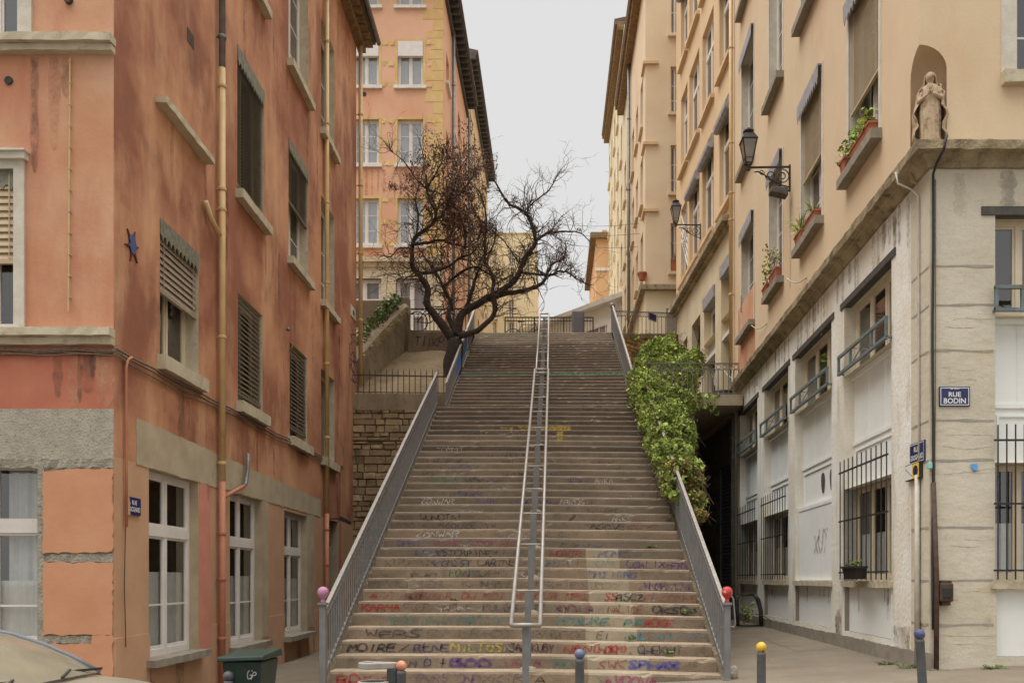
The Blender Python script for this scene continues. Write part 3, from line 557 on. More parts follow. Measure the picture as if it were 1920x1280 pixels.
# ------------------------------------------------------------------ the stairway
T1, R1, D0, Z0 = .32858, .17484, 11.2250, .5434
T2, R2 = .29657, .15780
Z32 = Z0 + 32 * R1; D33 = 22.240; TOPN = 59
def sd_(n): return D0 + n * T1 if n <= 32 else D33 + (n - 33) * T2
def sz_(n): return Z0 + n * R1 if n <= 32 else Z32 + (n - 32) * R2
ZTOP = sz_(TOPN); DTOP = sd_(TOPN)
def edges(n): return (-2.93, 2.22) if n <= 32 else (-2.71, 2.07)
def tilt(n, x): return (-.021 * (x + .3) * max(0, 1 - n / 42) if x > -.3 else 0) + .006 * (x + .3) * (n > 40)
stair = thing('stairway', (-.3, D0, .2), 'long worn stone stairway covered in graffiti between the two rows of houses', 'stairway')
steps = {}
for n in range(-1, TOPN + 1):
    xl, xr = edges(n); dn = sd_(n); zn = sz_(n); rr = R1 if n <= 32 else R2
    dep = (sd_(n + 1) - dn + .05) if n < TOPN else 1.2
    m = 56; rows = []; joint = [U(xl, xr) for _ in range(3)]
    for i in range(m + 1):
        x = xl + (xr - xl) * i / m; t = tilt(n, x); near = min(abs(x - j) for j in joint) < .05
        wj = .004 + (.016 if near else 0) * R(); chip = U(.006, .022) if R() < .06 else .002 * R()
        zz = zn + t + .004 * mnoise.noise(Vector((x * .7, n * 3.1, 0)))
        rows.append([(x, dn + .03, zn - rr + t - .05), (x, dn + U(-.004, .004), zn - rr + t + .0), (x, dn + .003 * mnoise.noise(Vector((x * 1.2, n * 5.3, 1))) + U(-.003, .003), zz - .035 - wj - chip), (x, dn + .010 + wj * .6 + chip, zz - .008 - chip), (x, dn + .032 + wj, zz), (x, dn + dep, zz)])
    mb = MB(); k = len(rows[0]); mb.v = [p for r in rows for p in r]
    for i in range(m):
        for j in range(k - 1): mb.f.append((i * k + j, (i + 1) * k + j, (i + 1) * k + j + 1, i * k + j + 1))
    mb.v += [(xl, dn + dep, zn - rr - .05), (xr, dn + dep, zn - rr - .05)]; q = len(mb.v)
    mb.f.append(tuple(range(k)) + (q - 2,)); mb.f.append(tuple(range(m * k + k - 1, m * k - 1, -1)) + (q - 1,))
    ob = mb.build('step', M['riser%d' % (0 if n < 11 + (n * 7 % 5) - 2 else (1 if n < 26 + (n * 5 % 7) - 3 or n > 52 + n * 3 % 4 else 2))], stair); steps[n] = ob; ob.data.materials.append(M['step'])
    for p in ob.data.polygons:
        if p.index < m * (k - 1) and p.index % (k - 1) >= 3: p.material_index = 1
    if -1 <= n <= 10:     # newer concrete section
        ob.data.materials.append(M['stepnew'])
        x0, x1 = 0.50 + .004 * n, 1.27 - .012 * n
        for p in ob.data.polygons:
            cx = sum(ob.data.vertices[v].co.x for v in p.vertices) / len(p.vertices) - .3
            if x0 < cx < x1 and len(p.vertices) == 4: p.material_index = 2
# flanks (solid masonry under the flights)
M['rubble_dark'] = mat('dark_rubble', lin(112, 98, 78), lin(84, 74, 60), 3, .3, .7, c3=lin(138, 116, 84), sc3=5, bump=1.0, bscale=9, bdist=.06, grain=.2, gscale=40)
fl_ = thing('stair_flank', (0, D0, .2), 'dark rough masonry body carrying the stone stairway', 'retaining wall')
for s, nm in ((-1, 'flank'), (1, 'flank')):
    mb = MB()
    for a, b_, off in ((-1, 32, .2), (33, TOPN, .2)):
        x = edges(a)[0 if s < 0 else 1]; xi = x - s * .04; xo = x + s * .14
        y0, y1 = sd_(a) + .02, (sd_(b_ + 1) if b_ < 33 else sd_(b_) + .4); z0, z1 = sz_(a) - R1 - .03, sz_(b_) - .06
        n = 40; rows = []
        for i in range(n + 1):
            t = i / n; y = y0 + (y1 - y0) * t; z = z0 + (z1 - z0) * min(1, t * 1.0); j = U(-.02, .02)
            rows.append([(xi, y, gz(x) - .2), (xi, y, z), (xo + j, y, z), (xo + U(-.02, .02), y, (z + gz(x)) / 2), (xo, y, gz(x) - .2)])
        b0 = len(mb.v); mb.v += [p for r in rows for p in r]
        for i in range(n):
            for k in range(4): mb.f.append((b0 + i * 5 + k, b0 + i * 5 + k + 1, b0 + i * 5 + k + 6, b0 + i * 5 + k + 5))
        mb.f += [tuple(b0 + k for k in range(5)), tuple(b0 + n * 5 + k for k in range(5))]
    mb.build(nm, M['rubble_dark'], fl_)
# ------------------------------------------------------------------ railings
def railing(label, x, n0, n1, y0, y1, h0, h1, newel=None, ballm=None, kink=None, x1=None):
    """balusters, bottom bar, ring frieze and handrail along one edge of one flight"""
    zf = lambda y: (Z0 + (y - D0) / T1 * R1) if n1 <= 32 else (sz_(33) + (y - D33) / T2 * R2)
    x1 = x if x1 is None else x1
    X = lambda y: x + (x1 - x) * (y - y0) / (y1 - y0)
    H = lambda y: h0 + (h1 - h0) * (y - y0) / (y1 - y0)
    g = thing('stair_railing', (x, y0, zf(y0)), label, 'railing', 'grey railings along the stair edges')
    n = int((y1 - y0) / .125)
    MB().beam((x, y0, zf(y0) + h0), (x1, y1, zf(y1) + h1), .055, .035).build('handrail', M['galv'], g, bevel=.006)
    mb = MB(); mb.beam((x, y0, zf(y0) + h0 - .13), (x1, y1, zf(y1) + h1 - .13), .03, .016)
    st = .115; k = 0; y = y0 + .06
    while y < y1 - .05:
        c = Vector((X(y), y, zf(y) + H(y) - .074)); sl = R1 / T1; pts = []
        for i in range(9):
            a = 2 * pi * i / 8; pts.append(c + Vector((0, .045 * cos(a), .045 * sin(a) + .045 * cos(a) * sl)))
        mb.tube(pts, .006, 4, False); y += st
    mb.build('ring_frieze', M['steel'], g)
    MB().beam((x, y0, zf(y0) + .015), (x1, y1, zf(y1) + .015), .03, .02).build('bottom_bar', M['steel'], g)
    for i in range(n):
        y = y0 + (i + .5) * (y1 - y0) / n; mb = MB(); xx = X(y)
        mb.box(xx - .009, xx + .009, y - .009, y + .009, zf(y) - .10, zf(y) + H(y) - .13); mb.build('baluster', M['steel'], g)
    if newel:
        nx, ny, nz0, nz1 = newel; mb = MB(); mb.box(nx - .04, nx + .04, ny - .04, ny + .04, nz0, nz1); mb.box(nx - .058, nx + .058, ny - .058, ny + .058, nz1 + .0, nz1 + .035); mb.box(nx - .05, nx + .05, ny - .05, ny + .05, nz0 - .01, nz0 + .1)
        nw = mb.build('newel_post', M['steel'], g, bevel=.005)
        MB().lathe((nx, ny, nz1 + .036), [(.04, 0), (.028, .02), (.024, .045), (.04, .065), (.064, .095), (.074, .13), (.066, .17), (.044, .195), (.015, .207)], 18).build('newel_ball', ballm, nw, True)
    return g
M['pinkball'] = mat('mauve_painted_ball', lin(172, 120, 152), lin(182, 128, 148), 14, c3=lin(150, 98, 142), sc3=20, rough=.5, bump=.1)
M['redball'] = mat('red_painted_ball', lin(190, 62, 58), lin(170, 50, 50), 12, c3=lin(180, 160, 150), sc3=14, lo3=.58, hi3=.62, rough=.5, bump=.1)
yn = 11.1
LXr, RXr = -2.985, 2.27
railing('lower left stair railing with a mauve ball on its newel post', LXr, 0, 32, yn, sd_(32) + .3, .84, .78, (LXr, yn, .0, 1.41), M['pinkball'])
railing('lower right stair railing with a red ball on its newel post', RXr, 0, 32, yn, sd_(32) + .3, .88, .84, (RXr, yn, .36, 1.41), M['redball'])
railing('upper left stair railing painted with blue and purple beside the bare tree', -2.77, 33, 59, D33 - .1, DTOP + .2, .58, .74)
rr_ = railing('upper right stair railing ending at the pavement wall above the ivy', 2.13, 33, 59, D33 - .1, DTOP + .2, .72, .88)
# painted patch on the upper left railing (blue / purple lacquer on the balusters)
M['bluepaint'] = mat('blue_lacquer', lin(62, 120, 160), lin(92, 88, 150), 2.0, rough=.5, bump=0)
# painted balusters
up = [o for o in COL.objects if o.name.startswith('stair_railing') and o.get('label', '').startswith('upper left')][0]
for o in up.children:
    if o.name.startswith('baluster'):
        y = sum(v.co.y for v in o.data.vertices) / len(o.data.vertices) + up.location.y
        if 24.5 < y < 28.0: o.data.materials.clear(); o.data.materials.append(M['bluepaint'])
# centre handrail: two flights of twin tubes on square posts
def centre(label, ya, yb, za, zb_, xa, xb, hw, posts, loop0=True):
    g = thing('centre_handrail', (xa, ya, za - .9), label, 'handrail', 'twin tube handrails up the middle of the stairs')
    f = lambda y: (y - ya) / (yb - ya)
    zz = lambda y: za + (zb_ - za) * f(y); xx = lambda y: xa + (xb - xa) * f(y)
    r = .027
    for s in (-1, 1):
        p = [Vector((xx(y) + s * hw, y, zz(y))) for y in (ya, (ya + yb) / 2, yb)]
        MB().tube(p, r, 10).build('tube', M['galv'], g, True)
    mb = MB(); mb.tube([(xa - hw - .012, ya, za), (xa + hw + .012, ya, za)], r, 10); mb.build('end_bar', M['galv'], g, True)
    mb = MB(); mb.tube([(xb - hw - .012, yb, zb_), (xb + hw + .012, yb, zb_)], r, 10); mb.build('end_bar', M['galv'], g, True)
    for y in posts:
        zt = zz(y) - .07; n = 0
        nn = max(-1, int((y - D0) / T1 + 1e-6)) if y < D33 else 33 + int((y - D33) / T2)
        zb0 = sz_(nn) if y > D0 - T1 else gz(0)
        mb = MB(); x = xx(y); mb.box(x - .043, x + .043, y - .025, y + .025, zb0 - .01, zt); pb = mb.build('post', M['steel'], g)
        mb = MB(); mb.tube([(x - hw, y, zt + .01), (x + hw, y, zt + .01)], .011, 8)
        for s in (-1, 1): mb.tube([(x + s * hw, y, zt + .01), (x + s * hw, y, zt + .06)], .009, 6)
        mb.build('bracket', M['galv'], pb)
        if zb0 > .4: mb = MB(); mb.lathe((x, y, zb0), [(.12, .0), (.1, .03), (.05, .05)], 8); mb.build('footing', M['stepnew'], pb)
Zy = lambda v, y: EYE + (CY - v) * y / F_PX
py = []
for v in (1176, 1108, 1021, 963, 917, 874, 835, 802, 772, 745, 721, 700):
    # depth where the rail line has this picture height
    a, b_ = 10.45, 22.6; za, zb_ = Zy(1171, a), Zy(692, b_); m_ = (zb_ - za) / (b_ - a)
    y = (EYE - 0.07 - za + m_ * a) / (m_ - (CY - v) / F_PX) * -1 if False else (za - .07 - m_ * a - EYE) / ((CY - v) / F_PX - m_)
    py.append(min(max(y, 10.5), 22.5))
centre('lower twin tube handrail rising from the foot of the stairs', 10.45, 22.6, Zy(1171, 10.45), Zy(692, 22.6), -.33, -.29, .178, py)
centre('upper twin tube handrail ending at the head of the stairs', 22.4, 30.3, Zy(699, 22.4), Zy(588, 30.3), -.28, -.29, .155, [22.9 + i * 1.02 for i in range(8)])
# ------------------------------------------------------------------ right corner building
M['cream_render'] = mat('cream_ochre_render', lin(212, 189, 156), lin(206, 180, 146), .8, .35, .65, c3=lin(200, 158, 120), s3=(1, 1, .35), sc3=.9, lo3=.58, hi3=.78, a3=.5, c4=lin(220, 194, 156), sc4=1.3, lo4=.55, hi4=.75, a4=.5, bump=.25, bscale=22, grain=.04)
M['lime'] = mat('pale_limestone', lin(204, 195, 175), lin(192, 182, 160), 1.4, .35, .65, c3=lin(192, 170, 130), s3=(1, 1, 2.5), sc3=1.4, lo3=.62, hi3=.75, a3=.55, c4=lin(160, 146, 122), sc4=4, lo4=.6, hi4=.74, a4=.6, bump=.55, bscale=6, bs=(1, 1, 1.7), bdist=.02, grain=.07, gscale=60)
M['limewhite'] = mat('whitewashed_limestone', lin(230, 227, 217), lin(220, 211, 192), 1.0, .38, .62, c3=lin(172, 158, 132), s3=(1.5, 1.5, .35), sc3=1.6, lo3=.54, hi3=.7, a3=.65, bump=.6, bscale=14, bdist=.02, grain=.06)
M['limedark'] = mat('stained_cornice_stone', lin(178, 162, 130), lin(140, 124, 98), 2.5, .35, .62, c4=lin(96, 86, 70), sc4=5, lo4=.54, hi4=.7, a4=.75, bump=.9, bscale=25, bdist=.03, grain=.12, gscale=50)
M['mortar'] = mat('grey_mortar', lin(164, 156, 142), lin(148, 140, 126), 9, bump=.5, bscale=40, grain=.1)
M['lintel'] = mat('dark_iron_lintel', lin(92, 86, 80), lin(74, 70, 66), 8, rough=.7, bump=.3)
M['bluerail'] = mat('blue_grey_railing_paint', lin(118, 134, 140), lin(104, 110, 108), 6, .3, .6, c4=lin(112, 92, 72), sc4=9, lo4=.55, hi4=.65, a4=.8, rough=.6, bump=.2)
M['shutter'] = mat('dark_metal_shutter', lin(56, 54, 52), lin(44, 42, 40), 4, rough=.5, bump=.1)
YC = 11.04
RL = Face(4.878, YC, .034, 1, -1, .034); RF = Face(4.878, YC, 1, 0, 0, -1)
XU = 4.747
UL = Face(XU, YC, .034, 1, -1, .034); UF = Face(XU, YC, 1, 0, 0, -1)
RB = thing('cream_building', (4.878, YC, .45), 'cream rendered corner building on a pale stone ground floor with a niche statue', 'building')
LIT = RL.Z(1671, 486); LEDGE = RL.Z(1679, 1089); GHEAD = RL.Z(1674, 887); MSILL = RL.Z(1671, 640)
REND = RL.S(1381); RT = 21.0
rf_ = lambda v: RF.Z(1800, v)
bays = [(1671.5, 1583), (1559, 1491), (1478, 1433), (1420, 1388)]
def grille(F, par, s0, s1, z0, z1, o, nb, hz, m='iron'):
    mb = MB()
    for i in range(nb):
        s = s0 + .02 + (s1 - s0 - .04) * i / (nb - 1); mb.tube([F.p(s, z0, o), F.p(s, z1 + U(-.01, .01), o)], .0095, 6)
    for z in hz: F.box(mb, s0 - .03, s1 + .03, z - .012, z + .012, o - .011, o + .016)
    g = mb.build('grille', M[m], par); return g
def bay(F, s0, s1, kind, lit, ledge, ghead, msill, base):
    F.op.append((s0, s1, ledge, lit)); F.op.append((s0 + .02, s1 - .02, base, ledge - .1))
    wob = window(RB, F, s0, s1, msill, lit, rec=.2, frame='cream_wood', reveal='lime', mull=2, opening=False, fw=.07, trans=(), pane='pane')
    mb = MB(); F.box(mb, s0 - .18, s1 + .18, lit - .005, lit + .105, -.12, .02); mb.build('lintel', M['lintel'], wob)
    mb = MB(); n = 3     # balustrade of flat bars with a diagonal cross
    zt, zb2 = msill + .34, msill + .05
    F.box(mb, s0 - .05, s1 + .05, zt - .02, zt + .025, .06, .11); F.box(mb, s0 - .05, s1 + .05, zb2 - .02, zb2 + .025, .06, .11)
    for s in (s0 - .03, s0 + (s1 - s0) * .27, s0 + (s1 - s0) * .73, s1 + .03): F.box(mb, s - .02, s + .02, zb2, zt, .065, .105)
    mb.beam(F.p(s0 + (s1 - s0) * .27, zb2, .085), F.p(s0 + (s1 - s0) * .73, zt, .085), .014, .014); mb.beam(F.p(s0 + (s1 - s0) * .27, zt, .088), F.p(s0 + (s1 - s0) * .73, zb2, .088), .014, .014)
    for s in (s0 - .02, s1 + .02): F.box(mb, s - .015, s + .015, zb2 - .01, zb2 + .02, -.05, .07)
    mb.build('railing', M['bluerail'], wob)
    # boarded spandrel with panels
    mb = MB(); lo = ghead if kind != 'blank' else ledge
    F.box(mb, s0, s1, lo, msill, -.23, -.17); F.box(mb, s0, s1, msill - .07, msill - .002, -.17, -.10)
    zm = ghead + (msill - ghead) * .40
    F.box(mb, s0, s1, zm - .025, zm + .03, -.17, -.145)
    for k in range(1, 3): x = s0 + (s1 - s0) * k / 3; F.box(mb, x - .006, x + .006, zm + .03, msill - .07, -.17, -.162)
    F.box(mb, s0 + .1, s1 - .1, zm - .14, zm - .11, -.17, -.15); F.box(mb, s0 + .1, s0 + .13, ghead + .06, zm - .14, -.17, -.15); F.box(mb, s1 - .13, s1 - .1, ghead + .06, zm - .14, -.17, -.15)
    pn = mb.build('spandrel_panel', M['whitepanel'], RB)
    mb = MB()
    for a, c in (((s0, ledge), (s0, msill)), ((s1, msill), (s1, ledge)), ((s1, ledge), (s0, ledge))): mb.quad(F.p(a[0], a[1], 0), F.p(c[0], c[1], 0), F.p(c[0], c[1], -.25), F.p(a[0], a[1], -.25))
    mb.build('reveal', M['limewhite'], pn)
    if kind == 'grille':
        gw = window(RB, F, s0, s1, ledge, ghead, rec=.2, frame='cream_wood', reveal='limewhite', mull=2, opening=False, fw=.06, curtain=.5)
        zt = ghead + .28; grille(F, gw, s0 - .02, s1 + .02, ledge + .02, zt + .2, .07, 11, [zt, ledge + (zt - ledge) * .55, ledge + .14])
    else:
        mb = MB(); F.box(mb, s0 + .01, s1 - .01, ledge + .01, ghead - .12, -.17, -.08); F.box(mb, s0, s1, ghead - .12, ghead - .05, -.17, -.07); mb.build('blind_panel', M['whitepanel'], pn)
        for s in (s0 + .42 * (s1 - s0), s0 + .2 * (s1 - s0)):     # two leaf shaped emblems
            mb = MB(); zc = ghead + (zm - ghead) * .45 - .02; mb.prism([(.09 * sin(2 * pi * i / 14) * (1 - .35 * cos(2 * pi * i / 14)), .2 * -cos(2 * pi * i / 14)) for i in range(14)], F.p(s, zc, -.145), F.t, (0, 0, 1), F.n * -.02); mb.build('emblem', M['lintel'], pn)
    # ledge and base panel below it
    mb = MB(); F.jag(mb, s0 - .06, s1 + .05, ledge - .1, ledge, -.2, .05, .08, .006); mb.build('window_ledge', M['stone'], RB)
    mb = MB(); F.box(mb, s0 + .02, s1 - .02, base, ledge - .1, -.14, -.08); mb.build('base_panel', M['whitepanel'], RB)
    mb = MB()
    for a, c in (((s0 + .02, base), (s0 + .02, ledge - .1)), ((s1 - .02, ledge - .1), (s1 - .02, base)), ((s1 - .02, base), (s0 + .02, base))): mb.quad(F.p(a[0], a[1], 0), F.p(c[0], c[1], 0), F.p(c[0], c[1], -.14), F.p(a[0], a[1], -.14))
    mb.build('reveal', M['stonegrey'], pn)
for i, (ua, ub) in enumerate(bays):
    s0, s1 = RL.S(ua), RL.S(ub); bay(RL, s0, s1, 'blank' if i == 1 else 'grille', LIT, LEDGE, GHEAD, MSILL, gz(5) + .38)
bay(RF, RF.S(1866), RF.S(2030), 'grille', rf_(403), rf_(1089), rf_(867), rf_(592), rf_(1230))
window(RB, RF, RF.S(2180), RF.S(2340), 1.6, 3.4, rec=.2)
ZC = 7.05                                # underside of the cornice
mb = MB(); RL.sheet(mb, .62, REND, -.4, ZC + .1); mb.build('wall', M['limewhite'], RB)
mb = MB(); RL.sheet(mb, 0, .62, -.4, ZC + .1); RF.sheet(mb, 0, 9, -.4, ZC + .1); mb.build('wall', M['lime'], RB)
mb = MB(); RL.jag(mb, -.03, REND, -.3, gz(5) + .30, -.02, .035, .12, .012); mb.build('plinth', M['stonegrey'], RB)
mb = MB(); RF.jag(mb, -.03, 9, -.3, gz(5) + .10, -.02, .10, .12, .014); mb.build('plinth', M['stonegrey'], RB)
# mortar joints of the rough blocks, front and return
for v in (498, 571, 657, 787, 862, 988, 1087, 1170):
    for F, a0, a1 in ((RF, 0.02, RF.S(1863)), (RL, 0.02, .6)):
        mb = MB(); n = 26; z = rf_(v); L = []
        for i in range(n + 1):
            a = a0 + (a1 - a0) * i / n; zz = z + .02 * mnoise.noise(Vector((a * 2.2, v, 3))); h = .012 + .022 * abs(mnoise.noise(Vector((a * 3, v * .3, 9))))
            L.append((F.p(a, zz - h, .004), F.p(a, zz + h * .6, .004)))
        for i in range(n): mb.quad(L[i][0], L[i + 1][0], L[i + 1][1], L[i][1])
        mb.build('mortar_joint', M['mortar'], RB)
    if v > 500:     # rough bedding cracks between the joints
        for k in range(2):
            mb = MB(); a = U(.05, .45); L = []; z = rf_(v + U(15, 60)); n = 14; ln = U(.3, .7)
            for i in range(n + 1):
                aa = a + ln * i / n; zz = z + .05 * mnoise.noise(Vector((aa * 3, v, k))) ; h = .001 + .006 * abs(mnoise.noise(Vector((aa * 9, k, v))))
                L.append((RF.p(aa, zz - h, .003), RF.p(aa, zz + h, .003)))
            for i in range(n): mb.quad(L[i][0], L[i + 1][0], L[i + 1][1], L[i][1])
            mb.build('crack', M['mortar'], RB)
for u, v0, v1, wd in ((1800, 325, 405, .16), (1889, 320, 390, .2), (1780, 690, 745, .05)): stain(RB, RF, 'stonewhite' if u < 1850 else 'mortar', RF.S(u), rf_(v1), rf_(v0), wd)
for i in range(46):   # lime runs under the cornice
    s = U(.7, REND - .3); h = U(.3, .8); stain(RB, RL, random.choice(['stonewhite', 'mortar', 'limedark']), s, ZC - h, ZC - .02, U(.06, .16))
for k in range(60):    # splash dirt along the foot of the wall and under the ledges
    s_ = U(.2, REND - .4)
    if any(q[0] - .3 < s_ < q[1] + .3 for q in RL.op): continue
    stain(RB, RL, 'grime' if k % 3 else 'limedark', s_, gz(5) + .1, gz(5) + U(.45, .9), U(.15, .45))
for ua, ub in bays:
    for k in range(4): s_ = U(RL.S(ua), RL.S(ub)); stain(RB, RL, 'limedark', s_, LEDGE - U(.3, .6), LEDGE - .11, U(.04, .1), .004).location -= RL.n * .084
# cornice swept round the corner
prof = [(-.05, ZC), (.04, ZC + .0), (.07, ZC + .06), (.13, ZC + .11), (.15, ZC + .13), (.25, ZC + .14), (.265, ZC + .25), (-.15, ZC + .275)]
path = [(RL.p(s, 0), RL.n) for s in [REND - i * (REND - .15) / 70 for i in range(71)]]
cn = (RL.n + RF.n); cn = cn / cn.dot(RF.n); path.append((RL.p(0, 0), cn)); path += [(RF.p(.15 + i * .12, 0), RF.n) for i in range(60)]
mb = MB(); k = len(prof)
for q, nn in path:
    block = .0
    for (o, z) in prof:
        j = .010 if o > .1 else .004
        mb.v.append((q.x + nn.x * (o + U(-j, j)), q.y + nn.y * (o + U(-j, j)), z + U(-j, j) * .8))
for i in range(len(path) - 1):
    for j in range(k - 1): mb.f.append((i * k + j, i * k + j + 1, (i + 1) * k + j + 1, (i + 1) * k + j))
mb.f.append(tuple(range(k))); mb.f.append(tuple((len(path) - 1) * k + j for j in range(k)))
mb.build('cornice', M['limedark'], RB)
# upper storeys
uz = UL.Z
f1z0, f1z1 = uz(1548, 399), uz(1545, 122)
f2z0 = uz(1471, 129); f2z1 = uz(1414, 50); f3z0 = uz(1388, 38)
cols = [(1648, 1592), (1541, 1503), (1467, 1443), (1413.5, 1391)]
vl = dict(m='zinc', h=.36, o=.09, deep=.12, teeth=.13, up=.1, ext=.03)
up_w = []
for fi, (z0, z1) in enumerate(((f1z0, f1z1), (f2z0, f2z1), (f3z0, f3z0 + f1z1 - f1z0))):
    for ci, (ua, ub) in enumerate(cols):
        bl = None
        if fi == 0 and ci == 0: bl = (.62, 'slatlight', .05)
        if fi == 0 and ci == 1: bl = (.52, 'slatlight', .05)
        v_ = vl if (fi < 2 and not (fi == 1 and ci == 2)) else None
        up_w.append(window(RB, UL, UL.S(ua), UL.S(ub), z0, z1, rec=.17, frame='white', reveal='stonewhite', surround=(.1, .012, 'stonewhite'), mull=1, trans=(), bars=(.25, .5, .75), fw=.07, blind=bl, val=v_, sill=(.14, .14, .17, 'stonegrey')))
for ua, ub in ((1906, 2010),):
    window(RB, UF, UF.S(ua), UF.S(ub), rf_(138), rf_(-130), rec=.14, frame='white', reveal='stonewhite', surround=(.2, .012, 'stonewhite'), mull=1, bars=(.3, .6), sill=(.2, .16, .1, 'stone'))
# niche cut into the corner
NZ0 = ZC + .27; NW0, NW1 = UL.S(1707), UF.S(1775); NSP = UF.Z(1740, 130); NTOP = UF.Z(1730, 84)
mb = MB()
UL.op.append((0, NW0, NZ0 - .3, NTOP)); UF.op.append((0, NW1, NZ0 - .3, NTOP))
UL.sheet(mb, 0, REND, ZC + .1, RT); UF.sheet(mb, 0, 9, ZC + .1, RT)
def nw(z): return 1.0 if z <= NSP else sqrt(max(0, 1 - ((z - NSP) / (NTOP - NSP)) ** 2))
zs = [NZ0 - .3 + (NSP - NZ0 + .3) * i / 8 for i in range(9)] + [NSP + (NTOP - NSP) * sin(pi / 2 * i / 14) for i in range(1, 15)]
for i in range(len(zs) - 1):     # wall between the arch line and its square
    za, zb_ = zs[i], zs[i + 1]; ka, kb = nw(za), nw(zb_)
    if ka < .999 or kb < .999:
        mb.quad(UL.p(NW0, za), UL.p(NW0 * ka, za), UL.p(NW0 * kb, zb_), UL.p(NW0, zb_)); mb.quad(UF.p(NW1 * ka, za), UF.p(NW1, za), UF.p(NW1, zb_), UF.p(NW1 * kb, zb_))
mb.build('wall', M['cream_render'], RB)
mb = MB(); m_ = 16; rows = []
for z in zs:
    k = nw(z); A = UL.p(NW0 * k, z); B = UF.p(NW1 * k, z); C = Vector((XU, YC, z)); row = []
    for j in range(m_ + 1):
        t = pi * j / m_; inward = Vector((.62, .60, 0)) * (.27 * (k ** .6)) * sin(t) ** .8
        row.append(A * ((1 + cos(t)) / 2) + B * ((1 - cos(t)) / 2) + inward)
    rows.append(row)
b0 = 0; mb.v = [tuple(p) for r in rows for p in r]
for i in range(len(rows) - 1):
    for j in range(m_): mb.f.append((i * (m_ + 1) + j, i * (m_ + 1) + j + 1, (i + 1) * (m_ + 1) + j + 1, (i + 1) * (m_ + 1) + j))
mb.build('niche', M['cream_render'], RB, True)
# closing walls and roof
e_ = UL.p(REND, 0); mb = MB(); mb.quad((e_.x, e_.y, -.4), (14, e_.y, -.4), (14, e_.y, RT), (e_.x, e_.y, RT)); mb.quad((14, YC, -.4), (14, e_.y, -.4), (14, e_.y, RT), (14, YC, RT)); mb.build('wall', M['cream_render'], RB)
mb = MB(); mb.hexa([(XU - .4, YC - .4, RT), (14, YC - .4, RT), (14, e_.y, RT), (e_.x - .4, e_.y, RT), (XU + 3, YC + 3, RT + 1.5), (13, YC + 3, RT + 1.5), (13, e_.y - .1, RT + 1.5), (e_.x + 3, e_.y - .1, RT + 1.5)]); mb.build('roof', M['tile'], RB)
# pipes and cables
s = UL.S(1377); pz = UL.Z
pipe(RB, UL, s, [RT - .3, pz(1377, 690)], ['yellowpipe'], .055, .1, [pz(1377, v) for v in (90, 268, 362, 412, 552)])
pipe(RB, RL, RL.S(1381), [RL.Z(1381, 700), gz(5)], ['greypipe'], .06, .1, [RL.Z(1381, v) for v in (820, 950, 1120)])
mb = MB().tube([RF.p(.14, ZC + .3, .04), RF.p(.11, ZC + .3, .25), RF.p(.08, ZC + .25, .285), RF.p(.06, ZC + .12, .275), RF.p(.04, ZC + .02, .12), RF.p(.03, ZC - .08, .04)] + [RF.p(.03 + .006 * sin(i), ZC - .1 - i * .45, .03) for i in range(1, 14)], .016, 6); mb.build('cable', M['cableblack'], RB, True)
mb = MB().tube([RF.p(.06, ZC - .15, .035), RF.p(.06, 4.0, .03), RF.p(.05, 2.6, .03)], .008, 5); mb.build('cable', M['cable'], RB)
MB().tube([RF.p(.035, rf_(905), .03), RF.p(.07, rf_(1090), .05), RF.p(.06, rf_(1265), .06)], .032, 10).build('downpipe', M['rust'], RB, True)
MB().tube([RL.p(.42, ZC + .16, .28), RL.p(.40, ZC + .0, .26), RL.p(.36, ZC - .1, .10), RL.p(.30, ZC - .22, .03), RL.p(.29, 4.2, .025), RL.p(.28, LEDGE + .2, .025)], .014, 8).build('conduit', M['cablewhite'], RB, True)
MB().tube([RL.p(.30, RL.Z(1693, 900), .04), RL.p(.28, gz(5) + .02, .05)], .034, 10).build('downpipe', M['cablewhite'], RB, True)
for (u0, v0, u1, v1, sg) in ((1373, 690, 1415, 690, .3), (1432, 610, 1449, 606, .1), (1502, 521, 1526, 520, .1)):   # loose cable loops under the cornice
    a = RL.at(u0, v0); c = RL.at(u1, v1); pts = [RL.p(a[0] + (c[0] - a[0]) * t / 8, a[1] + (c[1] - a[1]) * t / 8 - sg * sin(pi * t / 8), .3 - .02 * t) for t in range(9)]
    MB().tube(pts, .011, 6).build('cable', M['cablewhite'], RB, True)
MB().tube([UL.p(UL.S(1483), uz(1483, 372), .02), UL.p(UL.S(1483), uz(1483, 540), .02)], .008, 5).build('cable', M['cablewhite'], RB)
mb = MB(); UL.sheet(mb, UL.S(1416), UL.S(1384), ZC + .28, uz(1384, 600) + .25, [], .003); mb.build('render_patch', M['terra_front'], RB)

# ------------------------------------------------------------------ next house up the slope (behind the yellow pipe)
M['peach'] = mat('peach_render', lin(216, 187, 148), lin(208, 176, 136), .7, c3=lin(204, 160, 120), s3=(1, 1, .3), sc3=.8, lo3=.55, hi3=.75, a3=.5, bump=.2, grain=.03)
M['beigestone'] = mat('beige_ashlar', lin(216, 199, 168), lin(204, 185, 152), 1.2, c4=lin(160, 140, 108), sc4=3, lo4=.6, hi4=.75, a4=.5, bump=.4, grain=.05)
B2 = Face(e_.x, e_.y, -.04, 1, -1, -.04)
PB = thing('peach_building', (e_.x, e_.y, 6.8), 'peach rendered house with grey roller boxes behind the long yellow pipe', 'building')
B2E = B2.S(1268); bz = B2.Z
CB = bz(1320, 508)                       # cornice underside about here
c2 = [(1371.5, 1349), (1338, 1317), (1311, 1292.5), (1289, 1277)]
fz = [(bz(1336, 431), bz(1336, 262)), (bz(1336, 184), None), (bz(1310, 27), None)]; h_ = fz[0][1] - fz[0][0]
awn = []
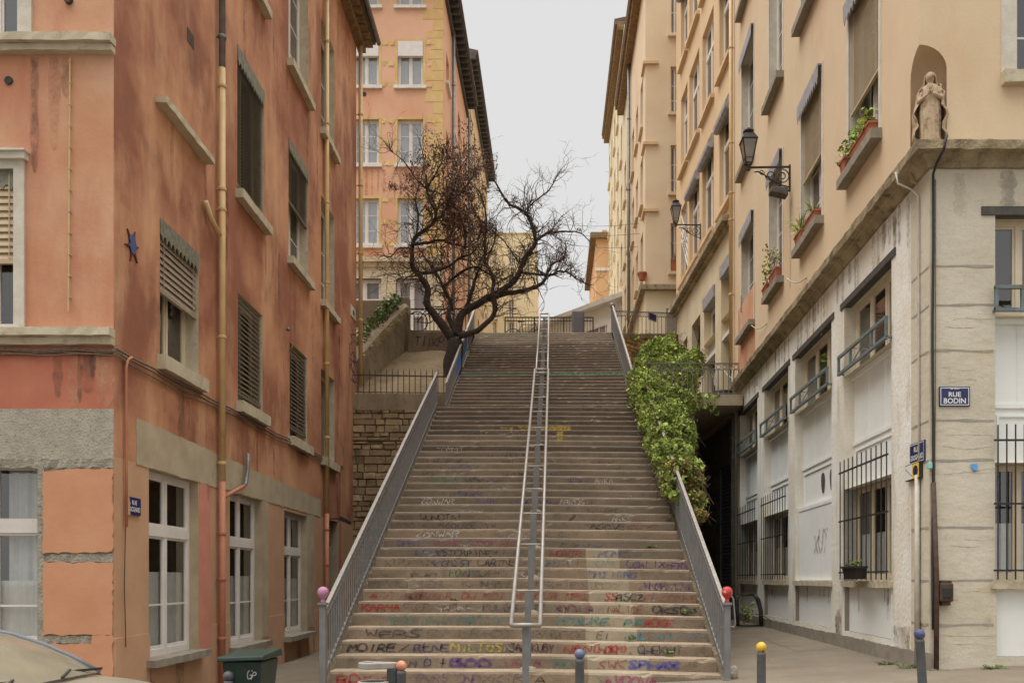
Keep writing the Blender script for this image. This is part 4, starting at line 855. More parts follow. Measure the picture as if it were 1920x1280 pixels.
for fi, (z0, z1) in enumerate(fz + [(fz[2][0] + fz[2][0] - fz[1][0], None)]):
    z1 = z1 or z0 + h_
    for ci, (ua, ub) in enumerate(c2):
        wo = window(PB, B2, B2.S(ua), B2.S(ub), z0, z1, rec=.13, frame='white', reveal='peach', mull=1, bars=(), trans=(.7,), fw=.08, pane='pane', sill=(.12, .12, .14, 'peach'))
        if (fi == 0 and ci < 3) or (fi == 1 and ci in (0,)) or (fi == 2 and ci == 3):
            s0, s1 = B2.S(ua), B2.S(ub); mb = MB(); mb.prism([(-.02, .12), (.08, .12), (.2, -.14), (.19, -.28), (.1, -.34), (-.02, -.3)], B2.p(s0 - .04, z1, 0), B2.n, (0, 0, 1), B2.t * (s1 - s0 + .08)); mb.build('roller_box', M['zinc'], wo)
        if fi == 0 and ci == 3:
            s0, s1 = B2.S(ua), B2.S(ub); mb = MB()
            for k in range(-6, 12):
                for sg in (1, -1):
                    za = z0 + k * .3; mb2 = [(s0, za), (s1, za + (s1 - s0) * sg * 1.2)] if sg > 0 else [(s0, za + (s1 - s0) * 1.2), (s1, za)]
                    if z0 < za and za + (s1 - s0) * 1.2 < z1: mb.beam(B2.p(mb2[0][0], mb2[0][1], -.02), B2.p(mb2[1][0], mb2[1][1], -.02), .04, .02)
            mb.build('lattice', M['white'], wo)
# ground storey of that house, seen above the balcony
low = [(1373, 1352, 470, 598, 'win'), (1341, 1320, 533, 645, 'win'), (1313, 1297, 589, 672, 'lat'), (1288.5, 1281, 632, 700, 'door')]
FB = 6.86
for ua, ub, vt, vb, kd in low:
    s0, s1 = B2.S(ua), B2.S(ub)
    if kd == 'win':
        zt, zb2 = bz(ua - 1, vt), bz(ua - 1, vb - 22); B2.op.append((s0, s1, FB, zt))
        wo = window(PB, B2, s0, s1, zb2, zt, rec=.24, frame='white', reveal='beigestone', opening=False, mull=1, trans=(.72,), fw=.09)
        mb = MB(); B2.box(mb, s0 + .01, s1 - .01, zt - .4, zt - .02, -.2, .06); mb.build('roller_box', M['zinc'], wo)
        mb = MB(); B2.box(mb, s0, s1, zb2 - .5, zb2 - .003, -.28, -.2); B2.box(mb, s0, s1, zb2 - .62, zb2 - .5, -.28, -.03); mb.build('panel', M['white'], wo)
        mb = MB(); B2.box(mb, s0, s1, FB, zb2 - .62, -.32, -.27); db = mb.build('door', M['shutter'], PB)
        mb = MB(); st = .11
        k = -14
        while k < 40:
            for sg in (1, -1):
                za = FB + k * st * 1.3; z2 = za + (s1 - s0)
                if za > FB and z2 < zb2 - .62: mb.beam(B2.p(s0, za if sg > 0 else z2, -.255), B2.p(s1, z2 if sg > 0 else za, -.255), .022, .012)
            k += 1
        mb.build('lattice', M['stonewhite'], db)
        mb = MB()
        for a, c in (((s0, FB), (s0, zb2)), ((s1, zb2), (s1, FB)), ((s1, FB), (s0, FB))): mb.quad(B2.p(a[0], a[1], 0), B2.p(c[0], c[1], 0), B2.p(c[0], c[1], -.3), B2.p(a[0], a[1], -.3))
        mb.build('reveal', M['beigestone'], db)
    else:
        zt, zb2 = bz(ua - .5, vt), bz(ua - .5, vb) if kd == 'lat' else FB
        B2.op.append((s0, s1, zb2, zt)); mb = MB(); B2.box(mb, s0, s1, zb2, zt, -.3, -.25)
        db = mb.build('window' if kd == 'lat' else 'door', M['shutter'], PB)
        if kd == 'lat':
            mb = MB()
            for k in range(-8, 14):
                for sg in (1, -1):
                    za = zb2 + k * .16; z2 = za + (s1 - s0)
                    if za >= zb2 and z2 < zt: mb.beam(B2.p(s0, za if sg > 0 else z2, -.08), B2.p(s1, z2 if sg > 0 else za, -.08), .035, .02)
            mb.build('lattice', M['rust'], db)
        mb = MB()
        for a, c in (((s0, zb2), (s1, zb2)), ((s1, zb2), (s1, zt)), ((s1, zt), (s0, zt)), ((s0, zt), (s0, zb2))): mb.quad(B2.p(a[0], a[1], 0), B2.p(c[0], c[1], 0), B2.p(c[0], c[1], -.3), B2.p(a[0], a[1], -.3))
        mb.build('reveal', M['beigestone'], db)
mb = MB(); B2.sheet(mb, 0, B2E, FB - .5, CB + .1); mb.build('wall', M['beigestone'], PB)
mb = MB(); B2.sheet(mb, 0, B2E, CB + .1, RT + 7); mb.build('wall', M['peach'], PB)
mb = MB(); B2.jag(mb, 0.0, B2E + .1, CB, CB + .12, -.02, .12, .2, .006); B2.jag(mb, 0.0, B2E + .2, CB + .121, CB + .3, -.02, .3, .2, .008); mb.build('cornice', M['limedark'], PB)
q = B2.p(B2E, 0); mb = MB(); mb.quad((q.x, q.y, FB - .5), (14, q.y, FB - .5), (14, q.y, RT + 7), (q.x, q.y, RT + 7)); mb.quad((14, e_.y, 0), (14, q.y, 0), (14, q.y, RT + 7), (14, e_.y, RT + 7)); mb.quad((e_.x, e_.y, RT + 7), (q.x, q.y, RT + 7), (14, q.y, RT + 7), (14, e_.y, RT + 7)); mb.build('wall', M['peach'], PB)
mb = MB(); mb.hexa([(e_.x - .4, e_.y, RT + 7.01), (14, e_.y, RT + 7.01), (14, q.y, RT + 7.01), (q.x - .4, q.y, RT + 7.01), (e_.x + 2, e_.y, RT + 8), (14, e_.y, RT + 8), (14, q.y, RT + 8), (q.x + 2, q.y, RT + 8)]); mb.build('roof', M['tile'], PB)
# ------------------------------------------------------------------ balcony deck over the dark passage
BY = 23.6
BK = thing('balcony', (3.8, BY, 6.86), 'concrete balcony deck with ring frieze railing over the dark passage', 'balcony')
mb = MB(); mb.box(2.45, e_.x + .05, BY, 32.9, 6.55, 6.855); mb.build('deck', M['concpale'], BK)
def flat_rail(par, a, b_, h, nb, ring=.11, base=.04):
    a = Vector(a); b_ = Vector(b_); d = b_ - a; n = nb
    MB().beam(a + Vector((0, 0, h)), b_ + Vector((0, 0, h)), .045, .03).build('handrail', M['steel'], par)
    mb = MB(); mb.beam(a + Vector((0, 0, h - .17)), b_ + Vector((0, 0, h - .17)), .025, .018); mb.beam(a + Vector((0, 0, base)), b_ + Vector((0, 0, base)), .025, .02); mb.build('crossbar', M['steel'], par)
    mb = MB(); L = d.length; k = int(L / .16); dn = d.normalized()
    for i in range(k):
        c = a + d * ((i + .5) / k) + Vector((0, 0, h - .093)); pts = [c + dn * (.062 * cos(2 * pi * j / 10)) + Vector((0, 0, .062 * sin(2 * pi * j / 10))) for j in range(11)]; mb.tube(pts, .009, 4, False)
    mb.build('ring_frieze', M['steel'], par)
    for i in range(nb + 1):
        p = a + d * (i / nb); mb = MB(); mb.box(p.x - .012, p.x + .012, p.y - .012, p.y + .012, p.z - .0, p.z + h - .17); mb.build('baluster', M['steel'], par)
br = thing('balcony_railing', (3.8, BY + .06, 6.86), 'grey ring frieze railing along the edge of the balcony deck', 'railing')
flat_rail(br, (2.6, BY + .06, 6.86), (e_.x - .05, BY + .06, 6.86), .86, 18)
dish = thing('satellite_dish', (P(1356, 742, BY + .5)), 'dark round basin standing on the balcony floor behind the railing', 'basin')
MB().lathe(Vector((P(1356, 742, BY + .5).x, BY + .6, 6.86)), [(.2, 0), (.25, .05), (.28, .19), (.26, .2), (.22, .06), (.01, .03)], 16).build('basin', M['iron'], dish, True); dish.name = 'basin'
# dark passage under the deck: side wall, back wall and a roller shutter
mb = MB(); mb.box(2.4, 5.25, 31.2, 31.6, -.2, 6.54); pw = mb.build('passage_wall', M['rubble_dark'], None); tag(pw, 'dark rubble wall closing the passage under the balcony', 'retaining wall')
mb = MB(); fx = 4.72
sh = thing('roller_shutter', (5.1, 25.4, .4), 'dark ribbed roller shutter beside the grey downpipe under the balcony', 'shutter')
n = 44; q0, q1 = B2.S(1376.5), B2.S(1356)
for i in range(n):
    z0 = .45 + i * .105; mb.prism([(.02, 0), (.05, .02), (.05, .085), (.02, .105)], B2.p(q0, z0), B2.n, (0, 0, 1), B2.t * (q1 - q0))
mb.build('curtain', M['shutter'], sh)
mb = MB(); B2.box(mb, q0 - .08, q0, .3, 5.2, 0, .1); B2.box(mb, q1, q1 + .08, .3, 5.2, 0, .1); B2.box(mb, q0, q1, 5.07, 5.2, 0, .1); mb.build('frame', M['lintel'], sh)
mb = MB(); B2.sheet(mb, 0, B2E, -.3, FB - .4, []); tag(mb.build('passage_side_wall', M['rubble_dark'], None), 'dark side wall of the passage below the balcony behind the roller shutter', 'retaining wall')  # dark rubble colour on the wall under the deck
# ------------------------------------------------------------------ upper street (plateau)
def pz_(x, y):
    z = 10.40 + .15 * max(0, min(7.5, y - 30.4))
    if x < -2.7: z = 9.68 + (10.40 - 9.68) * min(1, max(0, (y - 27.6) / 2.4)) + .15 * max(0, min(7.5, y - 30.4))
    if x > 2.2: z += .13 * (min(x, 5) - 2.2)
    return z
def RWY(x): return 30.25 + (x - 2.2) * 1.12      # line of the right hand wall
mb = MB()
for xs, yf in (([-2.72, -1, 0.6, 2.2], lambda x: DTOP + .05), ([2.2, 3.0, 4.0, 4.95], lambda x: RWY(x)), ([-14, -6.2, -4.6, -2.72], lambda x: 27.65)):
    for i in range(len(xs) - 1):
        prev = None
        for k in (0, .1, .3, .6, 1):
            row = [(x, yf(x) + (40 - yf(x)) * k, 0) for x in (xs[i], xs[i + 1])]
            row = [(x, y, pz_(x + (1e-3 if x == xs[i] else -1e-3), y)) for x, y, _ in row]
            if prev: mb.quad(prev[0], prev[1], row[1], row[0])
            prev = row
mb.quad((-14, 40, pz_(-14, 40)), (14, 40, pz_(-14, 40) + .0), (14, 120, 14), (-14, 120, 14))
tag(mb.build('upper_street', M['pave'], None), kind='structure')
hill = sheetxy([-150, -16, -14], [27.7, 60, 200], lambda x, y: 9.6 + max(0, y - 40) * .04); h2 = sheetxy([14, 16, 150], [33.5, 60, 200], lambda x, y: 11.2 + max(0, y - 40) * .04); h2_ = len(hill.v); hill.v += h2.v; hill.f += [tuple(i + h2_ for i in f) for f in h2.f]
hill.quad((-150, 27.7, -2), (-6, 27.7, -2), (-6, 27.7, 9.6), (-150, 27.7, 9.6)); hill.quad((14, 33.5, -2), (150, 33.5, -2), (150, 33.5, 11.2), (14, 33.5, 11.2))
tag(hill.build('hillside', M['earth'], None), kind='structure')
# ------------------------------------------------------------------ rubble walls
def rubble(F, a0, a1, zb, ztf, mname, mort, label, cat, cop=None, name='rubble_wall', ch=(.10, .2), cw=(.16, .5), out=.03, loc=None):
    g = thing(name, loc or F.p((a0 + a1) / 2, zb), label, cat); mb = MB(); z = zb
    zmax = max(ztf(a0), ztf(a1))
    while z < zmax - .05:
        h = U(*ch); a = a0 - U(0, .2)
        while a < a1:
            wv = U(*cw); s0, s1 = max(a, a0) + .006, min(a + wv, a1) - .006; a += wv
            if s1 - s0 < .05 or z > ztf((s0 + s1) / 2) - .04: continue
            if R() < .05: continue
            zt = min(z + h - .012, ztf((s0 + s1) / 2)); o = out * U(.3, 1.2); j = lambda: U(-.014, .014); i_ = .018
            b = [(s0 + j(), z + j()), (s1 + j(), z + j()), (s1 + j(), zt + j()), (s0 + j(), zt + j())]
            cx = (s0 + s1) / 2; cz = (z + zt) / 2
            f = [(x + (i_ if x < cx else -i_), y + (i_ * .7 if y < cz else -i_ * .7)) for x, y in b]
            mb.add([F.p(x, y, -.02) for x, y in b] + [F.p(x, y, o + U(-.008, .008)) for x, y in f], [(4, 5, 6, 7), (0, 1, 5, 4), (1, 2, 6, 5), (2, 3, 7, 6), (3, 0, 4, 7)])
        z += h
    mb.build('stones', M[mname], g)
    mb = MB(); n = 16
    for i in range(n):
        s0 = a0 + (a1 - a0) * i / n; s1 = a0 + (a1 - a0) * (i + 1) / n
        mb.hexa([F.p(s0, zb - .1, 0), F.p(s1, zb - .1, 0), F.p(s1, zb - .1, -.3), F.p(s0, zb - .1, -.3), F.p(s0, ztf(s0), 0), F.p(s1, ztf(s1), 0), F.p(s1, ztf(s1), -.3), F.p(s0, ztf(s0), -.3)])
    mb.build('mortar_core', M[mort], g)
    return g
M['rubble'] = mat('ochre_rubble_stone', lin(172, 148, 112), lin(142, 122, 92), 2.5, .3, .7, c3=lin(190, 172, 140), sc3=3, lo3=.58, hi3=.66, c4=lin(84, 74, 62), sc4=1.6, lo4=.58, hi4=.72, a4=.7, bump=1.0, bscale=24, bdist=.03, island=.3, grain=.14, gscale=60)
M['rubble_or'] = mat('orange_rubble_stone', lin(186, 138, 84), lin(146, 116, 82), 2.0, .35, .6, c3=lin(196, 176, 140), sc3=3, lo3=.58, hi3=.66, c4=lin(104, 90, 72), sc4=2.4, lo4=.58, hi4=.7, a4=.6, bump=.9, bscale=24, bdist=.03, island=.25, grain=.12, gscale=60)
M['mortar_br'] = mat('brown_lime_mortar', lin(118, 102, 78), lin(92, 80, 62), 5, bump=.8, bscale=40, bdist=.02, grain=.1)
M['oldconc'] = mat('weathered_dark_concrete', lin(150, 134, 110), lin(122, 108, 88), 1.4, .35, .65, c3=lin(98, 90, 62), s3=(2, 2, .4), sc3=1.4, lo3=.52, hi3=.7, a3=.6, c4=lin(88, 78, 64), sc4=4, lo4=.56, hi4=.72, a4=.6, bump=.8, bscale=30, bdist=.02, grain=.12, gscale=60)
YW = 24.25
WL = Face(-6.0, YW, 1, 0, 0, -1)
ztop = 6.56
lw = rubble(WL, .1, 3.06, -.2, lambda a: ztop, 'rubble', 'mortar_br', 'dark ochre rubble retaining wall between terracotta house and the stairway', 'retaining wall', ch=(.09, .24), cw=(.14, .65), out=.045)
mb = MB(); WL.jag(mb, .1, 3.22, ztop - .02, 7.0, -.35, .05, .1, .012); mb.build('coping', M['oldconc'], lw)
pf = thing('picket_fence', (-4.3, YW + .1, 7.0), 'rusty iron picket fence on top of the left retaining wall', 'fence')
MB().beam((-5.62, YW + .1, 7.57), (-3.05, YW + .1, 7.52), .03, .035).build('rail', M['rust'], pf)
MB().beam((-5.62, YW + .1, 7.08), (-3.05, YW + .1, 7.06), .02, .02).build('rail', M['rust'], pf)
for i in range(16):
    x = -5.55 + i * .163; mb = MB(); mb.box(x - .011, x + .011, YW + .089, YW + .111, 6.98, 7.66); mb.add([(x - .011, YW + .089, 7.66), (x + .011, YW + .089, 7.66), (x + .011, YW + .111, 7.66), (x - .011, YW + .111, 7.66), (x, YW + .1, 7.78)], [(0, 1, 4), (1, 2, 4), (2, 3, 4), (3, 0, 4)]); mb.build('picket', M['rust'], pf)
# terrace bank
YB = 27.45
def bz_(x, y): return 6.94 + (9.12 - 6.94) * ((y - YW) / (YB - YW)) ** 1.1 + .09 * mnoise.noise(Vector((x * 1.1, y * .9, 0)))
mb = MB(); nx, ny = 20, 24
mb.v = [(-6.2 + 3.52 * i / nx, YW - .0 + (YB + .1 - YW) * j / ny, bz_(-6.2 + 3.52 * i / nx, YW + (YB - YW) * j / ny)) for j in range(ny + 1) for i in range(nx + 1)]
mb.f = [(j * (nx + 1) + i, j * (nx + 1) + i + 1, (j + 1) * (nx + 1) + i + 1, (j + 1) * (nx + 1) + i) for j in range(ny) for i in range(nx)]
tag(mb.build('terrace_bank', M['earth'], None, True), kind='structure')
# sloping wall beside the bank, and the higher wall behind it
sw_ = thing('sloping_wall', (-5.2, 26, 8), 'mossy old wall with sloping coping climbing beside the earth bank', 'wall')
mb = MB(); n = 30; rows = []
for i in range(n + 1):
    t = i / n; x = -5.86 + 1.16 * t; y = YW + .15 + (YB + .2 - YW - .15) * t; zt = 7.75 + (10.72 - 7.75) * (t ** .92) + .03 * mnoise.noise(Vector((t * 9, 2, 0))); th = .34
    rows.append([(x, y, 6.5), (x + U(-.015, .015), y, zt - .22), (x + .05, y, zt - .18), (x + .06, y, zt - .05), (x - .05, y, zt), (x - th, y, zt - .01), (x - th, y, 6.5)])
mb.v = [p for r in rows for p in r]
for i in range(n):
    for k in range(6): mb.f.append((i * 7 + k, i * 7 + k + 1, (i + 1) * 7 + k + 1, (i + 1) * 7 + k))
mb.f += [tuple(range(7)), tuple(n * 7 + k for k in range(7))]; mb.build('masonry', M['oldconc'], sw_)
mb = MB(); mb.box(-5.08, -4.64, YB + .12, YB + .46, 8.8, 10.86); mb.build('pier', M['oldconc'], sw_, bevel=.03)
hw = MB().box(-8.5, -5.02, YB + .3, YB + .62, 6, 10.82).build('garden_wall', M['oldconc'], None, bevel=.03); tag(hw, 'grey stained higher wall behind the green planting bed', 'wall')
bed = sheetxy([-9, -7, -6.1, -5.5, -5.1], [YW + .2, 25.5, 26.5, YB + .35], lambda x, y: 7.4 + (y - YW) * .72 + .0 * x)
bed.v = [(min(x, -5.86 + 1.16 * (y - YW - .15) / (YB + .05 - YW) - .2), y, z) for x, y, z in bed.v]; bed = bed.build('planting_bed', M['earth'], None); tag(bed, kind='structure')
lowall = thing('low_wall', (-3.7, YB, 9), 'low stained concrete wall with faded black writing behind the tree', 'wall')
mb = MB(); mb.box(-4.66, -2.74, YB, YB + .22, 8.6, 9.72); mb.build('masonry', M['oldconc'], lowall, bevel=.02)
bkf = thing('street_railing', (-3.7, YB + .1, 9.72), 'dark ornate railing on the low wall in front of the parked bicycle', 'railing')
flat_rail(bkf, (-4.6, YB + .1, 9.72), (-2.8, YB + .1, 9.72), .74, 14)
for o in bkf.children: o.data.materials[0] = M['iron']
# right hand retaining wall under the pavement
WR = Face(2.2, RWY(2.2), 2.75, 3.08, 3.08, -2.75); WRE = sqrt(2.75 ** 2 + 3.08 ** 2)
rw = rubble(WR, .0, WRE, 6.9, lambda a: 10.30 + a / WRE * .87, 'rubble_or', 'mortar_br', 'orange brown rubble wall under the pavement above the ivy', 'retaining wall', ch=(.11, .2), cw=(.2, .6))
mb = MB(); n = 24
rows = []
for i in range(n + 1):
    a = WRE * i / n; z = 10.30 + a / WRE * .87; rows.append([WR.p(a, z - .03, .03 + U(-.02, .02)), WR.p(a, z + .12, .05 + U(-.015, .015)), WR.p(a, z + .13, -.3), WR.p(a, z - .03, -.3)])
mb.v = [tuple(p) for r in rows for p in r]
for i in range(n):
    for k in range(4): mb.f.append((i * 4 + k, i * 4 + (k + 1) % 4, (i + 1) * 4 + (k + 1) % 4, (i + 1) * 4 + k))
mb.build('coping', M['oldconc'], rw)
pr = thing('pavement_railing', (3.4, 31.5, 10.5), 'grey ring frieze railing along the pavement above the orange rubble wall', 'railing')
flat_rail(pr, WR.p(.02, 10.43, -.1), WR.p(WRE - .05, 11.29, -.1), .84, 16)
MB().box(WR.p(0, 0, -.1).x - .04, WR.p(0, 0, -.1).x + .04, WR.p(0, 0, -.1).y - .04, WR.p(0, 0, -.1).y + .04, 10.4, 11.36).build('newel_post', M['steel'], pr)
MB().ball((WR.p(0, 0, -.1).x, WR.p(0, 0, -.1).y, 11.46), .1).build('newel_ball', M['steel'], pr, True)
# ------------------------------------------------------------------ tall house on the right, set back behind the pavement
M['apricot'] = mat('apricot_render', lin(226, 206, 174), lin(218, 194, 160), .6, c3=lin(208, 164, 124), s3=(1, 1, .3), sc3=.6, lo3=.55, hi3=.75, a3=.4, bump=.12, grain=.02)
M['ivory'] = mat('ivory_render', lin(228, 214, 182), lin(220, 204, 168), .6, c3=lin(206, 188, 150), s3=(1, 1, .3), sc3=.6, lo3=.55, hi3=.75, a3=.4, bump=.12, grain=.02)
M['orange2'] = mat('far_orange_render', lin(216, 174, 130), lin(208, 162, 118), .5, bump=.1, grain=.02)
def slit(par, F, s0, s1, z0, z1, rv, sill='peach', rec=.2, fr='white', opening=True):
    if opening: F.op.append((s0, s1, z0, z1))
    mb = MB(); f = .06
    F.box(mb, s0, s0 + f, z0, z1, -rec - .05, -rec); F.box(mb, s1 - f, s1, z0, z1, -rec - .05, -rec); F.box(mb, s0 + f, s1 - f, z1 - f, z1, -rec - .05, -rec); F.box(mb, s0 + f, s1 - f, z0, z0 + f, -rec - .05, -rec)
    F.box(mb, (s0 + s1) / 2 - .04, (s0 + s1) / 2 + .04, z0 + f, z1 - f, -rec - .05, -rec + .004)
    for t in (.3, .62): F.box(mb, s0 + f, s1 - f, z0 + (z1 - z0) * t - .02, z0 + (z1 - z0) * t + .02, -rec - .045, -rec - .006)
    wo = mb.build('window', M[fr], par)
    mb = MB(); F.box(mb, s0 + f * .5, s1 - f * .5, z0 + f * .5, z1 - f * .5, -rec - .04, -rec - .03); mb.build('pane', M['fardark'], wo)
    mb = MB()
    for a, c in (((s0, z0), (s1, z0)), ((s1, z0), (s1, z1)), ((s1, z1), (s0, z1)), ((s0, z1), (s0, z0))): mb.quad(F.p(a[0], a[1], 0), F.p(c[0], c[1], 0), F.p(c[0], c[1], -rec - .05), F.p(a[0], a[1], -rec - .05))
    mb.build('reveal', M[rv], wo)
    mb = MB(); F.box(mb, s0 - .12, s1 + .12, z0 - .12, z0 + .003, -rec, .12); mb.build('sill', M[sill], wo)
    return wo
m = mat('far_window_glass', lin(138, 136, 132), lin(110, 108, 106), 1.5, rough=.12, bump=0, spec=.6); M['fardark'] = m
YM = 35.8; XM = 174 * YM / F_PX
MF = Face(XM, YM, 1, 0, 0, -1); MS = Face(XM, YM, 0, 1, -1, 0)
TB = thing('tall_building', (XM, YM, 11), 'tall apricot and ivory house receding on the right with deep brown eaves', 'building')
mv = lambda v: EYE + (CY - v) * YM / F_PX
for v0, v1 in ((-85, 65), (62 + 63, 212), (272, 362), (418, 510)):
    v0_, v1_ = (v0, v1); slit(TB, MF, MF.S(1257.5), MF.S(1274), mv(v1_), mv(v0_), 'apricot', 'apricot', .14)
gzm = mv(545)
secs = [(0, 6.4, 27.5, 'apricot', [1.5, 3.6, 5.5]), (6.4, 11.0, 27.5, 'ivory', [7.6, 9.9]), (11.0, 23.2, 32.2, 'ivory', [12.4, 15, 17.6, 20.2, 22.3])]
for a0, a1, zt, m_, cs in secs:
    for r_ in range(7):
        z0 = mv(510) + (r_ - 1) * 3.33 + (.6 if m_ == 'ivory' else 0)
        if z0 + 2.1 > zt - .8: continue
        for c in cs: slit(TB, MS, c - .52, c + .52, z0 + (.35 if (cs.index(c) % 2 and m_ == 'apricot') else 0), z0 + 2.1, m_, 'ivory' if m_ == 'ivory' else 'apricot')
    mb = MB(); MS.sheet(mb, a0, a1, gzm + .1, zt); mb.build('wall', M[m_], TB)
    mb = MB(); MS.jag(mb, a0 - (.3 if a0 == 0 else 0), a1 + .02, zt - .35, zt - .05, -.02, .35, .6, 0); MS.jag(mb, a0 - (.4 if a0 == 0 else 0), a1 + .02, zt - .049, zt + .12, -.3, .46, .6, 0)
    mb.build('eave', M['eave'], TB)
    mb = MB(); q0 = MS.p(a0, zt + .122, .48); q1 = MS.p(a1, zt + .122, .48); mb.hexa([q0, q1, (16, YM + a1, zt + .122), (16, YM + a0, zt + .122), MS.p(a0, zt + .24, .50), MS.p(a1, zt + .24, .50), (14, YM + a1, zt + 2.5), (14, YM + a0, zt + 2.5)]); mb.build('roof', M['tile'], TB)
    mb = MB(); mb.quad(MS.p(a0, 9), (16, YM + a0, 9), (16, YM + a0, zt), MS.p(a0, zt)) if a0 > 10 else None
    if mb.v: mb.build('wall', M[m_], TB)
for r_ in range(2):
    pass
mb = MB(); MF.sheet(mb, 0, 12, gzm + .1, 27.5); mb.build('wall', M['apricot'], TB)
mb = MB(); MF.sheet(mb, 0, 12, 10, gzm + .1); MS.sheet(mb, 0, 23.2, 10, gzm + .1, []); mb.build('wall', M['ivory'], TB)
mb = MB(); MF.jag(mb, -.22, 12, gzm, gzm + .2, -.02, .22, .2, .006); MS.jag(mb, 0.0, 6.4, gzm, gzm + .2, -.02, .22, .2, .006); mb.build('cornice', M['limedark'], TB)
mb = MB(); q = MS.p(23.2, 0); mb.quad((q.x, q.y, 9), (16, q.y, 9), (16, q.y, 32.2), (q.x, q.y, 32.2)); mb.build('wall', M['ivory'], TB)
for v in (119, 270, 395, 538):    # short string course returns at the corner
    mb = MB(); z = mv(v); MF.box(mb, -.1, 24 * YM / F_PX, z - .06, z + .06, -.02, .10); MS.box(mb, 0.0, .9, z - .06, z + .06, -.02, .10); mb.build('string_course', M['peach'], TB)
pipe(TB, MS, 6.45, [27.2, 11], ['greypipe'], .08, .12, [z for z in (28, 24.5, 21, 17.5, 14)])
mb = MB(); MF.box(mb, MF.S(1249), MF.S(1268), 10, mv(578), -.02, .03); mb.build('door', M['stonegrey'], TB)
mb = MB(); MF.box(mb, MF.S(1196), MF.S(1210), 0, 0.01, 0, .01)
pot_u = [(1204, 520), (1262, 494)]
# ------------------------------------------------------------------ orange house with yellow quoins, left
M['orange'] = mat('salmon_orange_render', lin(222, 176, 144), lin(214, 162, 128), .5, .35, .65, c3=lin(208, 132, 92), s3=(1, 1, .3), sc3=.5, lo3=.56, hi3=.76, a3=.6, bump=.15, grain=.03)
M['yellow'] = mat('ochre_yellow_quoin', lin(214, 184, 128), lin(206, 168, 110), 1.2, c3=lin(224, 194, 136), sc3=2, lo3=.55, hi3=.7, bump=.3, bscale=20, grain=.04)
YO = 35.5; XO = -206 * YO / F_PX
OF = Face(XO, YO, 1, 0, 0, -1); OS = Face(XO, YO, 0, 1, 1, 0); ov_ = lambda v: EYE + (CY - v) * YO / F_PX
OB = thing('orange_building', (XO, YO, 10.5), 'salmon orange house with yellow quoins and white windows behind the bare tree', 'building')
OGZ = ov_(492)
for ua, ub in ((560, 607), (662, 710.5), (745.5, 793.5)):
    for k, (vt, vb) in enumerate(((-75, 12), (78, 162), (224, 309), (372, 460))):
        window(OB, OF, OF.S(ua), OF.S(ub), ov_(vb), ov_(vt), rec=.13, frame='white', reveal='yellow', surround=(.1, .015, 'yellow'), mull=1, trans=(), bars=(.33, .66) if k >= 2 else (), fw=.08, pane='panesky', rollerbox=.62 if k == 1 else (1.1 if k == 0 else None), sill=(.14, .12, .1, 'white'), curtain=.97)
for ua, ub, vt, vb in ((650, 715, 522, 600), (743, 800, 522, 640)):
    window(OB, OF, OF.S(ua), OF.S(ub), ov_(vb), ov_(vt), rec=.16, frame='white', reveal='lintel', mull=1, trans=(.45,), bars=(), fw=.1, pane='panesky', curtain=.97)
mb = MB(); OF.sheet(mb, -12, 0, OGZ, 26.8); mb.build('wall', M['orange'], OB)
mb = MB(); OF.sheet(mb, -12, 0, 9, OGZ); mb.build('wall', M['beigestone'], OB)
mb = MB(); OF.jag(mb, -12, .05, OGZ - .02, OGZ + .14, -.02, .2, .3, .004); OF.jag(mb, -12, .03, OGZ - .2, OGZ - .021, -.02, .08, .3, .004); mb.build('cornice', M['beigestone'], OB)
z = OGZ + .15; k = 0
while z < 26.6:     # toothed yellow quoins at the corner and bands between the windows
    h = U(.3, .5); wd = U(.35, .5) if k % 2 else U(.62, .85)
    mb = MB(); OF.box(mb, -wd, .012, z, z + h - .02, -.01, .012); mb.box(XO, XO + .012, YO, YO + .4, z, z + h - .02); mb.build('quoin', M['yellow'], OB); z += h; k += 1
for vt, vb in ((78, 162), (224, 309), (372, 460)):
    for f in (.03, .5, .97):
        z = ov_(vb) + (ov_(vt) - ov_(vb)) * f; mb = MB(); OF.jag(mb, OF.S(715), OF.S(740), z - .09, z + .09, -.01, .012, .1, .02); mb.build('quoin_band', M['yellow'], OB); mb = MB(); OF.jag(mb, OF.S(799), OF.S(818), z - .09, z + .09, -.01, .012, .1, .02); mb.build('quoin_band', M['yellow'], OB)
for u0 in (696, 760):
    for q_ in range(5): stain(OB, OF, 'terra_front', OF.S(u0 + q_ * 11 - 20), ov_(375 - U(0, 20)), ov_(318), U(.06, .16))
osec = [(0, 10, 26.8, 'orange', (1.7, 3.9, 6.2, 8.6)), (10, 24.5, 29.7, 'peach', (12, 14.5, 17.2, 20, 22.6))]
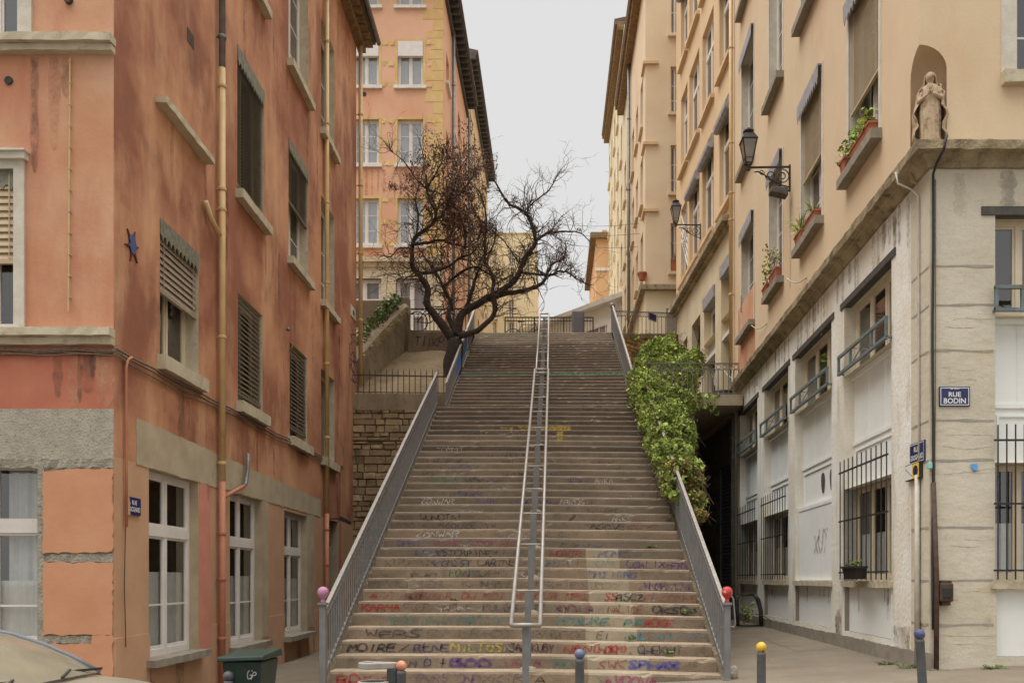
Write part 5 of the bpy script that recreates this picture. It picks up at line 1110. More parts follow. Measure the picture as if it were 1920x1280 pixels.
for a0, a1, zt, m_, cs in osec:
    for r_ in range(6):
        z0 = ov_(460) + (r_ - 1) * 3.35
        if z0 + 2.2 > zt - .8: continue
        for c in cs: slit(OB, OS, c - .5, c + .5, z0 + (.8 if (r_ + cs.index(c)) % 3 == 0 else 0), z0 + 2.1, m_, 'white')
    mb = MB(); OS.sheet(mb, a0, a1, 9, zt); mb.build('wall', M[m_], OB)
    mb = MB(); OS.box(mb, a0 - (.4 if a0 == 0 else 0), a1 + .02, zt - .02, zt + .1, -.3, .55)
    for i in range(int((a1 - a0) / .5)): OS.box(mb, a0 + i * .5, a0 + i * .5 + .14, zt - .22, zt - .021, -.02, .48)
    OS.box(mb, a0, a1, zt - .5, zt - .23, -.02, .12)
    mb.build('eave', M['lintel'], OB)
    mb = MB(); q0 = OS.p(a0 - .4 * (a0 == 0), zt + .102, .6); q1 = OS.p(a1, zt + .102, .6); mb.hexa([q0, q1, (-16, YO + a1, zt + .102), (-16, q0.y, zt + .102), q0 + Vector((0, 0, .12)), q1 + Vector((0, 0, .12)), (-14, YO + a1, zt + 2.4), (-14, q0.y, zt + 2.4)]); mb.build('roof', M['tile'], OB)
    mb = MB(); mb.quad(OS.p(a1, 9), (-16, YO + a1, 9), (-16, YO + a1, zt), OS.p(a1, zt)); (mb.quad(OS.p(a0 + .003, 20), (-16, YO + a0 + .003, 20), (-16, YO + a0 + .003, zt), OS.p(a0 + .003, zt)) if a0 else 0); mb.build('wall', M[m_], OB)
mb = MB(); OF.box(mb, -12, .3, 26.82, 26.95, -.3, .5); mb.build('eave', M['lintel'], OB)
pipe(OB, OS, 3.0, [26.4, 10.4], ['greypipe'], .07, .11, [24, 20, 16]); pipe(OB, OS, 10.2, [26.4, 10.4], ['greypipe'], .07, .11, [])
disc(OB, OF, 683, 177, .09, 'iron', 'vent', .02)
# ------------------------------------------------------------------ far houses closing the view
M['farcream'] = mat('far_cream_render', lin(232, 217, 182), lin(224, 207, 168), .3, bump=.1, grain=.02)
YF = 63.0; FF = Face(-124 * YF / F_PX, YF, 1, 0, 0, -1); fv = lambda v: EYE + (CY - v) * YF / F_PX
FBd = thing('cream_house', (-3, YF, 12), 'distant plain cream house with stacked white shuttered windows behind the tree crown', 'building')
for u0, u1 in ((924, 931), (953.5, 963.5)):
    for v0, v1 in ((470, 500), (515, 547), (562, 596), (604, 640)): slit(FBd, FF, FF.S(u0), FF.S(u1), fv(v1), fv(v0), 'farcream', 'white', .15)
mb = MB(); s1 = FF.S(1004); FF.sheet(mb, -10, FF.S(960), 11, fv(438)); FF.sheet(mb, FF.S(960), s1, 11, fv(438), [q for q in FF.op]); mb.build('wall', M['farcream'], FBd)
mb = MB(); mb.hexa([FF.p(s1, 11, -.7), FF.p(s1, 11, -14), FF.p(-10, 11, -14), FF.p(-10, 11, -.7), FF.p(s1, fv(445), -.7), FF.p(s1, fv(445), -14), FF.p(-10, fv(445), -14), FF.p(-10, fv(445), -.7)]); mb.build('wall', M['farcream'], FBd)
mb = MB(); FF.box(mb, -10, s1 + .05, fv(438), fv(436.5), -14, .08); mb.quad(FF.p(s1, 11, -.001), FF.p(s1, fv(438), -.001), FF.p(s1, fv(438), -.699), FF.p(s1, 11, -.699)); mb.build('roof', M['farcream'], FBd)
# modern low building with a band of windows
DF = Face(2.62, 50, -2.87, 3.5, -3.5, -2.87); MBd = thing('modern_building', (1, 52, 11), 'low pale modern building with a pitched grey roof and ribbon windows in the gap', 'building')
zt = 17.55; L = 7.2
mb = MB(); DF.sheet(mb, -5, L, 10.5, zt); mb.quad(DF.p(L, 10.5), DF.p(L, 10.5, -8), DF.p(L, zt, -8), DF.p(L, zt)); mb.build('wall', M['whitepanel'], MBd)
for r_ in range(3):
    mb = MB(); z = zt - 1.5 - r_ * 1.9; DF.box(mb, -.8, L - .3, z - .55, z + .35, -.02, .03); wb = mb.build('window', M['fardark'], MBd)
    mb = MB()
    for i in range(14): DF.box(mb, -.8 + i * .55, -.74 + i * .55, z - .55, z + .35, .03, .06)
    DF.box(mb, -.85, L - .25, z - .65, z - .551, -.02, .08); DF.box(mb, -.85, L - .25, z + .351, z + .45, -.02, .08); mb.build('frame', M['white'], wb)
mb = MB(); mb.hexa([DF.p(-5, zt - .0, .5), DF.p(L + .3, zt, .5), DF.p(L + .3, zt, -8), DF.p(-5, zt, -8), DF.p(-5, zt + .25, .55), DF.p(L + .3, zt + .25, .55), DF.p(L + .3, zt + 1.6, -8), DF.p(-5, zt + 1.6, -8)]); mb.build('roof', M['whitepanel'], MBd)
YN = 66.8; NF = Face(3.41 , YN, 1, 0, 0, -1); NS = Face(3.41, YN, 0, 1, -1, 0); nv = lambda v: EYE + (CY - v) * YN / F_PX
NB = thing('narrow_house', (3.8, YN, 12), 'distant narrow orange house with white bands beyond the ivory house', 'building')
mb = MB(); NF.sheet(mb, 0, 2.5, 11, nv(443), []); NS.sheet(mb, 0, 12, 11, nv(443), []); mb.build('wall', M['orange2'], NB)
mb = MB()
for v in (505, 585): NF.box(mb, -.05, 2.5, nv(v) - .12, nv(v) + .12, -.02, .06)
mb.build('string_course', M['white'], NB)
mb = MB(); NF.box(mb, -.45, 2.5, nv(448), nv(438), -12, .3); mb.build('eave', M['eave'], NB)
mb = MB(); mb.hexa([(3.0, YN - .3, nv(437.8)), (6, YN - .3, nv(437.8)), (6, YN + 12, nv(437.8)), (3.0, YN + 12, nv(437.8)), (4, YN + 1, nv(430)), (6, YN + 1, nv(430)), (6, YN + 12, nv(430)), (4, YN + 12, nv(430))]); mb.build('roof', M['tile'], NB)
mb = MB(); mb.box(3.9, 4.3, YN + .3, YN + .9, nv(437), nv(428)); mb.build('chimney', M['orange2'], NB)
# ------------------------------------------------------------------ things on the upper street
cabn = thing('street_cabinet', (P(1083, 600, 33).x, 33, 10.8), 'dark grey rounded street cabinet standing at the head of the stairs', 'cabinet')
x0, x1 = P(1072, 0, 33).x, P(1095, 0, 33).x; zt = EYE + (CY - 583) * 33 / F_PX
MB().box(x0, x1, 32.85, 33.15, 10.7, zt).build('cabinet_body', mat('dark_grey_enamel', lin(104, 98, 98), lin(94, 88, 88), 3, rough=.5, bump=.1), cabn, bevel=.07)
MB().box(x0 - .03, x1 + .03, 32.8, 33.2, 10.6, 10.8).build('base', M['stonegrey'], cabn)
tr = thing('street_railing', (.0, 34, 11), 'plain dark railing across the head of the stairs with a bicycle leaning on it', 'railing')
ya = 34.2; xa, xb = P(947, 0, ya).x, P(1112, 0, ya).x; zt = EYE + (CY - 595) * ya / F_PX
mb = MB(); mb.beam((xa, ya, zt), (xb, ya, zt), .05, .04); mb.build('handrail', M['iron'], tr)
mb = MB(); mb.beam((xa, ya, zt - .14), (xb, ya, zt - .14), .03, .03); mb.build('crossbar', M['iron'], tr)
n = 30
for i in range(n + 1):
    x = xa + (xb - xa) * i / n; mb = MB(); t = .025 if i % 10 == 0 else .01; mb.box(x - t, x + t, ya - t, ya + t, 10.9, zt - .0); mb.build('baluster', M['iron'], tr)
def bicycle(o, L, label, rot=0.0, col='iron'):
    o = Vector(o); g = thing('bicycle', o, label, 'bicycle')
    d = Vector((cos(rot), sin(rot), 0)); zv = Vector((0, 0, 1)); r = L * .2; s = d.cross(zv)
    wa = o + zv * r; wb = o + d * (L * .6) + zv * r
    for c in (wa, wb):
        ring = [c + d * (r * cos(2 * pi * i / 20)) + zv * (r * sin(2 * pi * i / 20)) for i in range(21)]
        wo = MB().tube(ring, .02, 6, False).build('wheel', M['cableblack'], g, True)
        mb = MB()
        for i in range(10): mb.tube([c, c + d * (r * cos(.628 * i)) + zv * (r * sin(.628 * i))], .003, 3, False)
        mb.build('spokes', M['galv'], wo)
    bb = o + d * (L * .26) + zv * (r * .95); st = o + d * (L * .19) + zv * (L * .50); hd = o + d * (L * .5) + zv * (L * .5)
    mb = MB()
    for p in ([wa, bb], [bb, st], [st, hd], [bb, hd - zv * .05], [wa, st - zv * .06], [hd + zv * .08, wb]): mb.tube(p, .017, 6)
    mb.build('frame', M[col], g, True)
    mb = MB(); h = hd + zv * .14; mb.tube([hd, h], .014, 6); mb.tube([h - s * .28 - d * .08, h - s * .2, h + s * .2, h + s * .28 - d * .08], .013, 6); mb.build('handlebar', M['cableblack'], g, True)
    mb = MB(); q = st + zv * .1; mb.tube([st, q], .014, 6); mb.prism([(-.14, -.07), (.02, -.03), (.13, -.015), (.13, .015), (.02, .03), (-.14, .07)], q, d, s, zv * .05); mb.build('saddle', M['cableblack'], g)
    return g
bicycle((P(962, 0, 33.9).x, 33.9, 10.98), 1.75, 'dark bicycle leaning on the railing at the head of the stairs', .03)
bicycle((P(783, 0, 28.2).x, 28.1, 9.86), 1.7, 'black bicycle behind the ornate railing left of the tree trunk', .05)
# overhead wires
for i, (u0, v0, u1, v1, d0_, d1_) in enumerate(((1030, 418, 1262, 410, 48, YM - .05), (1010, 434, 1262, 431, 48, YM - .05), (1050, 455, 1262, 455, 48, YM - .05), (1130, 468, 1262, 462, 55, YM - .05), (1135, 322, 1258, 306, 60, YM - .05))):
    a, b_ = P(u0, v0, d0_), P(u1, v1, d1_); pts = [a + (b_ - a) * (t / 12) - Vector((0, 0, .25 * sin(pi * t / 12))) for t in range(13)]
    o = MB().tube(pts, .009, 4).build('overhead_wire', M['cableblack'], None)
    tag(o, 'thin overhead wire strung across the street to the apricot house wall', 'wire', 'overhead wires above the head of the stairs')
# ------------------------------------------------------------------ the bare tree
def zp(x, y, d): return P(690 + x / 3.122, 230 + y / 3.122, d)
TD = 25.9
tree = thing('bare_tree', P(848, 716, TD), 'gnarled dark tree with bare tangled branches beside the upper stairs', 'tree')
rnd = random.Random(11)
def V3(r): return Vector((rnd.uniform(-1, 1), rnd.uniform(-1, 1), rnd.uniform(-1, 1))) * r
def smooth(pts, k=4):
    o = []
    for i in range(len(pts) - 1):
        p0 = pts[max(i - 1, 0)]; p1 = pts[i]; p2 = pts[i + 1]; p3 = pts[min(i + 2, len(pts) - 1)]
        for j in range(k):
            t = j / k; o.append(.5 * ((2 * p1) + (p2 - p0) * t + (2 * p0 - 5 * p1 + 4 * p2 - p3) * t * t + (3 * p1 - p0 - 3 * p2 + p3) * t ** 3))
    o.append(pts[-1]); return o
br_def = [  # (points in the crop, start depth offset, end depth offset, r0, r1)
 ([(488, 1262), (440, 1190), (390, 1120), (345, 1072), (352, 1015), (352, 965), (300, 890), (272, 840), (262, 780), (262, 710), (285, 660), (330, 625), (378, 582), (392, 520), (368, 470), (345, 390), (330, 300)], 0, -.9, .135, .025),
 ([(300, 882), (360, 872), (420, 868), (480, 835), (540, 790), (600, 772), (660, 700)], -.3, .5, .06, .02),
 ([(265, 712), (340, 700), (420, 688), (500, 702), (570, 725), (640, 690)], -.6, .3, .055, .018),
 ([(515, 1240), (480, 1130), (482, 1060), (440, 965), (400, 880), (345, 800), (300, 730)], .3, .9, .08, .02),
 ([(520, 1250), (545, 1130), (590, 1090), (640, 1062), (700, 1030), (750, 1000), (830, 950), (880, 900), (900, 840), (940, 770), (975, 720), (985, 680), (965, 600), (930, 540), (880, 500), (830, 470), (780, 400), (732, 322)], .1, -.6, .14, .025),
 ([(705, 1036), (800, 1008), (880, 985), (960, 962), (1020, 932), (1042, 892), (1085, 888), (1120, 870), (1180, 880), (1250, 928), (1300, 945)], 0, .8, .085, .014),
 ([(880, 872), (960, 885), (1040, 885), (1080, 840), (1150, 790), (1160, 720)], -.1, .6, .05, .014),
 ([(985, 690), (1040, 650), (1100, 642), (1180, 630), (1240, 642), (1300, 690)], -.4, .5, .05, .012),
 ([(935, 545), (950, 490), (1010, 440), (1060, 390), (1090, 325), (1135, 275)], -.5, -.9, .035, .008),
 ([(530, 1248), (620, 1222), (680, 1185), (728, 1130), (742, 1080), (735, 1000), (732, 920), (715, 850), (690, 800), (682, 700), (700, 600), (690, 500), (660, 400)], -.2, -.6, .1, .02),
 ([(560, 1108), (600, 1020), (622, 940), (645, 880), (690, 800), (740, 700), (745, 610)], .2, .6, .07, .018),
 ([(440, 965), (500, 905), (570, 870), (630, 850), (700, 880), (780, 905), (850, 880)], .7, .0, .05, .018),
 ([(378, 582), (440, 520), (480, 430), (520, 320), (545, 230), (530, 150)], -.4, .2, .045, .012),
 ([(392, 520), (450, 470), (540, 420), (600, 340), (640, 260)], -.4, .4, .04, .012),
 ([(345, 390), (390, 300), (430, 210), (430, 130)], -.8, -.9, .03, .01),
 ([(345, 390), (280, 330), (230, 240), (150, 170), (75, 85)], -.8, -1.3, .028, .006),
 ([(285, 660), (290, 540), (280, 450), (300, 340), (330, 230), (310, 110)], -.8, -.2, .035, .01),
 ([(262, 740), (190, 730), (130, 790), (90, 760), (20, 750)], -.9, -1.4, .025, .006),
 ([(300, 885), (230, 905), (150, 890), (60, 910)], -.3, -.9, .022, .006),
 ([(640, 690), (660, 600), (620, 520), (600, 440), (560, 380)], .2, .1, .04, .012),
 ([(570, 725), (560, 620), (520, 540), (470, 470), (420, 400)], .2, -.3, .04, .012),
 ([(900, 840), (850, 770), (800, 700), (740, 660)], -.2, .5, .035, .012),
]
mb = MB()
tp = [P(852, 722, TD), P(850, 700, TD), P(849, 675, TD), P(853, 650, TD), P(856, 636, TD)]
mb.tube(smooth(tp, 3), [.38, .35, .32, .30, .30, .285, .27, .26, .26, .26, .25, .23, .19], 14)
for k in range(5):
    a = k * 1.25; p0 = P(850, 716, TD) + Vector((.2 * cos(a), .2 * sin(a), .15)); mb.tube([p0 + Vector((0, 0, .4)), p0, p0 + Vector((.22 * cos(a), .22 * sin(a), -.3))], [.06, .11, .06], 8)
for v in range(len(mb.v)):
    p = Vector(mb.v[v]); mb.v[v] = tuple(p + Vector((1, 1, 0)) * .035 * mnoise.noise(p * 4.5))
trunk = mb.build('trunk', M['bark'], tree, True)
limbs = []
mbB = MB()
for pts, a0, a1, r0, r1 in br_def:
    n = len(pts); q = [zp(x, y, TD + a0 + (a1 - a0) * i / (n - 1)) + V3(.04) * (i > 0) for i, (x, y) in enumerate(pts)]
    q = smooth(q, 4); m = len(q); rr = [r0 + (r1 - r0) * (i / (m - 1)) ** .8 for i in range(m)]
    q = [p + V3(.012) for p in q]
    rr = [r * (1 + .14 * mnoise.noise(p * 3)) for r, p in zip(rr, q)]
    mbB.tube(q, rr, 8); limbs.append((q, rr))
mbB.build('limb', M['bark'], trunk, True); 
mbT = MB(); mbT2 = MB(); tips = []
def twig(p, d, L, r, lev):
    n = 6 if lev < 2 else 4; pts = [p]; q = p
    for i in range(n):
        d = (d + V3(.55) + Vector((0, 0, .10 - .05 * i))).normalized(); q = q + d * (L / n); pts.append(q)
    (mbT if lev < 2 else mbT2).tube(pts, [r * (1 - .8 * i / n) for i in range(n + 1)], 4 if lev < 2 else 3, False)
    tips.append(q)
    if lev < 3:
        for k in range(rnd.choice((2, 3, 3, 4)) if lev < 2 else rnd.choice((1, 2))):
            i = rnd.randint(1, n); dd = (pts[min(i, n)] - pts[i - 1]).normalized()
            twig(pts[i], (dd + V3(.95)).normalized(), L * rnd.uniform(.4, .68), max(r * .6, .0045), lev + 1)
for li, (q, rr) in enumerate(limbs):
    m = len(q); L = sum((q[i + 1] - q[i]).length for i in range(m - 1)); dens = 12.0
    for k in range(int(L * dens)):
        i = int(rnd.uniform(.22 if rr[0] > .07 else .08, 1) * (m - 2)); d = (q[i + 1] - q[i]).normalized()
        dd = (d * .5 + V3(1.0) + Vector((0, -.0, .25))).normalized(); dd.y *= .7
        twig(q[i], dd.normalized(), rnd.uniform(.45, 1.05), max(.010, min(.018, rr[i] * .5)), 1)
    twig(q[-1], (q[-1] - q[-2]).normalized(), .8, max(.006, rr[-1] * .7), 1)
mbT.build('twig', M['twig'], tree)
mbT2.build('fine_twig', M['twig'], tree)
mb = MB()   # dry seed clusters hanging in the crown
cen = [(zp(x, y, TD + rnd.uniform(-.5, .5)), r) for x, y, r in ((420, 170, .3), (300, 240, .35), (520, 200, .4), (390, 300, .35), (250, 330, .3), (560, 300, .35), (540, 400, .4), (620, 480, .4), (480, 500, .4), (580, 580, .4), (400, 560, .25), (500, 640, .4), (640, 620, .35), (700, 620, .25), (140, 370, .15), (215, 770, .12), (1140, 760, .28), (1100, 800, .2), (1170, 840, .15), (1200, 885, .12), (1250, 920, .1), (860, 450, .12), (1235, 630, .08), (380, 520, .15), (910, 810, .1), (720, 610, .2))]
cen += [(zp(rnd.gauss(520, 110), rnd.gauss(450, 170), TD + rnd.uniform(-.8, .8)), rnd.uniform(.15, .4)) for _ in range(60)]
for c, r in cen:
    for k in range(int(330 * r)):
        p = c + V3(r * .8); a = V3(1).normalized(); b_ = a.orthogonal().normalized(); s = rnd.uniform(.025, .055)
        mb.add([p - a * s, p + b_ * s * .5, p + a * s, p - b_ * s * .5 + a * .01], [(0, 1, 2, 3)])
ob = mb.build('seed_cluster', M['dryleaf'], tree); tag(ob, None, None, None, 'stuff')
# ------------------------------------------------------------------ leaves
def leaf(mb, p, s, up=.4):
    n = (V3(1) + Vector((0, -.35, up))).normalized(); a = n.orthogonal().normalized(); b_ = n.cross(a); th = rnd.uniform(0, 6.28)
    u = a * cos(th) + b_ * sin(th); w_ = n.cross(u); w2 = s * rnd.uniform(.38, .55)
    mb.add([p - u * s * .5, p + w_ * w2 - u * .1 * s + n * s * .14, p + u * s * .6 - n * s * .12, p - w_ * w2 - u * .1 * s + n * s * .14], [(0, 1, 2), (0, 2, 3)])
blobs = [(1240, 678, 27.5, 44), (1292, 692, 26, 24), (1212, 700, 25.6, 28), (1262, 718, 25, 46), (1218, 748, 23.6, 34), (1262, 768, 22.4, 40), (1228, 795, 21, 34), (1266, 812, 19.6, 36), (1238, 838, 18.6, 28), (1272, 866, 17.2, 30), (1252, 892, 16.4, 20), (1290, 902, 16, 26), (1303, 940, 15.5, 20), (1268, 930, 15.3, 10), (1249, 918, 15.6, 10), (1310, 965, 15.2, 13), (1300, 880, 17, 18), (1205, 725, 24.5, 20), (1185, 765, 22.2, 9), (1196, 742, 22.8, 16), (1204, 775, 21.6, 18), (1212, 808, 20.6, 18), (1226, 838, 19, 16), (1240, 868, 17.6, 16), (1248, 892, 16.8, 12), (1300, 676, 26.5, 20)]
ivy = thing('ivy_plant', (2.9, 20, 4), 'dense bright green ivy spilling over the right stair railing', 'plant')
mb = MB(); mr = MB(); mi = MB()
zst = lambda y: Z0 + (y - D0) / T1 * R1
def px3(x, y, z, r): return (CX + x * F_PX / y, CY - (z - EYE) * F_PX / y, y, r * F_PX / y)
for k in range(10):
    y = 15.9 + k * .66; blobs.append(px3(2.33, y, zst(y) + .62 + .1 * sin(k * 2), .30 + .012 * k))
    if y > 18.2: blobs.append(px3(2.7, y, zst(y) + .35 - .25 * (k % 2), .42))
for u, v, d, rp in blobs:
    c = P(u, v, d); r = rp * d / F_PX
    for k in range(int(4600 * r ** 2 / .3)):
        q = V3(1)
        if q.length > 1: q.normalize()
        q = q.normalized() * (q.length ** .35); f = 1 + .35 * mnoise.noise(c + q * 2.2)
        p = c + Vector((q.x, q.y * 1.1, q.z)) * r * f
        red = (v > 885 and u > 1270 and rnd.random() < .55)
        leaf(mr if (red or rnd.random() < .035) else mb, p, rnd.choice((.035, .05, .06, .075, .1)) * rnd.uniform(.8, 1.2))
    for k in range(int(260 * r ** 2 / .3)):
        p = c + V3(r * .95); mi.tube([p, p + V3(.14), p + V3(.24) - Vector((0, 0, .08))], .005, 3, False)
for k in range(14):    # trailing shoots
    u, v, d, rp = rnd.choice(blobs); p = P(u + rnd.uniform(-rp, rp), v + rp * .5, d); q = p
    for j in range(9):
        q = q + Vector((rnd.uniform(-.04, .06), rnd.uniform(-.03, .03), rnd.uniform(-.1, -.02))); leaf(mb, q, .07)
mb.build('leaves', M['leaf'], ivy); mr.build('red_leaves', M['leaf2'], ivy); mi.build('stems', M['twig'], ivy)
shr = thing('climbing_plant', P(1330, 755, 23.3), 'straggly leafy creeper hanging over the balcony edge', 'plant'); mb = MB(); ms = MB()
for k in range(9):
    p = P(rnd.uniform(1300, 1345), rnd.uniform(735, 760), 23.45); pts = [p]; q = p
    for j in range(8):
        q = q + Vector((rnd.uniform(-.09, .09), rnd.uniform(-.02, .02), rnd.uniform(-.08, .06))); pts.append(q)
        for _ in range(2): leaf(mb, q + V3(.05), rnd.uniform(.06, .11))
    ms.tube(pts, .006, 4, False)
mb.build('leaves', M['leaf'], shr); ms.build('stems', M['twig'], shr)
wp = thing('wall_plant', P(1252, 630, 31), 'small green tuft growing out of the orange rubble wall with yellow blooms below', 'plant'); mb = MB(); my = MB(); ms = MB()
for u, v, d, r, n in ((1255, 632, 31.6, .16, 60), (1190, 632, 30.6, .1, 25), (1225, 655, 30.4, .35, 140), (1250, 652, 30.6, .3, 120)):
    c = P(u, v, d) - WR.n * -.12
    for k in range(n): leaf(mb, c + V3(r), rnd.uniform(.05, .1))
    ms.tube([c, c + V3(r * .5), c - Vector((0, 0, r))], .008, 4, False)
for k in range(24): leaf(my, P(rnd.choice((1244, 1228)), 656, 29.8) + V3(.08), .08)
mb.build('leaves', M['leaf'], wp); my.build('flowers', mat('yellow_petals', lin(224, 184, 40), None, bump=0), wp); ms.build('stems', M['twig'], wp)
def tuft(name, label, c, r, n, s, m='weed', cat='plant', flat=.6, group=None):
    g = thing(name, c, label, cat, group); mb = MB(); ms = MB(); c = Vector(c)
    for k in range(n):
        q = V3(1); p = c + Vector((q.x * r, q.y * r * .6, abs(q.z) * r * flat)); leaf(mb, p, s * rnd.uniform(.7, 1.3), .8)
        if k % 3 == 0: ms.tube([Vector((c.x + q.x * r * .3, c.y + q.y * r * .2, c.z)), p], .003, 3, False)
    mb.build('leaves', M[m], g); ms.build('stems', M['twig'], g); return g
bedp = thing('garden_plants', (-5.6, 26, 8.6), 'bright green leafy planting behind the sloping mossy wall', 'plant'); mb = MB()
for k in range(1500):
    t = rnd.random(); x = -6.05 + 1.1 * t + rnd.uniform(-.25, .12); y = YW + .5 + 2.7 * t + rnd.uniform(-.2, .2); zt = 7.75 + 2.97 * t ** .92
    leaf(mb, Vector((x, y, zt + rnd.uniform(-.35, .42) * (1 - abs(t - .55)))), rnd.uniform(.06, .12))
mb.build('leaves', M['weed'], bedp)
def on_step(u, n): return Vector(((u - CX) * sd_(n) / F_PX, sd_(n) + .25, sz_(n) + .0))
for u, n, r, lb in ((1294, 4, .09, 'round green weed at the right end of a lower step under the red lettering'), (1186, 2, .07, 'small weed below the dark CHEKHT lettering on a low step'), (1260, 1, .06, 'low weed beside the blue lettering near the foot of the stairs'), (848, 5, .05, 'tiny weed on a lower step left of the centre handrail'), (1262, 13, .09, 'weed by the foot of the right railing below the ivy'), (1225, 10, .08, 'thin row of weeds along a step below the ivy')):
    p = on_step(u, n); tuft('weed', lb, p, r, 46, .035)
for x, y, lb in ((4.65, 11.9, 'weeds at the foot of the pale stone wall under the barred window'), (4.75, 11.35, 'weeds beside the white wall pipe at the stone corner'), (5.6, 10.85, 'weed tuft on the kerb below the street sign wall'), (6.5, 10.85, 'weed tuft on the kerb at the right edge of the stone front')):
    tuft('weed', lb, (x, y, gz(x) + .09), .15, 70, .028, flat=.3)
dg = thing('dry_grass', (-5.1, 26.4, 9.6), 'dry straw coloured grass hanging from the coping of the mossy sloping wall', 'plant'); mb = MB()
M['straw'] = mat('dry_straw', lin(168, 146, 104), lin(140, 122, 88), 6, bump=0, island=.3)
for k in range(420):
    t = rnd.uniform(.12, .95); p = Vector((-5.86 + 1.16 * t + rnd.uniform(-.02, .08), YW + .15 + (YB + .05 - YW) * t, 7.75 + 2.97 * t ** .92 + rnd.uniform(-.25, .03))); d = Vector((rnd.uniform(.2, .9), rnd.uniform(-.6, .6), rnd.uniform(-.9, .5))).normalized(); L = rnd.uniform(.1, .28); w_ = d.orthogonal().normalized() * .006; e1 = p + d * L * .6; e2 = e1 + (d + Vector((0, 0, -.8))).normalized() * L * .5
    mb.add([p - w_, p + w_, e1 + w_ * .8, e2, e1 - w_ * .8], [(0, 1, 2, 4), (4, 2, 3)])
mb.build('blades', M['straw'], dg)
# ------------------------------------------------------------------ writing
def text(s, c, right, up, h, m, par, name='lettering', wfit=None, th=.002, bold=0.0):
    cu = bpy.data.curves.new('t', 'FONT'); cu.body = s; cu.size = 1.0; cu.align_x = 'CENTER'; cu.align_y = 'CENTER'; cu.extrude = 0; cu.offset = bold; cu.resolution_u = 3
    to = bpy.data.objects.new('t', cu); COL.objects.link(to); dg = bpy.context.evaluated_depsgraph_get(); me = bpy.data.meshes.new_from_object(to.evaluated_get(dg)); bpy.data.objects.remove(to); bpy.data.curves.remove(cu)
    xs = [v.co.x for v in me.vertices]; ys = [v.co.y for v in me.vertices]; w_ = max(xs) - min(xs); hh = max(ys) - min(ys)
    k = h / hh; kx = (wfit / w_) if wfit else k; cx, cy = (max(xs) + min(xs)) / 2, (max(ys) + min(ys)) / 2
    right = Vector(right).normalized(); up = Vector(up); c = Vector(c); mb = MB()
    mb.v = [tuple(c + right * ((v.co.x - cx) * kx) + up * ((v.co.y - cy) * k)) for v in me.vertices]; mb.f = [tuple(p.vertices) for p in me.polygons]
    bpy.data.meshes.remove(me); return mb.build(name, m, par)
M['navy'] = mat('navy_enamel', lin(44, 48, 96), lin(36, 40, 84), 8, rough=.3, bump=0, spec=.5)
M['enamelwhite'] = mat('white_enamel', lin(224, 222, 216), None, rough=.35, bump=0)
def plate(F, u0, u1, v0, v1, label, right, lines, name='street_sign', o=.02, uref=None, border=True):
    s0, s1 = sorted((F.S(u0), F.S(u1))); zt, zb = F.Z(uref or u0, v0), F.Z(uref or u0, v1)
    g = thing(name, F.p((s0 + s1) / 2, zb, o), label, 'sign'); mb = MB(); F.box(mb, s0, s1, zb, zt, 0, o); mb.build('plate', M['navy'], g, bevel=.004)
    c = F.p((s0 + s1) / 2, (zt + zb) / 2, o + .002); h = zt - zb; w_ = s1 - s0
    if border:
        mb = MB(); t = .009; q = .014
        for a in ((s0 + q, s1 - q, zb + q, zb + q + t), (s0 + q, s1 - q, zt - q - t, zt - q), (s0 + q, s0 + q + t, zb + q + t, zt - q - t), (s1 - q - t, s1 - q, zb + q + t, zt - q - t)): F.rect(mb, *a, o + .0015)
        mb.build('border', M['enamelwhite'], g)
    for s, fy, fh, fw in lines: text(s, c + Vector((0, 0, h * fy)), right, (0, 0, 1), h * fh, M['enamelwhite'], g, wfit=w_ * fw, bold=.02)
    return g
plate(RF, 1760, 1817.5, 725, 762, 'navy and white enamel street sign reading RUE BODIN on the stone front', RF.t, [('RUE', .10, .24, .40), ('BODIN', -.22, .27, .72), ('1er Arrt', .41, .12, .30)])
plate(RL, 1736, 1708, 829, 868, 'navy street sign reading RUE GROGNARD on the narrow stone return', -RL.t, [('RUE', .18, .26, .36), ('GROGNARD', -.20, .26, .84)], uref=1722)
ps = plate(FS, 235, 260, 932, 965, 'worn navy street sign reading RUE GROGNARD on the orange render', FS.t, [('RUE', .2, .25, .36), ('GROGNARD', -.18, .28, .84)], uref=247, o=.03, border=False)
mb = MB(); q0, q1 = FS.S(234), FS.S(240); z0, z1 = FS.Z(247, 967), FS.Z(247, 930); panel_pts = [(q0, z0), (q1, z0 + .01), (q1 - .03, z0 + .1), (q1 + .0, z1 - .1), (q1 - .05, z1), (q0, z1)]; mb.prism(panel_pts, FS.p(0, 0, .034), FS.t, (0, 0, 1), FS.n * -.033); mb.build('overpainted_edge', M['terra_new_side'], ps)
a_ = (P(1229, 0, 31.6).x - WR.o.x) / WR.t.x; zc_ = 10.43 + a_ / WRE * .86 + .66
g = thing('railing_sign', WR.p(a_, zc_ - .14, -.06), 'small navy sign fixed under the handrail of the pavement railing', 'sign'); mb = MB(); WR.box(mb, a_ - .26, a_ + .26, zc_ - .15, zc_ + .15, -.075, -.06); mb.build('plate', M['navy'], g, bevel=.004)
mb = MB()
for a0_, a1_, b0_, b1_ in ((-.24, .24, .125, .138), (-.24, .24, -.138, -.125), (-.24, -.228, -.125, .125), (.228, .24, -.125, .125)): WR.rect(mb, a_ + a0_, a_ + a1_, zc_ + b0_, zc_ + b1_, -.058)
mb.build('border', M['enamelwhite'], g)
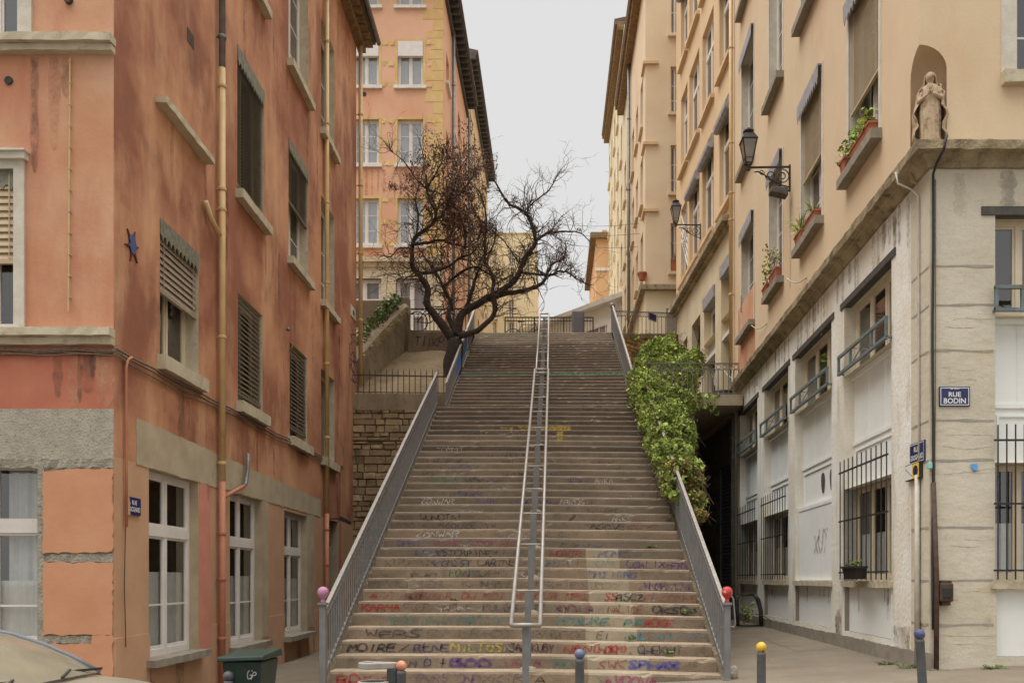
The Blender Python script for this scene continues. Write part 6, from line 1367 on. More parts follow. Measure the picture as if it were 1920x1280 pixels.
# yellow and white guide sign below the right hand plate
s0, s1 = sorted((RL.S(1731), RL.S(1704))); zt, zb = RL.Z(1717, 869), RL.Z(1717, 899)
g = thing('info_sign', RL.p(s0, zb, .03), 'small white and yellow guide sign with a blue disc below the navy plate', 'sign')
mb = MB(); RL.box(mb, s0, s1, zb, zt, 0, .05); mb.build('case', M['iron'], g); sm_ = s0 + (s1 - s0) * .5
mb = MB(); RL.rect(mb, sm_, s1 - .01, zb + .01, zt - .01, .053); mb.build('white_half', M['enamelwhite'], g)
mb = MB(); RL.rect(mb, s0 + .01, sm_, zb + .01, zt - .01, .053); mb.build('yellow_half', mat('yellow_enamel', lin(226, 190, 50), None, bump=0, rough=.4), g)
mb = MB(); c = RL.p((s0 + sm_) / 2, (zt + zb) / 2, .056); mb.prism([((sm_ - s0) * .33 * cos(i * pi / 9), (zt - zb) * .33 * sin(i * pi / 9)) for i in range(18)], c, RL.t, (0, 0, 1), RL.n * -.002); mb.build('disc', M['navy'], g)
mb = MB()
for i in range(5): t = i / 4; c = RL.p(s1 - .04 - (s1 - sm_ - .06) * t, zt - .06 - (zt - zb - .12) * t, .055); mb.prism([(.012 * cos(k * pi / 4), .012 * sin(k * pi / 4)) for k in range(8)], c, RL.t, (0, 0, 1), RL.n * -.001)
mb.build('dotted_line', M['iron'], g)
mb = MB(); q = RF.at(1741, 873); RF.box(mb, q[0] - .03, q[0] + .03, q[1] - .04, q[1] + .04, .0, .05); tag(mb.build('cable_box', mat('mint_plastic', lin(140, 196, 178), None, bump=0, rough=.4), None, bevel=.006), 'tiny mint green box on the black corner cable', 'junction box')
q = RF.at(1826, 876); mb = MB(); mb.prism([(-.04, .045), (.03, .05), (.04, .0), (.02, -.05), (-.02, -.03), (-.035, .0)], RF.p(q[0], q[1], .02), RF.t, (0, 0, 1), RF.n * -.02); tag(mb.build('tile_fragment', mat('sky_blue_glaze', lin(96, 160, 214), None, bump=0, rough=.3), None), 'small broken sky blue tile stuck on the stone front', 'tile')
q0 = RF.at(1757, 1088); q1 = RF.at(1782, 1127); g = thing('letter_box', RF.p(q0[0], q1[1], .05), 'dark rusty meter box fixed low on the stone front', 'meter box')
mb = MB(); RF.box(mb, q0[0], q1[0], q1[1], q0[1] - .03, 0, .1); mb.build('case', M['rust'], g, bevel=.02); g.name = 'meter_box'
mb = MB(); RF.box(mb, q0[0] + .03, q1[0] - .03, q1[1] - .05, q1[1], 0, .07); RF.box(mb, q0[0] + .02, q1[0] - .02, q0[1] - .029, q0[1] + .0, 0, .08); mb.build('bracket', M['rust'], g)
mb = MB(); RF.box(mb, q0[0] + .03, q1[0] - .03, q1[1] + .05, q0[1] - .09, .101, .112); mb.build('cover', M['iron'], g, bevel=.006)
# ------------------------------------------------------------------ stroke lettering for graffiti
G = {'A': 'M0,0L.5,1L1,0M.2,.4L.8,.4', 'B': 'M0,0L0,1L.7,.95L.8,.75L.5,.52L0,.5M.5,.52L.95,.3L.75,.04L0,0', 'C': 'M1,.85L.6,1L.15,.8L0,.45L.2,.1L.6,0L1,.15', 'D': 'M0,0L0,1L.6,.95L1,.55L.75,.1L0,0', 'E': 'M1,1L0,1L0,0L1,0M0,.5L.75,.52', 'F': 'M1,1L0,1L0,0M0,.5L.75,.5', 'G': 'M1,.85L.55,1L.1,.75L0,.4L.25,.05L.7,0L1,.2L1,.45L.6,.45', 'H': 'M0,0L0,1M1,0L1,1M0,.5L1,.52', 'I': 'M.5,0L.5,1', 'J': 'M.3,1L1,1M.7,1L.7,.2L.4,0L0,.15', 'K': 'M0,0L0,1M1,1L0,.45L1,0', 'L': 'M0,1L0,0L.9,.03', 'M': 'M0,0L.1,1L.5,.35L.9,1L1,0', 'N': 'M0,0L.05,1L.95,0L1,1', 'O': 'M.5,1L.1,.8L0,.4L.25,.05L.65,0L.95,.3L.9,.75L.5,1', 'P': 'M0,0L.05,1L.75,.95L.9,.7L.6,.5L.05,.45', 'R': 'M0,0L.05,1L.75,.95L.85,.7L.5,.5L.05,.47M.45,.5L1,0', 'S': 'M.95,.9L.5,1L.1,.8L.3,.55L.75,.42L.9,.18L.5,0L0,.1', 'T': 'M0,1L1,1M.5,1L.5,0', 'U': 'M0,1L.05,.25L.4,0L.8,.1L1,1', 'V': 'M0,1L.5,0L1,1', 'W': 'M0,1L.25,0L.5,.65L.75,0L1,1', 'X': 'M0,0L1,1M0,1L1,0', 'Y': 'M0,1L.5,.5L1,1M.5,.5L.5,0', 'Z': 'M0,1L1,1L0,0L1,.03', '1': 'M.2,.8L.55,1L.55,0', '4': 'M.8,0L.75,1L0,.35L1,.35', '7': 'M0,1L1,1L.35,0', '!': 'M.5,1L.45,.35M.42,.08L.42,0', '.': 'M.4,.1L.5,.04', ':': 'M.4,.7L.5,.66M.4,.25L.5,.2', '-': 'M.1,.5L.9,.52', '=': 'M.1,.65L.9,.67M.1,.35L.9,.37', '/': 'M.1,0L.9,1', '+': 'M.5,0L.5,1M.1,.5L.9,.5', '~': 'M0,.4L.25,.65L.6,.4L1,.65', ';': 'M.4,.7L.5,.66M.5,.25L.4,.05', ')': 'M.2,1L.7,.6L.3,0', ' ': ''}
def glyph(ch):
    out = []
    for part in G.get(ch, '').split('M')[1:]: out.append([tuple(float(q) for q in p.split(',')) for p in part.split('L')])
    return out
gr_ = random.Random(5)
def scrawl(word, place, h, wtot, wd, messy=.12):
    """place(x,z) -> 3-D point and right/up vectors baked in; returns a mesh builder"""
    mb = MB(); n = len(word); cw = wtot / max(1, n); slant = gr_.uniform(-.15, .4); wob = gr_.uniform(0, 6)
    for i, ch in enumerate(word):
        for line in glyph(ch):
            pts = []
            for k in range(len(line)):
                x, y = line[k]; pts.append((i * cw + cw * (.02 + .94 * (x + gr_.uniform(-messy, messy))) + slant * y * h * .5, h * (y * (.86 + .12 * sin(i * 2.1 + wob)) + .06 + .06 * sin(i * 1.4 + wob) + gr_.uniform(-messy, messy) * .6)))
            # soften corners
            sm = []
            for k in range(len(pts) - 1):
                for t in (0, .33, .66): sm.append((pts[k][0] + (pts[k + 1][0] - pts[k][0]) * t, pts[k][1] + (pts[k + 1][1] - pts[k][1]) * t))
            sm.append(pts[-1])
            sm = [sm[0]] + [((sm[k - 1][0] + 2 * sm[k][0] + sm[k + 1][0]) / 4, (sm[k - 1][1] + 2 * sm[k][1] + sm[k + 1][1]) / 4) for k in range(1, len(sm) - 1)] + [sm[-1]]
            L = []
            for k in range(len(sm)):
                a, b_ = sm[max(k - 1, 0)], sm[min(k + 1, len(sm) - 1)]; dx, dy = b_[0] - a[0], b_[1] - a[1]; l = sqrt(dx * dx + dy * dy) or 1e-6
                ww = wd * (.42 + .12 * sin(k * 1.3 + i)) ; L.append((sm[k][0] - dy / l * ww, sm[k][1] + dx / l * ww, sm[k][0] + dy / l * ww, sm[k][1] - dx / l * ww))
            base = len(mb.v)
            for q in L:
                c = lambda z: min(max(z, .004), h * 1.02)
                mb.v += [tuple(place(q[0], c(q[1]))), tuple(place(q[2], c(q[3])))]
            for k in range(len(L) - 1): mb.f.append((base + 2 * k, base + 2 * k + 1, base + 2 * k + 3, base + 2 * k + 2))
    return mb
PC = {'red': (176, 54, 50), 'black': (46, 42, 42), 'dark': (74, 66, 62), 'grey': (96, 90, 88), 'teal': (70, 140, 132), 'cyan': (74, 150, 172), 'blue': (70, 92, 150), 'navy': (58, 60, 96), 'purple': (98, 66, 128), 'pink': (178, 78, 118), 'white': (206, 204, 196), 'yellow': (196, 178, 84), 'maroon': (98, 58, 58), 'brick': (150, 76, 62), 'green': (62, 122, 74), 'violet': (84, 84, 168), 'mint': (88, 150, 118), 'gold': (196, 168, 52)}
for k, c in PC.items(): M['p_' + k] = paint('graffiti_' + k, lin(*c), .78, 14); M['f_' + k] = paint('faded_graffiti_' + k, lin(*c), .42, 10)
def on_riser(u0, u1, n, word, col, fade=False, wd=.024, fz=0.0, fh=1.0):
    d = sd_(n) - .006; rr = R1 if n <= 32 else R2; x0 = (u0 - CX) * d / F_PX; x1 = (u1 - CX) * d / F_PX
    pl = lambda x, z: Vector((x0 + x, d - .0005, sz_(n) - rr + tilt(n, x0 + x) + .012 + z + fz * rr))
    mb = scrawl(word, pl, (rr - .042) * fh, x1 - x0, wd); ob = mb.build('graffiti', M[('f_' if fade else 'p_') + col], steps[n]); return ob
for a in [
 (630, 700, 0, 'BD-', 'red', 0, .034), (700, 728, 0, '--', 'red', 0), (1003, 1024, 0, 'A', 'dark'), (1133, 1232, 0, 'AVOOVA', 'pink', 0, .03), (780, 900, 0, 'PVRS ONE', 'purple', 1, .03), (905, 980, 0, 'XKTR', 'navy', 1),
 (765, 835, 1, 'M O +', 'navy', 0), (845, 922, 1, 'BDD', 'purple', 0, .052), (945, 1016, 1, 'UAPA', 'pink', 1, .045), (1036, 1082, 1, 'XXX', 'teal', 1, .05), (1118, 1172, 1, 'SWK', 'brick', 0, .022), (1178, 1272, 1, 'SPHAX', 'violet', 0, .05),
 (652, 742, 2, 'MOIRE', 'black', 0, .04), (742, 768, 2, '/', 'dark'), (775, 842, 2, 'RENE', 'navy', 0, .026), (845, 942, 2, 'MILTOS', 'yellow', 0, .034), (955, 1050, 2, 'JARIKUBY.', 'maroon', 0, .028), (1056, 1108, 2, 'NAN', 'red', 0, .028), (1113, 1188, 2, 'CHOKM);', 'red', 0, .036), (1195, 1280, 2, 'CHEKHT', 'dark', 0, .022),
 (682, 792, 3, 'WEBS', 'dark', 0, .024), (800, 960, 3, 'P. LR~OT', 'grey', 1), (1118, 1142, 3, 'EI', 'black', 0, .016), (1163, 1216, 3, '.WL', 'cyan', 0, .036), (1222, 1325, 3, 'W~~~', 'cyan', 1, .04), (1030, 1105, 3, 'OROC', 'grey', 1),
 (715, 905, 4, '~YEOCE.PAPA.PART', 'teal', 1, .034), (1040, 1104, 4, 'YEOC', 'teal', 0, .03), (1108, 1160, 4, 'RE:', 'teal', 0, .03), (1168, 1206, 4, 'PA', 'teal', 0, .03), (1208, 1262, 4, 'ROKE', 'red', 0, .034), (910, 960, 4, 'XE', 'teal', 1, .03),
 (678, 750, 5, 'KARMA', 'red', 0, .034), (755, 880, 5, 'SNER..NFLI', 'maroon', 1, .026), (905, 1090, 5, 'PULSE ZER XORU', 'navy', 1, .03), (1138, 1206, 5, 'NALIDE', 'brick', 0, .02), (1222, 1308, 5, 'OKSO=', 'black', 0, .032),
 (690, 745, 6, '=~)', 'red', 1, .04), (752, 1100, 6, '~DEVANI.DU MOI NAMOUR.MPE', 'red', 1, .04), (1132, 1156, 6, 'SS', 'red', 0, .03), (1156, 1206, 6, 'BSCZ', 'black', 0, .026), (1206, 1310, 6, 'EFZON~E', 'red', 1, .034),
 (710, 832, 7, 'PULLSER', 'grey', 1, .024), (868, 1132, 7, 'K~XLRE KNOB-TENIC', 'grey', 1, .02), (1208, 1295, 7, 'WNOR.174', 'purple', 0, .018),
 (832, 905, 8, '.FOKIV.', 'green', 0, .022), (1103, 1192, 8, 'MMJ.HING', 'blue', 1, .04), (905, 960, 8, 'XERK', 'grey', 1, .02),
 (720, 818, 9, 'XTRA.WX', 'dark', 1, .024), (825, 965, 9, 'CMSSY.LARTNE', 'dark', 0, .02), (1013, 1076, 9, 'NABIL', 'teal', 1, .036), (1100, 1150, 9, '.OM', 'cyan', 1, .03), (1173, 1294, 9, 'COALIX-ERK', 'purple', 0, .022),
 (806, 934, 10, '.KSTCRPINE=', 'black', 0, .02), (1030, 1090, 10, 'HONTR', 'red', 0, .02), (1108, 1200, 10, '.MOMK.~', 'blue', 1, .036),
 (745, 802, 11, 'OMNIS', 'violet', 1, .036), (810, 966, 11, 'VINK.KOMINY', 'pink', 1, .036),
 (778, 860, 12, 'ZONWAR', 'white', 0, .022), (953, 1002, 12, 'ARKO', 'white', 1, .03), (1003, 1085, 12, 'PULSE-', 'grey', 1, .024),
 (755, 812, 13, 'TOTAM', 'grey', 1, .018), (820, 932, 13, '=KOUZE.1=', 'dark', 0, .018), (1105, 1172, 13, 'AGOVE', 'black', 0, .02), (1000, 1035, 13, 'WK', 'white', 1, .04),
 (788, 868, 14, 'GUNOTA!', 'black', 0, .022), (1147, 1185, 14, 'AKKS', 'white', 0, .014), (1066, 1078, 14, '/', 'dark', 0, .05),
 (788, 852, 16, 'ZONWAR', 'white', 0, .018), (888, 926, 16, 'JBNUSH', 'violet', 1, .02), (955, 1035, 16, 'COXE~S', 'violet', 1, .03), (1048, 1096, 16, 'ARKOS', 'white', 0, .016), (1098, 1120, 16, 'NR', 'brick', 1, .02),
 (857, 906, 17, 'OARB', 'purple', 1, .03), (920, 958, 18, 'KKWX', 'white', 1, .03), (1005, 1045, 17, 'XAN.', 'brick', 1, .02),
 (815, 862, 19, 'STENO', 'mint', 0, .022), (1065, 1092, 19, 'UNION', 'purple', 0, .018), (1115, 1150, 19, 'ARKA', 'white', 0, .014),
 (778, 880, 20, '.YG..EPS.', 'dark', 1, .022), (940, 985, 20, 'VAR', 'dark', 1, .02),
 (800, 900, 22, 'LE BULEZ', 'blue', 1, .03), (850, 905, 21, 'EBZ', 'blue', 1, .026),
 (818, 866, 24, 'ZOMMO', 'white', 0, .012), (950, 986, 23, 'MESIA', 'dark', 1, .024), (946, 986, 24, 'VARAS', 'dark', 1, .024), (940, 990, 22, 'MMO.TER', 'dark', 1, .02), (1010, 1060, 22, 'LXOCN', 'white', 1, .016),
 (875, 985, 27, 'COISKSHOOK', 'white', 1, .014), (865, 1050, 33, 'VARAS WRINOISI.LIMWIAM', 'black', 1, .03), (1095, 1160, 34, '~~V~~', 'white', 1, .012), (1090, 1130, 33, 'MMM', 'black', 1, .05)]:
    u0, u1, n, wrd, col = a[:5]; on_riser(u0, u1, n, wrd, col, bool(a[5]) if len(a) > 5 else False, a[6] if len(a) > 6 else .024)
tagw = 'SKER NOVA ZEK OTIS RAZ LUPO MEKS YAN TOZ KORE BLAM DUST VEX OPI SURF ARAK LIMO NEON FUTO GRIM HEX'.split()
for _ in range(95):    # older, half worn-off layers of tags on every flight
    n = int(gr_.triangular(0, 50, 8)); wl_ = gr_.uniform(.28, .75) * (1 if n < 26 else .8); x0_ = gr_.uniform(-2.5, 1.5); d_ = sd_(n); u0_ = CX + x0_ * F_PX / d_
    on_riser(u0_, u0_ + wl_ * F_PX / d_, n, gr_.choice(tagw), gr_.choice(['dark', 'grey', 'navy', 'brick', 'teal', 'white', 'purple', 'blue', 'maroon']), True, gr_.uniform(.012, .04), fh=gr_.uniform(.5, 1))
def band(n, u0, u1, col, f0=.05, f1=.95, fade=False):   # a riser painted over in one colour
    d = sd_(n) - .0065; rr = R1 if n <= 32 else R2; mb = MB(); m = 14; x0 = (u0 - CX) * d / F_PX; x1 = (u1 - CX) * d / F_PX; L = []
    for i in range(m + 1):
        x = x0 + (x1 - x0) * i / m; z = sz_(n) - rr + tilt(n, x); L.append((Vector((x, d, z + rr * f0 + .01 + gr_.uniform(0, .008))), Vector((x, d, z + rr * f1 - .03 - gr_.uniform(0, .008)))))
    for i in range(m): mb.quad(L[i][0], L[i + 1][0], L[i + 1][1], L[i][1])
    mb.build('painted_patch', M[('f_' if fade else 'p_') + col], steps[n])
band(28, 938, 962, 'gold', .05, .85); band(28, 972, 1006, 'gold', .02, 1.0); band(28, 1012, 1070, 'gold', .02, 1.0); band(27, 1044, 1056, 'gold'); band(26, 1045, 1055, 'gold')
band(43, 1026, 1168, 'mint'); band(43, 868, 1000, 'mint', fade=True); band(59, 900, 1000, 'mint', fade=True); band(58, 1000, 1028, 'mint')
for n, u0, u1 in ((48, 1068, 1108), (49, 1070, 1100), (47, 960, 1004), (46, 930, 1000), (37, 1150, 1160), (36, 1148, 1156), (42, 1118, 1128), (44, 1120, 1126)): band(n, u0, u1, 'brick', fade=True)
for n, u0, u1 in ((55, 1115, 1145), (56, 1118, 1150)): band(n, u0, u1, 'purple', fade=True)
# other writing
def wall_scrawl(F, s, z, h, w_, word, m, par, vertical=False, o=.004, wd=.02, flip=1):
    if vertical: pl = lambda x, y: F.p(s + flip * y, z - x, o)
    else: pl = lambda x, y: F.p(s + flip * x, z + y, o)
    return scrawl(word, pl, h, w_, wd).build('graffiti', m, par)
wall_scrawl(UL, UL.S(1389), uz(1392, 540), .30, .62, ':TRAOW', M['p_black'], RB, True, .015, .03, -1)
wall_scrawl(FS, FS.S(655), FS.Z(660, 612), .8, 1.5, 'XKSWM', M['p_navy'], LB, True, .004, .05); wall_scrawl(FS, FS.S(660), FS.Z(660, 655), .7, .9, 'AKB', M['p_navy'], LB, True, .004, .05)
LW_F = Face(-4.66, YB, 1, 0, 0, -1); wall_scrawl(LW_F, .22, 9.2, .36, .95, 'TIIKP', M['p_dark'], lowall, False, .004, .05)
wall_scrawl(FL, FL.S(268), .2, .2, .3, 'CO', M['p_gold'], LB, False, .03, .02)
# ------------------------------------------------------------------ bollards
def bollard(u, vtop, d, lab, ballm, lean=0.0, h=None):
    x = (u - CX) * d / F_PX; zt = EYE + (CY - vtop) * d / F_PX; zb = gz(x) + .08; r = 10 * d / F_PX
    g = thing('bollard', (x, d, zb), lab, 'bollard', 'ball topped bollards along the kerb'); tpz = zt - 2 * r * .95; L = Vector((-lean, 0, 1))
    def lean_(mb):
        mb.v = [(X + (-lean) * (Z - zt), Y, Z) for X, Y, Z in mb.v]; return mb
    o = lean_(MB().lathe((x, d, zb), [(.062, 0), (.06, .02), (.046, .05), (.043, .3), (.042, tpz - zb - .03), (.044, tpz - zb - .025), (.040, tpz - zb), (.02, tpz - zb + .005)], 18)).build('post', M['bpost'], g, True)
    lean_(MB().ball((x, d, tpz + r * .95), r, 18)).build('ball', ballm, g, True); return g
M['bpost'] = mat('dark_grey_bollard_paint', lin(92, 92, 92), lin(76, 76, 78), 8, c4=lin(128, 120, 112), sc4=24, lo4=.66, hi4=.72, a4=.7, rough=.5, bump=.15)
def ballmat(n, c1, c2, c3): return mat(n, lin(*c1), lin(*c2), 16, .45, .55, c3=lin(*c3), sc3=22, lo3=.56, hi3=.62, rough=.5, bump=.15, bscale=60)
bollard(428.5, 1257, 7.9, 'plain grey bollard in front of the green wheelie bin', M['bpost'])
bollard(752.5, 1238, 7.7, 'bollard with a salmon orange ball beside the litter bin', ballmat('salmon_ball', (206, 142, 108), (198, 126, 96), (150, 120, 100)))
bollard(1087, 1216, 7.9, 'bollard with a blue ball in front of the middle of the stairs', ballmat('blue_ball', (72, 96, 146), (96, 106, 130), (140, 118, 90)))
bollard(1427.5, 1203, 8.1, 'bollard with a yellow ball on the right pavement', ballmat('yellow_ball', (210, 172, 66), (196, 158, 60), (120, 104, 70)))
bollard(1723.5, 1179, 8.3, 'leaning bollard with a dark blue ball before the stone corner', ballmat('dark_blue_ball', (62, 70, 108), (78, 82, 112), (110, 100, 110)), .06)
# ------------------------------------------------------------------ litter bin with its lid, on the salmon bollard side
M['bingrey'] = mat('dark_green_grey_bin', lin(72, 76, 72), lin(60, 64, 62), 10, rough=.45, bump=.1); M['lidgrey'] = mat('pale_grey_lid', lin(158, 150, 140), lin(138, 132, 124), 8, rough=.5, bump=.1)
LBN = thing('litter_bin', (-1.62, 7.75, .2), 'grey litter bin with a teardrop lid over an open ring', 'litter bin')
c = P(708, 1246, 7.75); ld = [(-.06 + .115 * cos(a), .105 * sin(a)) for a in [pi / 2 + pi * i / 12 for i in range(13)]]; ld = [(x, y) for x, y in ld] + [(.175, -.04), (.175, .04)]
mb = MB(); mb.prism([(p[0], p[1]) for p in ld], c + Vector((0, 0, -.03)), (1, 0, 0), (0, 1, 0), (0, 0, .055)); mb.build('lid', M['lidgrey'], LBN, bevel=.008)
mb = MB(); mb.prism([(-.085 + .045 * cos(i * pi / 8), .04 * sin(i * pi / 8)) for i in range(16)], c + Vector((0, 0, .026)), (1, 0, 0), (0, 1, 0), (0, 0, .008)); mb.build('lid_knob', M['lidgrey'], LBN)
px_ = P(735, 1268, 7.75).x; MB().box(px_ - .04, px_ + .05, 7.70, 7.80, .2, c.z - .03).build('post', M['bingrey'], LBN, bevel=.012)
rc = Vector((c.x - .03, 7.72, c.z - .155)); mb = MB(); mb.tube([rc + Vector((.13 * cos(i * pi / 12), .125 * sin(i * pi / 12), 0)) for i in range(25)], .016, 8, False); mb.tube([rc + Vector((.125, 0, 0)), Vector((px_, 7.75, rc.z))], .014, 6); mb.build('ring', M['lidgrey'], LBN, True)
MB().lathe(rc + Vector((0, 0, -.62)), [(.10, 0), (.112, .1), (.118, .4), (.120, .61), (.115, .612), (.10, .3), (.01, .05)], 20).build('bag', M['bingrey'], LBN, True)
# ------------------------------------------------------------------ wheelie bin
M['bingreen'] = mat('dark_green_plastic', lin(44, 58, 50), lin(36, 50, 44), 6, rough=.45, bump=.1, bscale=80)
WBn = thing('wheelie_bin', (-2.9, 8.15, .1), 'dark green wheelie bin standing by the terracotta wall', 'bin')
x0, x1 = P(414, 0, 7.9).x, P(490, 0, 7.9).x; zt = EYE + (CY - 1240) * 7.9 / F_PX; zb = .1; y0, y1 = 7.9, 8.42
mb = MB(); mb.hexa([(x0 + .07, y0 + .08, zb + .06), (x1 - .07, y0 + .08, zb + .06), (x1 - .07, y1 - .1, zb + .06), (x0 + .07, y1 - .1, zb + .06), (x0 + .005, y0, zt), (x1 - .005, y0, zt), (x1 - .005, y1, zt), (x0 + .005, y1, zt)]); bd = mb.build('body', M['bingreen'], WBn, bevel=.02)
mb = MB(); mb.hexa([(x0 - .03, y0 - .03, zt), (x1 + .03, y0 - .03, zt + .015), (x1 + .03, y1 + .02, zt + .015), (x0 - .03, y1 + .02, zt), (x0 - .03, y0 - .02, zt + .045), (x1 + .03, y0 - .02, zt + .06), (x1 + .02, y1, zt + .09), (x0 - .02, y1, zt + .075)]); mb.build('lid', M['bingreen'], WBn, bevel=.012)
for x in (x0 + .05, x1 - .05): mb = MB(); mb.tube([(x - .03, y1 - .04, zb + .1), (x + .03, y1 - .04, zb + .1)], .1, 16); mb.build('wheel', M['cableblack'], WBn)
MB().tube([(x0 + .06, y1 + .03, zt + .02), (x0 + .06, y1 + .09, zt + .02), (x1 - .06, y1 + .09, zt + .02), (x1 - .06, y1 + .03, zt + .02)], .014, 8).build('handle', M['bingreen'], WBn, True)
gs = scrawl('GP', lambda x, z: Vector((x1 - .14 + x, y0 + .004 + (zt - .12 + z - zt) * -.07 - .008, zt - .17 + z)), .09, .09, .01); gs.build('graffiti', M['p_white'], bd)
# ------------------------------------------------------------------ parked car
CARM = mat('dusty_beige_car_paint', lin(150, 142, 124), lin(138, 130, 112), 3, rough=.35, bump=.02, spec=.5, metal=.25)
car = thing('parked_car', (-4.6, 5.87, .0), 'dusty beige parked car with its windscreen and wipers seen past the kerb', 'car')
cy, NX = 5.87, -2.62
def cx_(x): return NX - x
def cz(x, z): return z + gz(cx_(x)) - .02
st = [(0.0, .30, .62, .45), (.06, .22, .74, .68), (.25, .2, .86, .80), (.6, .2, .955, .85), (.95, .2, 1.0, .87), (1.3, .2, .98, .87), (2.2, .2, .97, .87), (3.2, .2, .98, .86), (3.8, .22, .98, .82), (4.1, .3, .95, .74), (4.2, .4, .7, .6)]
mb = MB(); rows = []
for x, zb, zt, hw in st:
    r = []
    for y, z in ((0, zb), (hw * .92, zb), (hw, zb + (zt - zb) * .35), (hw * .99, zb + (zt - zb) * .75), (hw * .93, zt - .02), (hw * .75, zt + .005), (0, zt + .03)): r.append((y, z))
    rows.append([(cx_(x), cy + y, cz(x, z)) for y, z in r] + [(cx_(x), cy - y, cz(x, z)) for y, z in reversed(r[1:-1])])
k = len(rows[0]); mb.v = [p for r in rows for p in r]
for i in range(len(rows) - 1):
    for j in range(k): mb.f.append((i * k + j, i * k + (j + 1) % k, (i + 1) * k + (j + 1) % k, (i + 1) * k + j))
mb.f += [tuple(range(k)), tuple((len(rows) - 1) * k + j for j in range(k))]
b_ = mb.build('body', CARM, car, True)
sub = b_.modifiers.new('sub', 'SUBSURF'); sub.levels = 1; sub.render_levels = 2
def pane_grid(prof, bx):     # prof: (x, z, half width) from bottom to top; bx: forward bulge in the middle
    mb = MB(); n = 10
    for x, z, hw in prof:
        for i in range(n + 1):
            t = -1 + 2 * i / n; mb.v.append((cx_(x) + bx * (1 - t * t), cy + hw * t, cz(x, z) + .03 * (1 - t * t)))
    mb.f = [(j * (n + 1) + i, j * (n + 1) + i + 1, (j + 1) * (n + 1) + i + 1, (j + 1) * (n + 1) + i) for j in range(len(prof) - 1) for i in range(n)]
    return mb
wsp = [(.90, 1.0, .75), (1.08, 1.125, .715), (1.28, 1.235, .675), (1.5, 1.33, .635), (1.78, 1.405, .60)]
rfp = [(1.78, 1.405, .60), (2.2, 1.445, .59), (2.7, 1.44, .59), (3.1, 1.38, .60)]
rwp = [(3.1, 1.38, .60), (3.5, 1.18, .66), (3.8, .99, .71)]
M['carglass'] = mat('reflection_tinted_windscreen', lin(148, 140, 118), lin(132, 126, 108), 2.5, rough=.12, bump=0, spec=.7)  # pale sky reflection put into the glass as a nearly opaque tan colour
M['carglass'].node_tree.nodes['Principled BSDF'].inputs['Alpha'].default_value = .82
pane_grid(wsp, .10).build('windscreen', M['carglass'], car, True); pane_grid(rwp, -.06).build('rear_window', M['carglass'], car, True); pane_grid(rfp, 0).build('roof', CARM, car, True)
M['trim'] = mat('grey_pillar_trim', lin(104, 104, 106), None, rough=.5, bump=0)
for s in (1, -1):
    edge = [(cx_(x), cy + s * (hw + .012), cz(x, z)) for x, z, hw in wsp + rfp[1:] + rwp[1:]]
    MB().tube(edge, .021, 8).build('pillar', M['trim'], car, True)
    mb = MB(); n = len(edge); base = [(p[0], cy + s * .80, cz(NX - p[0], .975)) for p in edge]; mb.v = list(edge) + base; mb.f = [(i, i + 1, n + i + 1, n + i) for i in range(n - 1)]; mb.build('side_window', M['carglass'], car)
    mb = MB(); mb.beam((cx_(2.25), cy + s * .81, cz(2.25, .96)), (cx_(2.3), cy + s * .615, cz(2.3, 1.43)), .06, .03); mb.build('pillar', M['trim'], car)
    mb = MB(); mb.hexa([(cx_(1.2) + a, cy + s * (.9 + b2), cz(1.2, .98) + c2_) for a, b2, c2_ in ((-.06, -.06, -.05), (.06, -.06, -.05), (.04, .14, -.05), (-.06, .14, -.05), (-.06, -.06, .06), (.06, -.06, .06), (.04, .14, .08), (-.06, .14, .08))]); mb.build('wing_mirror', CARM, car, bevel=.02)
    for x in (.78, 3.35):
        w0 = Vector((cx_(x), cy + s * .84, cz(x, .31))); wo = MB().tube([w0 - Vector((0, .1, 0)), w0 + Vector((0, .1, 0))], .31, 20).build('wheel', M['cableblack'], car)
        o = MB().tube([w0 + Vector((0, s * .1, 0)), w0 + Vector((0, s * .112, 0))], .2, 16).build('rim', M['galv'], wo)
    mb = MB(); mb.ball((cx_(.16), cy + s * .62, cz(.16, .6)), .11, 12); mb.build('headlight', M['panesky'], car, True)
mb = MB(); mb.box(cx_(3.6), cx_(1.0), cy - .62, cy + .62, cz(2, .5), cz(2, .93)); mb.build('interior', M['slatlight'], car)  # beige fill so the glass reads pale like reflected sky
for y0_, y1_ in ((.70, -.02), (.02, -.66)):
    a = Vector((cx_(.85), cy + y0_, cz(.85, 1.035))); b2 = Vector((cx_(.93), cy + y1_, cz(.93, 1.07))); mb = MB(); mb.beam(a, b2, .012, .018); mb.beam((a + b2) / 2 + Vector((0, 0, .012)), Vector((cx_(.80), cy + y1_ + .1, cz(.8, 1.03))), .016, .016); mb.build('wiper', M['cableblack'], car)
